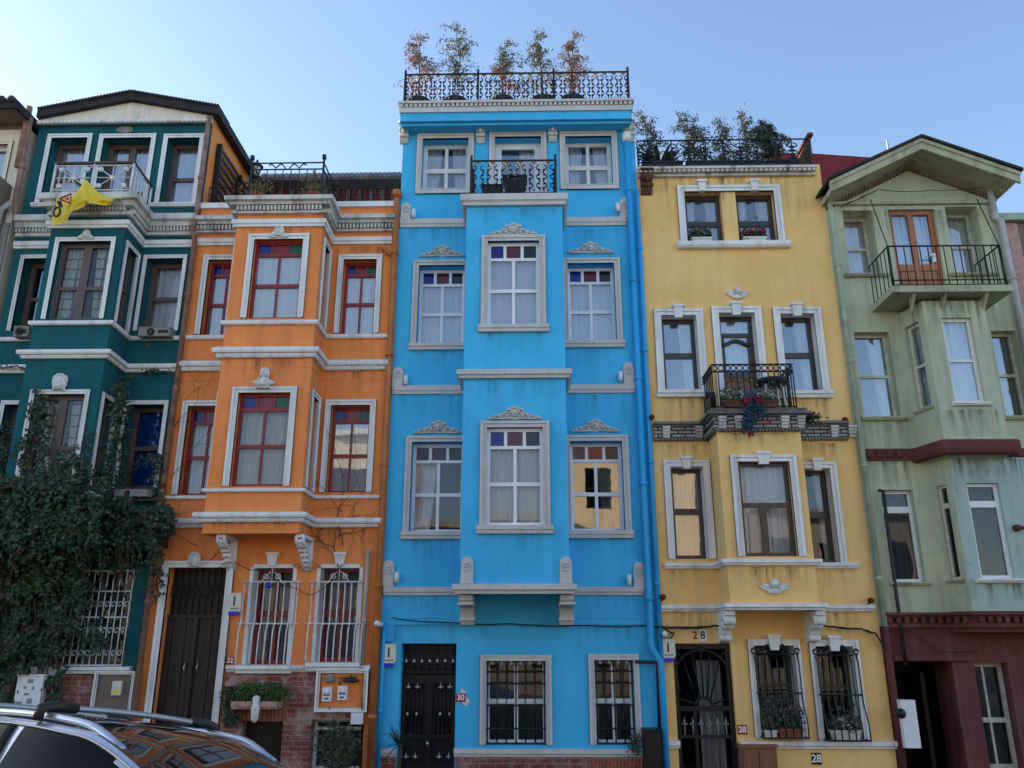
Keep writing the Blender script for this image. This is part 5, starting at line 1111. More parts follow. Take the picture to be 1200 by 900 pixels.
brn.finish(0)
t = MB(); t.box(RX0-.12, RX0+4.6, -.12, .02, Z(1195, 261), Z(1195, 253)); brn.part('gutter', t, 'pipe_green'); t = MB(); t.box(RX0, RX0+.22, -.02, -.001, Z(1198, 440), Z(1195, 262)); brn.part('corner_strip', t, 'pink_stone')
t = MB(); t.prism([(RX0-.1, -.05, brn.ztop+.06), (RX0+4.6, -.05, brn.ztop+.06), (RX0+4.6, 6, brn.ztop+.6), (RX0-.1, 6, brn.ztop+.6)], (0, 0, .1)); brn.part('roof', t, 'terracotta')
# red roofed building behind the yellow / green houses
Yk = 3.2; z_a, z_b = Z(950, 179, Yk), Z(1023, 185, Yk); xa_, xb_ = X(944, 185, Yk), X(1040, 190, Yk)
rb = Thing('roof_building', (xa_, Yk, 0), 'maroon metal roof of a building rising behind the green gable', 'building')
t = MB(); t.prism([(xa_-.8, Yk, 6.5), (xb_, Yk, 6.5), (xb_, Yk, z_b-.02), (xa_, Yk, z_a), (xa_-.8, Yk, z_a)], (0, 3, 0)); rb.part('roof', t, 'roof_paint')
t = MB(); t.tube([(X(1041, 175, 1), 1, rl(X(1041, 175, 1))), (X(1041, 175, 1), 1, Z(1041, 164, 1))], .02, 6); grn.part('vent_pipe', t, 'pipe_grey')
# =================================================================== PLANTS
def px_leaf(mb, x, y, Y, size, n=1, spread=.05, out=(0, -1, .35)):
    p = W(x, y, Y)
    for _ in range(n): leafquad(mb, p+rv(spread), size*random.uniform(.6, 1.25), Vector(out)+rv(.75), .85)
rnd = random.Random(3)
ivy = Thing('climbing_ivy', (X(60, 640), -.3, 0), 'dense dark green ivy covering the lower storeys of the teal house', 'ivy')
lm = MB(); sm = MB()
def inb(v, a, b): return a <= v <= b
def ivy_density(x, y):
    n = noise.noise(Vector((x*.03, y*.03, 0)))*.6+noise.noise(Vector((x*.09, y*.09, 5)))*.35
    top = 582+14*noise.noise(Vector((x*.05, 1, 1))) - (28 if x < 70 else 0)*max(0, 1-x/70) + (12 if x > 150 else 0)
    bot = 655-(x-100)*.10+16*noise.noise(Vector((x*.04, 9, 1)))
    if x > 165: bot -= (x-165)*.9
    d = 0
    if top < y < bot and x < 200: d = 1.25
    if x < 62+12*math.sin(y*.05) and 560 < y < 838: d = max(d, 1.0 if y < 760 else .75)
    if 40 < x < 120 and 655 < y < 774: d = max(d, 1.05-.9*max(0, (x-78)/60)-(.35 if 735 < y else 0))
    if x < 100 and 560 < y < 600: d = max(d, 1)
    if 655 <= y < 705 and 60 < x < 112: d = max(d, .9-(x-60)*.008)
    return d+n-.35
def ivyY(x, y):
    if y < 636 and x < 114: return -.84
    if y < 640: return -.30
    return -.22
cnt = 0
while cnt < 1250:
    x, y = rnd.uniform(-60, 205), rnd.uniform(545, 830)
    if 10 < x < 54 and y > 784: continue
    dd = ivy_density(x, y)
    if y > 640: dd -= .15 if 70 < x < 118 and 690 < y < 772 else .30
    dd += .85*noise.noise(Vector((x*.06, y*.05, 8)))
    if dd < rnd.random()*1.05: continue
    cnt += 1; Y0 = ivyY(x, y)+rnd.uniform(-.16, .14); Rr = rnd.uniform(3.5, 9); sc_ = rnd.uniform(.75, 1.25); L_ = rnd.uniform(5, 26) if rnd.random() < .5 else 5
    for k in range(int(rnd.uniform(9, 22))):
        q = rnd.random(); px_leaf(lm, x+rnd.gauss(0, Rr*.55)+q*2, y+q*L_+rnd.gauss(0, Rr*.35), Y0-abs(rnd.gauss(0, .05)), .085*sc_, 1, .02)
    if rnd.random() < .3: sm.tube([W(x+rnd.uniform(-4, 4), y-6, Y0+.05), W(x, y+L_*.5, Y0), W(x+rnd.uniform(-5, 5), y+L_*1.4, Y0)], .007, 4)
# climbing strands
strands = [([(58, 580), (52, 545), (44, 510), (48, 480), (44, 455)], Fb.Y if False else -.76, 18), ([(38, 575), (30, 545), (22, 530), (36, 500), (40, 470)], -.76, 14), ([(126, 580), (128, 540), (134, 505), (138, 470), (141, 450)], -.55, 22), ([(140, 575), (143, 540), (146, 505), (148, 480), (140, 455), (150, 442)], -.25, 14),
           ([(150, 560), (165, 540), (178, 532), (190, 545)], -.10, 6), ([(182, 640), (186, 600), (184, 560), (188, 530)], -.12, 10), ([(0, 545), (12, 520), (20, 510), (8, 495)], -.3, 8), ([(120, 580), (108, 560), (95, 555), (88, 530)], -.8, 10), ([(150, 443), (165, 437), (182, 434), (200, 437)], -.12, 5),
           ([(186, 700), (183, 670), (186, 640)], -.15, 10), ([(60, 560), (75, 548), (88, 540)], -.78, 8), ([(0, 432), (20, 428), (34, 436)], -.15, 3), ([(172, 395), (170, 405), (180, 412)], -.3, 3), ([(0, 580), (-20, 520), (-10, 480)], -.3, 12)]
for pts, Y, den in strands:
    P3 = []
    for (x0, y0), (x1, y1) in zip(pts, pts[1:]):
        for k in range(6): q = k/6; P3.append(W(x0+(x1-x0)*q+rnd.uniform(-2, 2), y0+(y1-y0)*q, Y+rnd.uniform(-.03, .03)))
        for k in range(int(den*math.hypot(x1-x0, y1-y0)/9)):
            q = rnd.random(); px_leaf(lm, x0+(x1-x0)*q+rnd.gauss(0, 4), y0+(y1-y0)*q, Y-.03, .07, 1, .03)
    sm.tube(P3, .010, 4)
for k in range(26):     # loose trailing shoots
    x0, y0 = rnd.uniform(2, 195), rnd.uniform(575, 640); L_ = rnd.uniform(25, 70); Y0 = (-.95 if x0 < 112 and y0 < 632 else -.35); pp = [(x0+rnd.uniform(-3, 3)*q+6*math.sin(q+k), y0+L_*q/5) for q in range(6)]
    sm.tube([W(a_, b_, Y0) for a_, b_ in pp], .006, 4)
    for q in range(24): t_ = rnd.random()*4.99; i_ = int(t_); f_ = t_-i_; px_leaf(lm, pp[i_][0]*(1-f_)+pp[i_+1][0]*f_+rnd.gauss(0, 1.5), pp[i_][1]*(1-f_)+pp[i_+1][1]*f_, Y0-.02, .07, 1, .02)
for k in range(26):
    x0 = rnd.uniform(-10, 120); y0 = rnd.uniform(560, 585); L_ = rnd.uniform(20, 75); pp = [(x0+rnd.uniform(-4, 4)*q*.5, y0-L_*q/5) for q in range(6)]; Y0 = -.77 if 25 < x0 < 108 else -.06
    sm.tube([W(a_, b_, Y0) for a_, b_ in pp], .005, 4)
    for q in range(22): t_ = rnd.random()**1.5*4.99; i_ = int(t_); f_ = t_-i_; px_leaf(lm, pp[i_][0]*(1-f_)+pp[i_+1][0]*f_+rnd.gauss(0, 2), pp[i_][1]*(1-f_)+pp[i_+1][1]*f_, Y0-.03, .065, 1, .02)
for k in range(16):
    x = rnd.uniform(0, 60); P3 = [W(x+rnd.uniform(-6, 6)+8*math.sin(j*.7+k), 838-j*26, -.2-.02*j) for j in range(9)]; sm.tube(P3, .02, 5, .008)
for k in range(10):
    x = rnd.uniform(40, 170); P3 = [W(x+rnd.uniform(-10, 10)*j*.3, 640+j*12, -.5+.03*j) for j in range(6)]; sm.tube(P3, .008, 4)
ivy.part('foliage', lm, 'ivy_leaf'); ivy.part('stems', sm, 'twig')
t = MB()
for k in range(60): x, y = 141+rnd.gauss(0, 3), rnd.uniform(462, 492); px_leaf(t, x, y, -.3, .05)
ivy.part('red_leaves', t, 'red_leaf')
# bare creepers on the orange house
def twigs(start, n, Y, seed, label, cat='creeper', scale=1.0):
    r = random.Random(seed); mb = MB()
    def grow(x, y, an, L, rad, dep):
        pts = [W(x, y, Y)]
        for i in range(7):
            an += r.uniform(-.35, .35); x += math.cos(an)*L/7; y -= math.sin(an)*L/7; pts.append(W(x, y, Y+r.uniform(-.02, .02)))
            if dep < 3 and r.random() < .36: grow(x, y, an+r.choice((-1, 1))*r.uniform(.5, 1.1), L*r.uniform(.4, .7), rad*.6, dep+1)
        mb.tube(pts, rad, 4, rad*.5)
    for s in start: grow(*s, 0)
    return mb
grow_ = [(402, 690, 1.6, 70, .010), (402, 640, 1.45, 80, .008), (402, 560, 1.7, 60, .007), (398, 690, 2.2, 60, .006), (403, 615, 1.0, 55, .005), (401, 600, 2.3, 60, .005)]
single('dry_creeper', twigs(grow_, 0, -.05, 5, ''), 'twig', 'bare brown creeper climbing over the right window of the orange house', 'creeper')
single('dry_creeper', twigs([(196, 640, 1.9, 60, .008), (200, 560, 1.3, 70, .006), (204, 500, 1.0, 45, .006), (232, 640, 2.4, 60, .006), (240, 660, .3, 90, .006), (215, 470, .5, 40, .005)], 0, -.06, 8, ''), 'twig', 'thin bare creeper twigs above the dark door of the orange house', 'creeper')
def potted_tree(name, x, ybase, ytop, Y, mats, label, seed, group, spread=.36, low=.35, pot='dome', dens=1.0, zb=None):
    r = random.Random(seed); base = W(x, ybase, Y); z0 = zb if zb is not None else base.z; top = Z(x, ytop, Y); H = top-z0
    th = Thing(name, (base.x, Y, z0), label, 'potted tree', group)
    st = MB(); layers = {m: MB() for m in mats}; ns = 2
    for s in range(ns):
        lean = r.uniform(-.10, .10); pts = [Vector((base.x+lean*q*q+r.uniform(-.015, .015)+.03*(s-.5)*min(1, q*4), Y+r.uniform(-.03, .03)*min(1, q*4), z0+.1+(H-.25)*q*(1 if s == 0 else .8))) for q in [i/8 for i in range(9)]]
        st.tube(pts, .016, 5, .005)
        nb = int(16*dens)
        for b in range(nb):
            q = low+(1-low)*(b+.5)/nb; j = min(7, int(q*8)); p = pts[j]+(pts[j+1]-pts[j])*(q*8-j); an = r.uniform(0, 6.28)
            L = spread*H*(1.05-.75*abs((q-low)/(1-low)-.25))*r.uniform(.45, 1)*.62; dirv = Vector((math.cos(an), math.sin(an)*.7, r.uniform(-.05, .7)))
            bp = [p+dirv*L*k/4+Vector((0, 0, -.10*L*(k/4)**2*2)) for k in range(5)]; st.tube(bp, .006, 4, .003)
            rel = (q-low)/(1-low); m = mats[0] if len(mats) == 1 else (mats[1] if (rel < .42 and r.random() < .75) else mats[0])
            for k in range(int(34*dens)):
                kk = r.uniform(.15, 1.05); pp = p+dirv*L*kk+Vector((r.gauss(0, .03), r.gauss(0, .03), r.gauss(0, .03)-.22*L*kk*kk*2)); leafquad(layers[m if kk < .75 else mats[0]], pp, r.uniform(.045, .08), Vector((r.uniform(-1, 1), r.uniform(-1, 1), r.uniform(0, 1))), .34)
        for k in range(int(30*dens)):
            pp = pts[8]+Vector((r.gauss(0, .05), r.gauss(0, .05), r.uniform(-.15, .08))); leafquad(layers[mats[0]], pp, r.uniform(.04, .07), Vector((r.uniform(-1, 1), r.uniform(-1, 1), r.uniform(0, 1))), .3)
    th.part('stems', st, 'twig')
    for i, m in enumerate(mats): th.part('foliage' if i == 0 else 'coloured_foliage', layers[m], m)
    if pot == 'dome':
        p = MB(); p.lathe((base.x, Y, z0), [(.18, 0), (.27, .07), (.29, .12), (.24, .19), (.13, .24), (.03, .26)], 16); th.part('pot', p, 'pot_black')
    return th
zroof = Z(605, 118, -.37)
for i, (x, yt, mats, lab, sd) in enumerate(((491, 37, ['pink_leaf', 'red_leaf'], 'thin potted tree with red lower leaves, leftmost on the blue house roof', 11), (534, 26, ['grey_leaf'], 'taller green potted tree, second from left on the blue house roof', 12),
        (589, 43, ['grey_leaf', 'red_leaf'], 'potted tree with mostly bright red leaves, middle of the five on the blue roof', 23), (636, 32, ['grey_leaf', 'ochre_leaf'], 'green and ochre potted tree, second from right on the blue house roof', 14), (671, 31, ['pink_leaf', 'red_leaf'], 'thin potted tree with red patches, rightmost on the blue house roof', 15))):
    potted_tree('potted_tree', x, 117, yt, -.08, mats, lab, sd, 'potted trees on the blue house roof', .48, .30, dens=1.1, zb=zroof)
zr = yel.ztop+.02
for i, (x, yt, mats, lab, sd, dn, sp) in enumerate(((763, 124, ['dark_leaf'], 'slim dark potted tree above the agave, leftmost on the yellow house roof', 31, 1.0, .42), (814, 128, ['dark_leaf'], 'broad dark airy tree, second from left on the yellow house roof', 32, 1.3, .6),
        (850, 134, ['dark_leaf'], 'light thin potted tree in the middle of the yellow house roof', 33, .9, .5), (877, 124, ['dark_leaf'], 'tallest dark potted tree, second from right on the yellow house roof', 34, .9, .45), (899, 136, ['dark_leaf'], 'dense bushy dark tree, rightmost on the yellow house roof', 35, 1.9, .62))):
    potted_tree('potted_tree', x, 190, yt, .5, mats, lab, sd, 'potted trees on the yellow house roof', sp, .2, pot=None, dens=dn, zb=zr+.15)
for x0, x1, lab in ((752, 797, 'black planter trough with the agave at the left end of the yellow roof'), (803, 891, 'long black planter trough in the middle of the yellow roof'), (895, 938, 'black planter trough at the right end of the yellow roof')):
    a, b = X(x0, 190, .45), X(x1, 190, .45); t = MB(); t.hexa([(a+.04, .3, zr-.05), (b-.04, .3, zr-.05), (b-.04, .6, zr-.05), (a+.04, .6, zr-.05), (a, .27, zr+.22), (b, .27, zr+.22), (b, .63, zr+.22), (a, .63, zr+.22)]); t.box(a-.02, b+.02, .25, .65, zr+.22, zr+.26)
    single('planter_trough', t, 'pot_black', lab, 'planter', 'planter troughs on the yellow house roof')
def spiky(x, Y, z, n, L, seed, w=.03, up=.3):
    r = random.Random(seed); mb = MB(); c = Vector((x, Y, z))
    for i in range(n):
        an = r.uniform(0, 6.28); d = Vector((math.cos(an), math.sin(an)*.8, r.uniform(up, 1.5))).normalized(); L_ = L*r.uniform(.7, 1.1); s = Vector((-math.sin(an), math.cos(an), 0)); pr = None
        for k in range(5):
            q = k/4; p = c+d*L_*q+Vector((0, 0, -.25*L_*q*q)); ww = w*(1-q)**.6*(.6+q*.8 if q < .5 else 1)
            cur = (p-s*ww, p+s*ww)
            if pr: mb.add([pr[0], pr[1], cur[1], cur[0]], [(0, 1, 2, 3)])
            pr = cur
    return mb
single('agave', spiky(X(772, 185, .45), .45, zr+.2, 34, .62, 3, .06), 'dark_leaf', 'dark spiky agave in the trough at the left end of the yellow roof', 'plant')
t = MB()
for k in range(500): q = rnd.random(); leafquad(t, (X(830, 185, .45)+rnd.uniform(-.4, .75), .45+rnd.gauss(0, .1), zr+.25+abs(rnd.gauss(0, .13))), .07, rv(), .5)
single('low_shrub', t, 'dark_leaf', 'low dark shrub growing in the long middle trough on the yellow roof', 'plant')
# bougainvillea / terrace pots on the orange roof
for x, lab, mt, s in ((303, 'olive leaved pot plant at the left corner of the orange roof terrace', 'ochre_leaf', 1), (370, 'ochre leaved pot plant at the right corner of the orange roof terrace', 'ochre_leaf', 2)):
    c = W(x, 226, -.35); r = random.Random(s); th = Thing('pot_plant', (c.x, c.y, zb1), lab, 'pot plant'); c.z = 0
    zt_ = org.o.location.z; zq = Z(325, 235, -.67)+.01
    t = MB()
    for k in range(220): leafquad(t, (c.x+r.gauss(0, .12), c.y+r.gauss(0, .1), zq+.42+r.gauss(0, .12)), .07, rv(), .5)
    th.part('foliage', t, mt); t = MB(); t.lathe((c.x, c.y, zq), [(.10, 0), (.14, .22), (.16, .23), (.16, .27)], 14); th.part('pot', t, 'terracotta')
for (x, Yp, lab, w_) in ((266, .9, 'red plastic tub beside the slatted screen on the orange terrace', .16), (279, 1.4, 'red clay pot under the lantern on the orange roof terrace', .2)):
    p = W(x, 225, Yp); t = MB(); t.lathe((p.x, Yp, org.ztop), [(w_*.8, 0), (w_, .35), (w_*1.15, .36), (w_*1.15, .42)], 16); single('clay_pot', t, 'sign_red', lab, 'pot')
# flower boxes on the yellow house
def flowerbox(name, f, u, z, d, w, h, potm, leaf, flow, label, group=None, seed=1, fl=.12, hang=0):
    r = random.Random(seed); p = f.p(u, d, z); th = Thing(name, tuple(p), label, 'flower pot', group); t = MB()
    t.hexa([f.p(u-w*.42, d+.07, z), f.p(u+w*.42, d+.07, z), f.p(u+w*.42, d-.07, z), f.p(u-w*.42, d-.07, z), f.p(u-w*.5, d+.09, z+h), f.p(u+w*.5, d+.09, z+h), f.p(u+w*.5, d-.09, z+h), f.p(u-w*.5, d-.09, z+h)])
    f.box(t, u-w*.52, u+w*.52, d-.10, d+.10, z+h-.03, z+h); th.part('pot', t, potm)
    t = MB(); g = MB()
    for k in range(260): leafquad(t, f.p(u+r.uniform(-w*.5, w*.5), d+r.gauss(0, .05), z+h+abs(r.gauss(0, fl))-(hang*r.random()**2)), .06, Vector((0, -1, .6))+rv(.8), .8)
    for k in range(26):
        c = f.p(u+r.uniform(-w*.45, w*.45), d+.05+r.gauss(0, .03), z+h+fl+r.gauss(0, fl*.5))
        for j in range(5): leafquad(g, c+rv(.02), .035, rv(), .9)
    th.part('foliage', t, leaf); th.part('flowers', g, flow); return th
zs = Z(860, 285.3)+.005
flowerbox('flower_box', f0 if False else F(0), X(822, 282), zs, -.02, .36, .09, 'pot_white', 'dark_leaf', 'pink_leaf', 'pale flower box in the top left window of the yellow house', 'flower boxes in the upper windows of the yellow house', 5)
flowerbox('flower_box', F(0), X(884, 282), zs, -.02, .40, .09, 'pot_white', 'dark_leaf', 'flower_red', 'pale flower box with red flowers in the top right window of the yellow house', 'flower boxes in the upper windows of the yellow house', 6)
zs = Z(910, 866)+.03
flowerbox('flower_box', F(0), X(923, 860), zs, .10, .38, .13, 'terracotta', 'dark_leaf', 'pink_leaf', 'brown flower box behind the left barred ground window of the yellow house', None, 7, .14)
flowerbox('flower_pot', F(0), X(900, 860), zs, .10, .18, .11, 'pot_white', 'dark_leaf', 'pink_leaf', 'small white pot left of the brown flower box in the barred window', None, 8, .14)
flowerbox('flower_box', F(0), X(988, 862), zs-.02, .10, .42, .13, 'pot_white', 'dark_leaf', 'flower_pale', 'white flower box behind the right barred ground window of the yellow house', None, 9, .12)
# yellow balcony: flowers, stool
Ybal = -.66; zbal = Z(885, 483, -.62)+.04
flowerbox('flower_box', F(-.66), X(858, 475, Ybal), zbal, .06, .34, .10, 'rust', 'grey_leaf', 'flower_pale', 'pot of pale flowers at the left of the yellow house balcony', None, 12, .10)
flowerbox('flower_box', F(-.66), X(896, 473, Ybal), zbal, .06, .34, .10, 'rust', 'grey_leaf', 'flower_pale', 'pot of pale flowers under the black stool on the yellow house balcony', None, 13, .10)
th = Thing('hanging_flowers', (X(880, 480, -.75), -.78, zbal), 'trailing red and blue flowers hanging over the edge of the yellow house balcony', 'flowers')
t = MB(); g = MB(); r = random.Random(4)
for k in range(520):
    q = r.random(); x, y = (880+r.gauss(0, 6), 468+r.gauss(0, 5)) if q < .3 else ((884+r.gauss(0, 5)+(q-.3)*12, 475+(q-.3)*38) if q < .65 else (878+r.gauss(0, 3), 480+(q-.65)*75)); leafquad(t, W(x, y, -.80)+rv(.03), .07, Vector((0, -1, .4))+rv(.8), .6)
for (x, y, n) in ((874, 469, 26), (889, 469, 26), (880, 507, 14), (900, 493, 8)):
    for k in range(n): leafquad(g, W(x, y, -.84)+rv(.055), .05, rv(), .9)
th.part('foliage', t, 'flower_blue'); th.part('blossoms', g, 'flower_red')
t = MB()
for k in range(260): x = 945+r.gauss(0, 9); leafquad(t, W(x, 487+abs(r.gauss(0, 4)), -.55)+rv(.04), .07, rv(), .5)
single('creeping_plant', t, 'dark_leaf', 'small dark creeping plant right of the yellow balcony on the grey cornice', 'plant')
th = Thing('balcony_stool', (X(904, 470, -.35), -.35, zbal), 'round black table with white legs on the yellow house balcony', 'table')
zst = Z(904, 452, -.35); t = MB(); c = (X(904, 455, -.35), -.35, 0); t.lathe((c[0], c[1], zst), [(.24, 0), (.27, .03), (.27, .07), (.24, .09)], 18); th.part('table_top', t, 'pot_black')
for s in ((-1, -1), (1, -1), (1, 1), (-1, 1)): t = MB(); t.tube([(c[0]+s[0]*.12, c[1]+s[1]*.12, zst), (c[0]+s[0]*.17, c[1]+s[1]*.15, zbal)], .022, 8); th.part('leg', t, 'pot_white')
t = MB(); p = W(836, 475, -.3); t.tube([(p.x, p.y, zbal), (p.x, p.y, zbal+.33)], .05, 10); t.box(p.x-.12, p.x+.03, p.y-.04, p.y+.04, zbal+.3, zbal+.38); single('balcony_lamp', t, 'pot_black', 'short black bent post at the left of the yellow house balcony', 'lamp')
# two dark planters on the blue balcony
for x, s, lab in ((577, .16, 'low dark grey planter behind the blue house balcony railing'), (603.5, .19, 'taller black planter in the middle of the blue house balcony')):
    p = W(x, 228, -.62); t = MB(); zz = Z(602, 230.5, -.84)+.01; hh = .24 if s < .17 else .42; t.hexa([(p.x-s*.8, -.74, zz), (p.x+s*.8, -.74, zz), (p.x+s*.8, -.5, zz), (p.x-s*.8, -.5, zz), (p.x-s, -.77, zz+hh), (p.x+s, -.77, zz+hh), (p.x+s, -.47, zz+hh), (p.x-s, -.47, zz+hh)]); t.box(p.x-s-.02, p.x+s+.02, -.79, -.45, zz+hh, zz+hh+.03); single('balcony_planter', t, 'iron', lab, 'planter')
# planter hedge on the orange brick base
th = Thing('hedge_planter', (X(305, 830), -.2, Z(305, 828)), 'brick ledge planter with two clipped green hedges under the orange house window', 'planter'); t = MB(); r = random.Random(9)
for cx_ in (293, 320):
    for k in range(900): p = W(cx_+r.gauss(0, 6.5), 812+r.gauss(0, 4.8), -.2); leafquad(t, p+Vector((0, r.uniform(-.14, .12), 0)), .05, Vector((0, -1, .5))+rv(.8), .8)
th.part('hedge', t, 'hedge_leaf'); t = MB(); t.box(X(280, 820), X(332, 820), -.34, -.035, Z(305, 826), Z(305, 820)); t.box(X(280, 820), X(332, 820), -.30, -.036, Z(305, 829), Z(305, 826)-.002); th.part('ledge', t, 'pink_stone')
t = MB(); u = X(308, 832); t.lathe((u, -.36, Z(308, 844)), [(.02, 0), (.055, .04), (.065, .2), (.04, .26), (.06, .34), (.02, .37)], 10); th.part('white_finial', t, 'stone')
t = MB(); 
for k in range(900): leafquad(t, W(271+r.gauss(0, 4), r.uniform(806, 850), -.12-abs(r.gauss(0, .06))), .06, Vector((0, -1, -.2))+rv(.7), .5)
single('hanging_plant', t, 'dark_leaf', 'dark dried hanging plant between the orange house door and the hedges', 'plant')
th = Thing('olive_shrub', (X(395, 900), -.5, 0), 'loose grey green shrub in front of the orange house basement window', 'shrub'); t = MB(); st = MB()
for k in range(15):
    x = 395+r.gauss(0, 14); top = r.uniform(838, 872); pts = [W(395+(x-395)*q+r.gauss(0, 1.5), 914-(914-top)*q, -.45) for q in (0, .3, .6, 1)]; st.tube(pts, .012, 4, .004)
    for j in range(90): q = r.uniform(.25, 1.02); p = W(395+(x-395)*q+r.gauss(0, 4), 914-(914-top)*q+r.gauss(0, 3), -.45); leafquad(t, p+rv(.07), .09, rv(), .28)
th.part('foliage', t, 'grey_leaf'); th.part('stems', st, 'twig')
c = W(468, 862, -.45)
th = Thing('yucca_plant', (c.x, -.45, 0), 'spiky dark plant in a clay pot left of the blue house door', 'plant'); th.part('leaves', spiky(c.x, -.45, c.z-.12, 46, .45, 6, .016, -.2), 'dark_leaf')
t = MB(); t.tube([(c.x, -.45, .05), (c.x+.02, -.45, c.z-.1)], .03, 8); th.part('stem', t, 'twig'); t = MB(); t.lathe((c.x, -.45, .0), [(.15, 0), (.18, .07), (.19, .10)], 14); th.part('pot', t, 'terracotta')
t = MB()
for k in range(170): q = r.random(); leafquad(t, W(744+r.gauss(0, 4), 862+q*22, -.08)+rv(.02), .055, rv(), .4)
single('window_creeper', t, 'grey_leaf', 'wispy green plant beside the right barred window of the blue house', 'plant')
# =================================================================== FLAG
ctrl = {}
rows = [  # px outline rows along the flag (x,y,depth) : rail edge to hanging hem
    [(142, 229.5, -.90), (131, 232, -.98), (117, 227, -1.0), (108, 218.5, -1.02), (101, 210, -1.0), (94, 219, -1.03), (88, 228, -1.05), (80, 232, -1.04), (66, 232.5, -1.02)],
    [(141, 231, -.98), (131, 235.5, -1.05), (117, 234, -1.14), (106, 231, -1.06), (100, 226, -1.13), (93, 229, -1.07), (86, 235, -1.15), (76, 241, -1.08), (64.5, 245, -1.05)],
    [(140, 232, -1.0), (130, 237, -1.10), (117, 238, -1.10), (103, 236, -1.16), (96, 234, -1.10), (90, 238, -1.18), (83, 245, -1.09), (75, 251, -1.16), (63, 257, -1.07)],
    [(139, 233, -1.0), (129, 238, -1.1), (116, 240, -1.15), (102, 240, -1.1), (93, 242, -1.16), (86, 250, -1.1), (78, 256, -1.16), (69, 263, -1.12), (61.5, 268, -1.1)]]
t = MB(); G = [[W(*p) for p in row] for row in rows]
def interp(G, a, b):
    i, j = min(int(a), len(G)-2), min(int(b), len(G[0])-2); fa, fb_ = a-i, b-j
    return (G[i][j]*(1-fa)+G[i+1][j]*fa)*(1-fb_)+(G[i][j+1]*(1-fa)+G[i+1][j+1]*fa)*fb_
na, nb = 18, 48; vs = []
for i in range(na+1):
    for j in range(nb+1):
        p = interp(G, 3*i/na, 8*j/nb); p.y += .05*math.sin(j*.42+i*.25)*min(1, i/8); vs.append(p)
t.add(vs, [(i*(nb+1)+j, i*(nb+1)+j+1, (i+1)*(nb+1)+j+1, (i+1)*(nb+1)+j) for i in range(na) for j in range(nb)], True)
m, nt, N, L, B = newmat('flag_yellow'); B.inputs['Base Color'].default_value = (.74, .54, .03, 1); B.inputs['Roughness'].default_value = .6; M['flag_yellow'] = m
fl = Thing('yellow_flag', (X(95, 232, -1), -1.0, Z(95, 268, -1.1)), 'crumpled yellow flag hanging over the white balcony railing', 'flag'); fo = fl.part('cloth', t, 'flag_yellow')
t = MB(); c = W(67.5, 249, -1.2); t.tube([c+Vector((.055*math.cos(k*.63), -.02, .085*math.sin(k*.63))) for k in range(11)], .018, 5); fl.part('letter_mark', t, 'ink', fo)
t = MB(); c = W(70, 240, -1.2); t.prism([c+Vector((-.05, -.02, .06)), c+Vector((.02, -.02, .07)), c+Vector((.07, -.02, -.05)), c+Vector((.01, -.02, -.06))], (0, .012, 0)); fl.part('letter_mark', t, 'ink', fo)
t = MB(); c = W(77.5, 233.5, -1.22); t.tube([c+Vector((a, -.02, b)) for a, b in ((-.10, .0), (.08, .09), (.10, -.09), (-.10, 0))], .018, 4); fl.part('red_emblem', t, 'sign_red', fo)
t = MB(); t.prism([c+Vector((-.02, -.02, .0)), c+Vector((.05, -.02, .035)), c+Vector((.055, -.02, -.035))], (0, .01, 0)); fl.part('red_emblem', t, 'sign_red', fo)
# =================================================================== SMALL FIXTURES
def ac(x0, x1, y0, y1, Y, label):
    a, b, c, d = RC(x0, x1, y0, y1, Y); th = Thing('air_conditioner', ((a+b)/2, Y, c), label, 'air conditioner', None); f = F(Y); t = MB(); f.box(t, a, b, -.26, 0, c, d); f.box(t, a-.01, b+.01, -.28, .01, d, d+.015); th.part('casing', t, 'cement')
    t = MB(); u, z, r_ = a+(b-a)*.4, (c+d)/2, (d-c)*.42; 
    for k in (1, .7, .4): t.tube([f.p(u+r_*k*math.cos(i*.449), .01, z+r_*k*math.sin(i*.449)) for i in range(15)], .006, 4)
    f.box(t, b-.2, b-.03, .001, .006, c+.05, d-.04); th.part('fan_grille', t, 'ink')
ac(162, 199, 384, 393.5, -.22, 'white air conditioner on the sill of the upper right window of the teal house')
ac(134, 172, 574.5, 581.5, -.35, 'white air conditioner box in the ivy under the blue curtained window')
ac(16, 33, 383, 394, -.22, 'dark framed air conditioner at the far left window of the teal house')
def siren(x, y, label, parent=None):
    u, z = X(x, y), Z(x, y); f = F(0); th = Thing('alarm_siren', (u, 0, z), label, 'alarm siren'); t = MB()
    t.prism([f.p(u-.10, 0, z+.14), f.p(u+.10, 0, z+.14), f.p(u+.11, 0, z-.10), f.p(u+.07, 0, z-.16), f.p(u-.07, 0, z-.16), f.p(u-.11, 0, z-.10)], (0, -.075, 0)); th.part('case', t, 'plastic_cream')
    t = MB(); t.box(u-.075, u+.075, -.082, -.01, z-.185, z-.135); th.part('lens', t, 'plastic_blue'); t = MB()
    for k in range(3): t.box(u-.05+.045*k, u-.02+.045*k, -.079, -.0755, z-.10, z-.085)
    t.box(u-.012, u+.012, -.079, -.0755, z-.05, z+.09); th.part('logo_marks', t, 'ink'); return th
siren(276.5, 706, 'cream alarm siren with blue lens beside the dark door of the orange house')
siren(456.5, 766, 'white alarm siren at the left edge of the blue house')
siren(782, 760, 'white alarm siren with blue lens beside the black door of the yellow house')
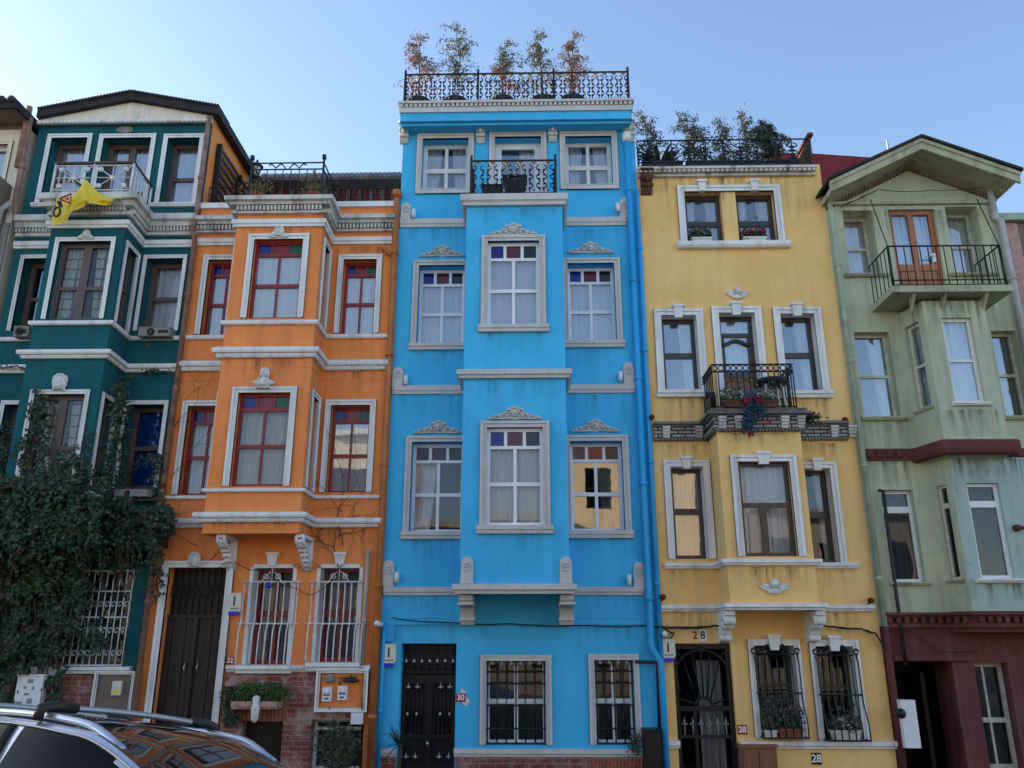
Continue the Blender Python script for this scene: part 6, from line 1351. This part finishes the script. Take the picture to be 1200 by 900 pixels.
for x, y, lab, s in ((448.5, 733, 'small white security camera on the pipe at the left of the blue house', 1), (779.5, 745, 'small white security camera above the siren of the yellow house', 1)):
    u, z = X(x, y), Z(x, y); t = MB(); t.tube([(u, -.05, z), (u-.05, -.28, z+.03)], .04, 10); t.tube([(u+.02, 0, z-.05), (u, -.12, z)], .012, 6); single('security_camera', t, 'plastic_white', lab, 'camera')
t = MB(); u, z = X(457.5, 742), Z(457.5, 742); t.box(u-.07, u+.07, -.06, -.0, z-.12, z+.12); t.box(u-.075, u+.075, -.07, -.055, z+.0, z+.125); single('wall_box', t, 'pipe_blue', 'small box painted blue above the white siren on the blue house', 'box')
def plate(x, y, w, h, s, label, bg='sign_red', fg='sign_white', cat='house number', d=.012, tc=True):
    u, z = X(x, y), Z(x, y); f = F(0); th = Thing('number_plate', (u, 0, z), label, cat); t = MB(); f.box(t, u-w/2, u+w/2, -.002, d, z-h/2, z+h/2); th.part('plate', t, bg)
    t = MB(); text_mesh(t, s, f, u, z, h*.9, d+.003, .003); th.part('digits', t, fg); return th
plate(270, 774, .13, .11, '32', 'small red house number plate 32 beside the orange house door')
plate(540, 817.5, .14, .12, '30', 'small red house number plate 30 beside the black door of the blue house')
plate(869.7, 855, .14, .13, '28', 'small red house number plate 28 beside the yellow house door')
plate(814.3, 744.8, .125, .17, '2', 'white number digit 2 above the black door of the yellow house', 'yellow', 'ink', d=.01); plate(823.3, 744.6, .125, .17, '8', 'white number tile 8 above the black door of the yellow house', 'sign_white', 'ink', d=.01)
plate(956.5, 889, .14, .16, '28', 'dark blue square tile number 28 low on the yellow house', 'ink', 'sign_white', d=.01)
for x, y, s, lab in ((542, 811.5, .06, 'torn white sticker above the red number plate 30'), (546.5, 822, .06, 'torn white sticker right below the red number plate 30')):
    u, z = X(x, y), Z(x, y); t = MB(); t.prism([(u-s, -.004, z-s*.6), (u+s*.3, -.004, z-s), (u+s, -.004, z+s*.2), (u-s*.1, -.004, z+s)], (0, .003, 0)); single('sticker', t, 'pot_white', lab, 'sticker')
# utility boxes
a, b, c, d = RC(18, 48, 792, 830, -.35); th = Thing('utility_cabinet', ((a+b)/2, -.35, c), 'white utility cabinet with dark stickers under the ivy at the far left', 'cabinet'); t = MB(); t.box(a, b, -.35, 0, c, d); t.box(a-.015, b+.015, -.37, .0, d, d+.02); t.box(a, b, -.33, 0, .0, c-.001); th.part('case', t, 'plastic_white')
t = MB(); w_ = b-a; H = d-c
for (u0, z0, su, sz) in ((.42, .78, .22, .12), (.30, .60, .10, .08), (.62, .56, .10, .1), (.36, .40, .18, .07), (.5, .14, .2, .16), (.1, .08, .22, .12)): t.box(a+w_*u0, a+w_*(u0+su), -.354, -.3505, c+H*z0, c+H*(z0+sz))
th.part('stickers', t, 'cement'); t = MB(); t.box(a+.03, b-.03, -.3535, -.3505, c+.02, c+.028); t.box(a+.03, a+.045, -.358, -.3505, c+H*.45, c+H*.55); th.part('door_seam', t, 'ink')
a, b, c, d = RC(755, 775, 856, 914, -.25); th = Thing('black_cabinet', ((a+b)/2, -.25, 0), 'black metal cabinet under a bent black pipe at the right edge of the blue house', 'cabinet'); t = MB(); t.box(a, b, -.3, -.02, .0, d); t.box(a-.01, b+.01, -.32, -.01, d, d+.02); th.part('case', t, 'iron_door')
t = MB(); t.box(a+.03, b-.03, -.308, -.3, .1, d-.05); th.part('door_panel', t, 'iron', None)
t = MB(); t.tube([W(744, 775.5, -.12), W(768, 776, -.12), W(770.5, 779, -.12), W(773, 856, -.12)], .025, 8); single('black_conduit', t, 'pot_black', 'bent black pipe from the right barred window down to the black cabinet', 'pipe')
a, b, c, d = RC(868, 911, 876, 914, -.15); th = Thing('wooden_cupboard', ((a+b)/2, -.15, 0), 'brown wooden meter cupboard right of the yellow house door', 'cupboard'); t = MB(); t.box(a, b, -.16, -.0, 0, d); t.box(a-.02, b+.02, -.19, 0, d, d+.04); th.part('case', t, 'wood_box')
for s in (0, 1): t = MB(); u0 = a+.04+(b-a-.06)/2*s; t.box(u0, u0+(b-a-.1)/2, -.18, -.16, .05, d-.04); t.box(u0+.04, u0+(b-a-.1)/2-.04, -.19, -.18, .1, d-.09); th.part('door', t, 'wood_box')
p = W(1064, 848, -.12); a, b, c, d = RC(1055.5, 1073.5, 820, 876, -.15); th = Thing('meter_panel', ((a+b)/2, -.15, c), 'white metal panel box hanging in the dark doorway of the green house', 'box'); t = MB(); t.box(a, b, -.22, -.06, c, d); th.part('case', t, 'plastic_white'); t = MB(); t.tube([((a+b)/2-.12, -.24, d-.18), ((a+b)/2-.12, -.22, d-.18)], .07, 12); th.part('dial', t, 'ink')
for x, y, lab in ((762.5, 491, 'small rusty spotlight left end above the grey cornice of the yellow house'), (987, 494, 'small dark spotlight right end above the grey cornice of the yellow house'), (775.5, 700, 'small rusty spotlight left end above the lower band of the yellow house'), (1017, 704, 'small rusty spotlight right end above the lower band of the yellow house')):
    u, z = X(x, y), Z(x, y); t = MB(); t.ell((u, -.12, z), .05, .07, .045, 10, 6); t.tube([(u, 0, z-.05), (u, -.09, z-.02)], .014, 6); single('spotlight', t, 'rust', lab, 'spotlight')
t = MB(); u, z = X(1190, 619, -.42), Z(1190, 619, -.42); t.tube([(u, -.42, z), (u, -.50, z)], .05, 10); t.ell((u+.06, -.48, z), .05, .04, .03); single('outside_tap', t, 'rust', 'small dark wall fitting on the pale mint bay at the right edge', 'fitting')
u, z = X(290, 692, -.15), Z(323.5, 686, -.1); t = MB(); u = X(316, 686, -.1); t.ell((u, -.12, z), .045, .02, .045, 10, 6); single('evil_eye_charm', t, 'plastic_blue', 'round blue glass charm hanging on the left barred window of the orange house', 'charm')
u, z = X(105, 651, -.3), Z(146, 656, -.3); t = MB(); p = W(145.5, 657, -.05); t.prism([p+Vector((-.07, 0, -.1)), p+Vector((.04, 0, -.1)), p+Vector((.08, 0, .08)), p+Vector((.02, 0, .13)), p+Vector((-.04, 0, .05))], (0, .03, 0)); single('painted_patch', t, 'pot_white', 'small white board on the teal wall at the right end of the ivy', 'board')
# cables
def cable(pts, Y, label, r=.012, sag=0, seed=1, n=1):
    mb = MB(); rr = random.Random(seed)
    for k in range(n):
        P = []
        for (a, b) in zip(pts, pts[1:]):
            for j in range(7): q = j/7; P.append(W(a[0]+(b[0]-a[0])*q, a[1]+(b[1]-a[1])*q+sag*math.sin(math.pi*q)+rr.uniform(-.5, .5)*(k+.6), (Y[0] if isinstance(Y, tuple) else Y)-.015*k))
        P.append(W(*pts[-1], Y)); mb.tube(P, r, 5)
    single('cable', mb, 'cable', label, 'cable')
cable([(460, 724), (520, 729), (600, 731), (690, 733), (760, 733)], -.06, 'thin dark cable sagging across the blue house above the ground floor', .009, 1.5)
cable([(762, 733), (785, 735), (846, 733), (855, 729)], -.07, 'bundle of dark cables left of the bay of the yellow house', .014, 1, 3, 3)
cable([(955, 732), (1010, 737), (1026, 742), (1036, 757), (1048, 772)], -.07, 'bundle of dark cables right of the bay of the yellow house', .012, 1, 4, 3)
cable([(776, 733), (790, 742), (782, 750)], -.05, 'loop of cable above the siren beside the yellow house door', .010, 2, 5, 2)
cable([(230, 672), (270, 655), (310, 668), (350, 690), (372, 694), (402, 660)], -.12, 'thin black cable looping over the barred windows of the orange house', .006, 5, 6)
cable([(1045, 722), (1075, 745), (1100, 763), (1145, 763)], -.06, 'thin cable drooping over the maroon wall of the green house', .007, 1, 7)
cable([(988, 239), (1029, 222), (1090, 223), (1160, 218)], -.15, 'thin wire strung across the wooden gable of the green house', .007, 2, 8)
cable([(985, 243), (1029, 222)], -.15, 'short wire slanting up to the gable hook of the green house', .008, 0, 9)
# =================================================================== CAR
def build_car():
    h2 = Vector((.88, -.475)).normalized(); u2 = Vector((-h2.y, h2.x)); rA, rB = ray(66, 826), ray(243, 847)
    # A=CAM+a rA, B=CAM+b rB, (B-A)xy parallel to u2, |B-A|=1.12
    k = (rA.x*u2.y-rA.y*u2.x)/(rB.x*u2.y-rB.y*u2.x); D = (rB*k-rA); a = 1.12/D.length; A = CAM+rA*a; B = CAM+rB*(a*k)
    v = (B-A).normalized(); mid = (A+B)/2; h = Vector((h2.x, h2.y, -.03)); h = (h-v*h.dot(v)).normalized(); w = h.cross(v)
    print('CAR bar', A, B, 'ground offset at bar', mid-w*1.70)
    Mx = Matrix((h, v, w)).transposed().to_4x4(); org_ = mid-w*1.70+h*(-.0); xb = -.32   # bar sits at local x = xb
    Mx.translation = org_-h*xb
    car = Thing('parked_car', Mx.translation, 'silver blue estate car with black roof bars parked at the lower left', 'car'); car.o.matrix_world = Mx; car.loc = Vector((0, 0, 0))
    # stations x, belt half width, belt z, roof half width, roof z, low z
    S = [(-2.15, .62, .85, .50, .98, .45), (-2.08, .78, .92, .56, 1.25, .32), (-1.75, .86, .98, .60, 1.52, .25), (-1.2, .89, .98, .62, 1.60, .25), (-.6, .90, .96, .63, 1.635, .25), (-.1, .90, .95, .625, 1.63, .25), (.28, .90, .95, .60, 1.585, .25),
         (.90, .89, .95, .60, 1.36, .25), (1.48, .88, .95, .62, 1.09, .25), (1.68, .87, .93, .64, 1.02, .25), (1.9, .83, .88, .58, .93, .27), (2.15, .74, .78, .45, .80, .32), (2.25, .60, .65, .3, .66, .42)]
    def cr(p0, p1, p2, p3, t): return .5*((2*p1)+(-p0+p2)*t+(2*p0-5*p1+4*p2-p3)*t*t+(-p0+3*p1-3*p2+p3)*t**3)
    NS = 8; st = []
    for i in range(len(S)-1):
        for j in range(NS):
            t = j/NS; q = [S[max(i-1, 0)], S[i], S[i+1], S[min(i+2, len(S)-1)]]; st.append([cr(q[0][k], q[1][k], q[2][k], q[3][k], t) for k in range(6)])
    st.append(list(S[-1]))
    NT = 5
    def section(s):
        x, wb, hb, wr, hr, lz = s; up = hr-hb
        c = [(wb*.90, lz), (wb*.985, lz+.18), (wb, hb-.28), (wb*.975, hb-.02), (wb*.96, hb), (wr+(wb*.96-wr)*.42, hb+up*.60), (wr+.02, hb+up*.91), (wr*.90, hr-.022*min(1, up*3)), (wr*.5, hr+.018), (0, hr+.025)]
        pts = []
        for i in range(len(c)-1):
            for j in range(NT):
                q = [c[max(i-1, 0)], c[i], c[i+1], c[min(i+2, len(c)-1)]]; pts.append((cr(q[0][0], q[1][0], q[2][0], q[3][0], j/NT), cr(q[0][1], q[1][1], q[2][1], q[3][1], j/NT)))
        pts.append(c[-1]); full = [(x, -y, z) for y, z in pts]+[(x, y, z) for y, z in pts[-2::-1]]
        return full
    rings = [section(s) for s in st]; nr = len(rings[0]); half = 9*NT
    parts = {k: MB() for k in ('body', 'windshield', 'roof', 'side', 'side2', 'rear')}
    for i in range(len(rings)-1):
        xm = (st[i][0]+st[i+1][0])/2
        for j in range(nr-1):
            jj = j if j < half else nr-2-j; sec = (jj+.5)/NT; key = 'body'
            zc = sum(p[2] for p in (rings[i][j], rings[i+1][j]))/2
            if 4.15 < sec < 6.0 and -1.75 < xm < .92:
                if abs(xm+.45) > .05 and abs(xm+1.25) > .05 and not (xm > .42 and zc > .95+(1.0-xm)*.90): key = 'side' if j < half else 'side2'
            if sec > 6.3 and .16 < xm < 1.46: key = 'windshield'
            if sec > 6.9 and -1.3 < xm <= .16: key = 'roof'
            if sec > 5 and xm < -1.95: key = 'rear'
            mb = parts[key]; mb.add([rings[i][j], rings[i][j+1], rings[i+1][j+1], rings[i+1][j]], [(0, 1, 2, 3)], True)
    for k, e in ((0, rings[0]), (1, rings[-1])): parts['body'].add(e, [tuple(range(nr))])
    def P(name, mb, mat, parent=None, label=None):
        o = mkobj(name, mb, mat); o.parent = parent or car.o
        bmx = __import__('bmesh').new(); bmx.from_mesh(o.data); __import__('bmesh').ops.remove_doubles(bmx, verts=bmx.verts, dist=.0005); bmx.to_mesh(o.data); bmx.free(); return o
    m, nt, N, L, B_ = newmat('car_paint'); B_.inputs['Base Color'].default_value = (.40, .44, .52, 1); B_.inputs['Metallic'].default_value = .55; B_.inputs['Roughness'].default_value = .32; B_.inputs['Coat Weight'].default_value = 1; B_.inputs['Coat Roughness'].default_value = .05; M['car_paint'] = m
    m, nt, N, L, B_ = newmat('car_glass'); B_.inputs['Base Color'].default_value = (.006, .007, .008, 1); B_.inputs['Roughness'].default_value = .03; B_.inputs['IOR'].default_value = 1.4; B_.inputs['Specular IOR Level'].default_value = .08; M['car_glass'] = m
    m, nt, N, L, B_ = newmat('windshield_glass'); B_.inputs['Base Color'].default_value = (.01, .012, .013, 1); B_.inputs['Roughness'].default_value = .02; B_.inputs['IOR'].default_value = 1.85; M['windshield_glass'] = m
    simple('rubber', (.015, .015, .016), .7); simple('alloy', (.5, .5, .52), .3, .8, .1); simple('chrome', (.42, .43, .45), .5, .8, .1)
    bo = P('body', parts['body'], 'car_paint'); P('windshield', parts['windshield'], 'windshield_glass'); P('glass_roof', parts['roof'], 'windshield_glass'); P('side_window', parts['side'], 'car_glass'); P('side_window', parts['side2'], 'car_glass'); P('rear_window', parts['rear'], 'car_glass')
    def roofz(x):
        for i in range(len(st)-1):
            if st[i][0] <= x <= st[i+1][0]: t = (x-st[i][0])/(st[i+1][0]-st[i][0]); return [st[i][k]+(st[i+1][k]-st[i][k])*t for k in range(6)]
    for s in (-1, 1):
        t = MB(); pts = []
        for k in range(25):
            x = -1.55+1.92*k/24; q = roofz(x); e = min(1, k/4, (24-k)/5); e = e*e*(3-2*e); pts.append((x, s*(q[3]*.93+.0), q[4]-.050+.040*e+.012))
        t.tube(pts, .022, 8); P('roof_rail', t, 'car_paint')
        # glazing trim line
        t = MB(); pts = []
        for k in range(30):
            x = -1.7+2.35*k/29; q = roofz(x); wb, hb, wr, hr = q[1], q[2], q[3], q[4]; up = hr-hb; pts.append((x, s*(wr+.024), hb+up*.915))
        t.tube(pts, .008, 6); P('window_trim', t, 'chrome')
        t = MB(); q = roofz(-.45); pts = [(-.45, s*(q[1]*.97), q[2]), (-.47, s*(q[3]+(q[1]*.96-q[3])*.42+.012), q[2]+(q[4]-q[2])*.6), (-.5, s*(q[3]+.03), q[2]+(q[4]-q[2])*.9)]; t.tube(pts, .03, 6); P('door_pillar', t, 'pot_black')
        t = MB(); t.ell((.72, s*1.00, 1.02), .10, .13, .085, 12, 8); t.tube([(.68, s*.88, .98), (.7, s*.96, 1.0)], .03, 6); P('wing_mirror', t, 'car_paint')
        t = MB(); t.ell((2.03, s*.60, .74), .16, .17, .075, 14, 8); P('headlight', t, 'plastic_white'); t = MB(); t.ell((-2.08, s*.66, .95), .08, .12, .14, 12, 8); P('tail_light', t, 'sign_red')
        for x in (-.15, -1.05): t = MB(); t.tube([(x-.1, s*.915, .86), (x, s*.935, .86), (x+.1, s*.915, .86)], .013, 6); P('door_handle', t, 'chrome')
        for x in (-1.35, 1.38):
            t = MB(); t.lathe((0, 0, 0), [(.20, -.11), (.30, -.11), (.325, -.07), (.325, .07), (.30, .11), (.20, .11)], 28); t.v = [(x+a, s*.80+c, .325+b) for a, b, c in t.v]; wo = P('wheel', t, 'rubber')
            t = MB(); t.tube([(x, s*.80-s*.08, .325), (x, s*.80+s*.095, .325)], .06, 12); t.lathe((0, 0, 0), [(.20, -.05), (.215, .09), (.195, .09), (.185, -.05)], 28); t.v = t.v[:24]+[(x+a, s*.80+s*c, .325+b) for a, b, c in t.v[24:]]
            for k in range(5): an = k*1.2566; t.tube([(x, s*.885, .325), (x+.2*math.cos(an), s*.885, .325+.2*math.sin(an))], .028, 6)
            P('rim', t, 'alloy', wo)
    for x in (xb, -1.2):
        q = roofz(x); yr = q[3]*.93; zr_ = q[4]+.022
        t = MB(); pts = [(x, -yr-.06+(2*yr+.12)*k/10, zr_+.022+.02*math.sin(math.pi*k/10)) for k in range(11)]; t.tube(pts, .018, 8); bar = P('roof_bar', t, 'chrome')
        for s in (-1, 1):
            t = MB(); t.tube([(x, s*(yr-.16), zr_+.035), (x, s*(yr-.02), zr_+.032), (x, s*(yr+.055), zr_+.018), (x, s*(yr+.06), zr_-.05)], .03, 8); P('bar_foot', t, 'pot_black', bar)
    t = MB(); t.box(2.18, 2.25, -.4, .4, .42, .62); P('grille', t, 'pot_black'); t = MB(); t.box(2.235, 2.265, -.26, .26, .40, .51); P('number_plate', t, 'sign_white')
    t = MB()
    for s in (-1, 1): t.tube([(.95, s*.02-.1, 1.2+.02), (.86, s*.3+s*.1, 1.27)], .009, 5)
    q = roofz(.95); t = MB()
    for s in (-.45, .1): t.tube([(1.08, s, roofz(1.08)[4]+.03), (1.02, s+.5, roofz(1.02)[4]+.025)], .010, 5)
    P('wiper', t, 'rubber')
    return car
car = build_car()
# =================================================================== STREET
simple('asphalt', (.055, .055, .058), .9, 0, .35, 12, .2, .4); simple('paving', (.16, .155, .15), .85, 0, .3, 6, .2, .3); simple('ground', (.10, .09, .075), .95, 0, .4, 1)
def flat(name, x0, x1, y0, y1, z, mat):
    t = MB(); t.quad((x0, y0, z), (x1, y0, z), (x1, y1, z), (x0, y1, z)); o = mkobj(name, t, mat); tag(o, kind='structure'); return o
flat('ground', -700, 700, -700, 700, -.15, 'ground'); flat('road', -60, 60, -9.0, -1.6, -.142, 'asphalt')
for n_, y0, y1 in (('pavement', -1.6, 8), ('pavement', -19, -9.0)):
    t = MB(); t.box(-60, 60, y0, y1, -.14, -.003 if y0 > -5 else .0)
    for k in range(120):
        for yk in ((y0, y0+.16),) if y0 > -5 else ((y1-.16, y1),): t.box(-60+k, -59.02+k, yk[0]-.004, yk[1]+.004, -.1, .006)
    o = mkobj(n_, t, 'paving'); tag(o, kind='structure')
# houses across the street (their walls show in the window panes)
opp = [(-15.5, -8.1, 6.3, 'cream', 'cream plastered house across the street, reflected at the left'), (-8.05, -5.0, 9.6, 'cream', 'tall cream house across the street, reflected in the left windows'), (-4.95, 1.6, 6.0, 'cream', 'cream house with barred windows across the street behind the viewer'), (1.65, 8.0, 9.9, 'sand', 'tall sandy house across the street, reflected in the right windows'), (8.05, 15, 6.4, 'cream', 'cream plastered house across the street, reflected at the right')]
for x0, x1, H, mt, lab in opp:
    th = Thing('opposite_house', ((x0+x1)/2, -18, 0), lab, 'house'); f = FR((x1, -18), (-1, 0)); L = x1-x0; wins = []
    for fl_ in range(int(H//2.9)):
        for k in range(3): uc = L*(k+.5)/3; z = .9+fl_*2.9; f.holes.append((uc-.5, uc+.5, z, z+1.6, .2)); wins.append((uc, z))
    t = MB(); f.wall(t, 0, L, 0, H); t.box(x0+.003, x1-.003, -24, -18.21, 0, H-.01); th.part('wall', t, mt)
    t = MB(); f.box(t, -.05, L+.05, -.3, .3, H, H+.25); th.part('cornice', t, 'white_trim')
    for uc, z in wins:
        t = MB(); 
        for (a, b, c, d) in ((uc-.5, uc-.44, z, z+1.6), (uc+.44, uc+.5, z, z+1.6), (uc-.44, uc+.44, z, z+.06), (uc-.44, uc+.44, z+1.54, z+1.6), (uc-.44, uc+.44, z+.8, z+.86)): f.box(t, a, b, -.15, -.1, c, d)
        wo = th.part('window', t, 'dark_frame'); t = MB(); t.quad(f.p(uc-.45, -.13, z), f.p(uc+.45, -.13, z), f.p(uc+.45, -.13, z+1.6), f.p(uc-.45, -.13, z+1.6)); th.part('pane', t, 'car_glass', wo)
# unseen block added left of the frame to keep low sun off the car
xe = CX1-16.2; th = Thing('car_shade_block', (xe-6, 0, 0), 'added tall cement block, out of view beyond the cream house, shading the car', 'building'); f = FR((xe-14, 0), (1, 0)); t = MB()
for k in range(5):
    for fl_ in range(4): f.holes.append((1+k*2.6, 2.1+k*2.6, 1+fl_*3, 2.7+fl_*3, .2))
f.wall(t, 0, 14, 0, 14); t.box(xe-13.99, xe-.01, .21, 8, 0, 14); th.part('wall', t, 'cement')
for h_ in f.holes:
    t = MB(); f.box(t, h_[0], h_[1], -.18, -.15, h_[2], h_[3]); th.part('window', t, 'car_glass')
# =================================================================== LIGHT, SKY, CAMERA
sc = bpy.context.scene
wd = bpy.data.worlds.new('World'); sc.world = wd; wd.use_nodes = True; nt = wd.node_tree; bg = nt.nodes['Background']
sky = nt.nodes.new('ShaderNodeTexSky'); sky.sky_type = 'NISHITA'; sky.sun_disc = False
SUN_EL, SUN_AZ = R_(19), R_(292)     # azimuth clockwise from +Y: beyond the houses, to the left
sky.sun_elevation = SUN_EL; sky.sun_rotation = SUN_AZ; sky.air_density = .9; sky.dust_density = .6; sky.ozone_density = 1.2
nt.links.new(sky.outputs[0], bg.inputs[0]); bg.inputs[1].default_value = .145
sd = bpy.data.lights.new('sun', 'SUN'); sd.energy = 4.5; sd.angle = R_(.5); sd.color = (1, .80, .55); so = bpy.data.objects.new('sun', sd); C.objects.link(so)
dirv = Vector((math.sin(SUN_AZ)*math.cos(SUN_EL), math.cos(SUN_AZ)*math.cos(SUN_EL), math.sin(SUN_EL))); so.rotation_euler = dirv.to_track_quat('Z', 'Y').to_euler()
cd = bpy.data.cameras.new('camera'); co = bpy.data.objects.new('camera', cd); C.objects.link(co); co.location = CAM; co.rotation_euler = (math.pi/2+PITCH, 0, YAW)
cd.sensor_width = 36; cd.lens = FPX/1200*36; cd.clip_end = 3000; cd.clip_start = .05; sc.camera = co
sc.view_settings.view_transform = 'Standard'; sc.view_settings.look = 'None'; sc.view_settings.exposure = 1.35; sc.view_settings.gamma = 1; sc.view_settings.use_curve_mapping = False
sc.cycles.max_bounces = 8; sc.cycles.transparent_max_bounces = 16; sc.cycles.diffuse_bounces = 3; sc.cycles.glossy_bounces = 3; sc.cycles.use_denoising = True
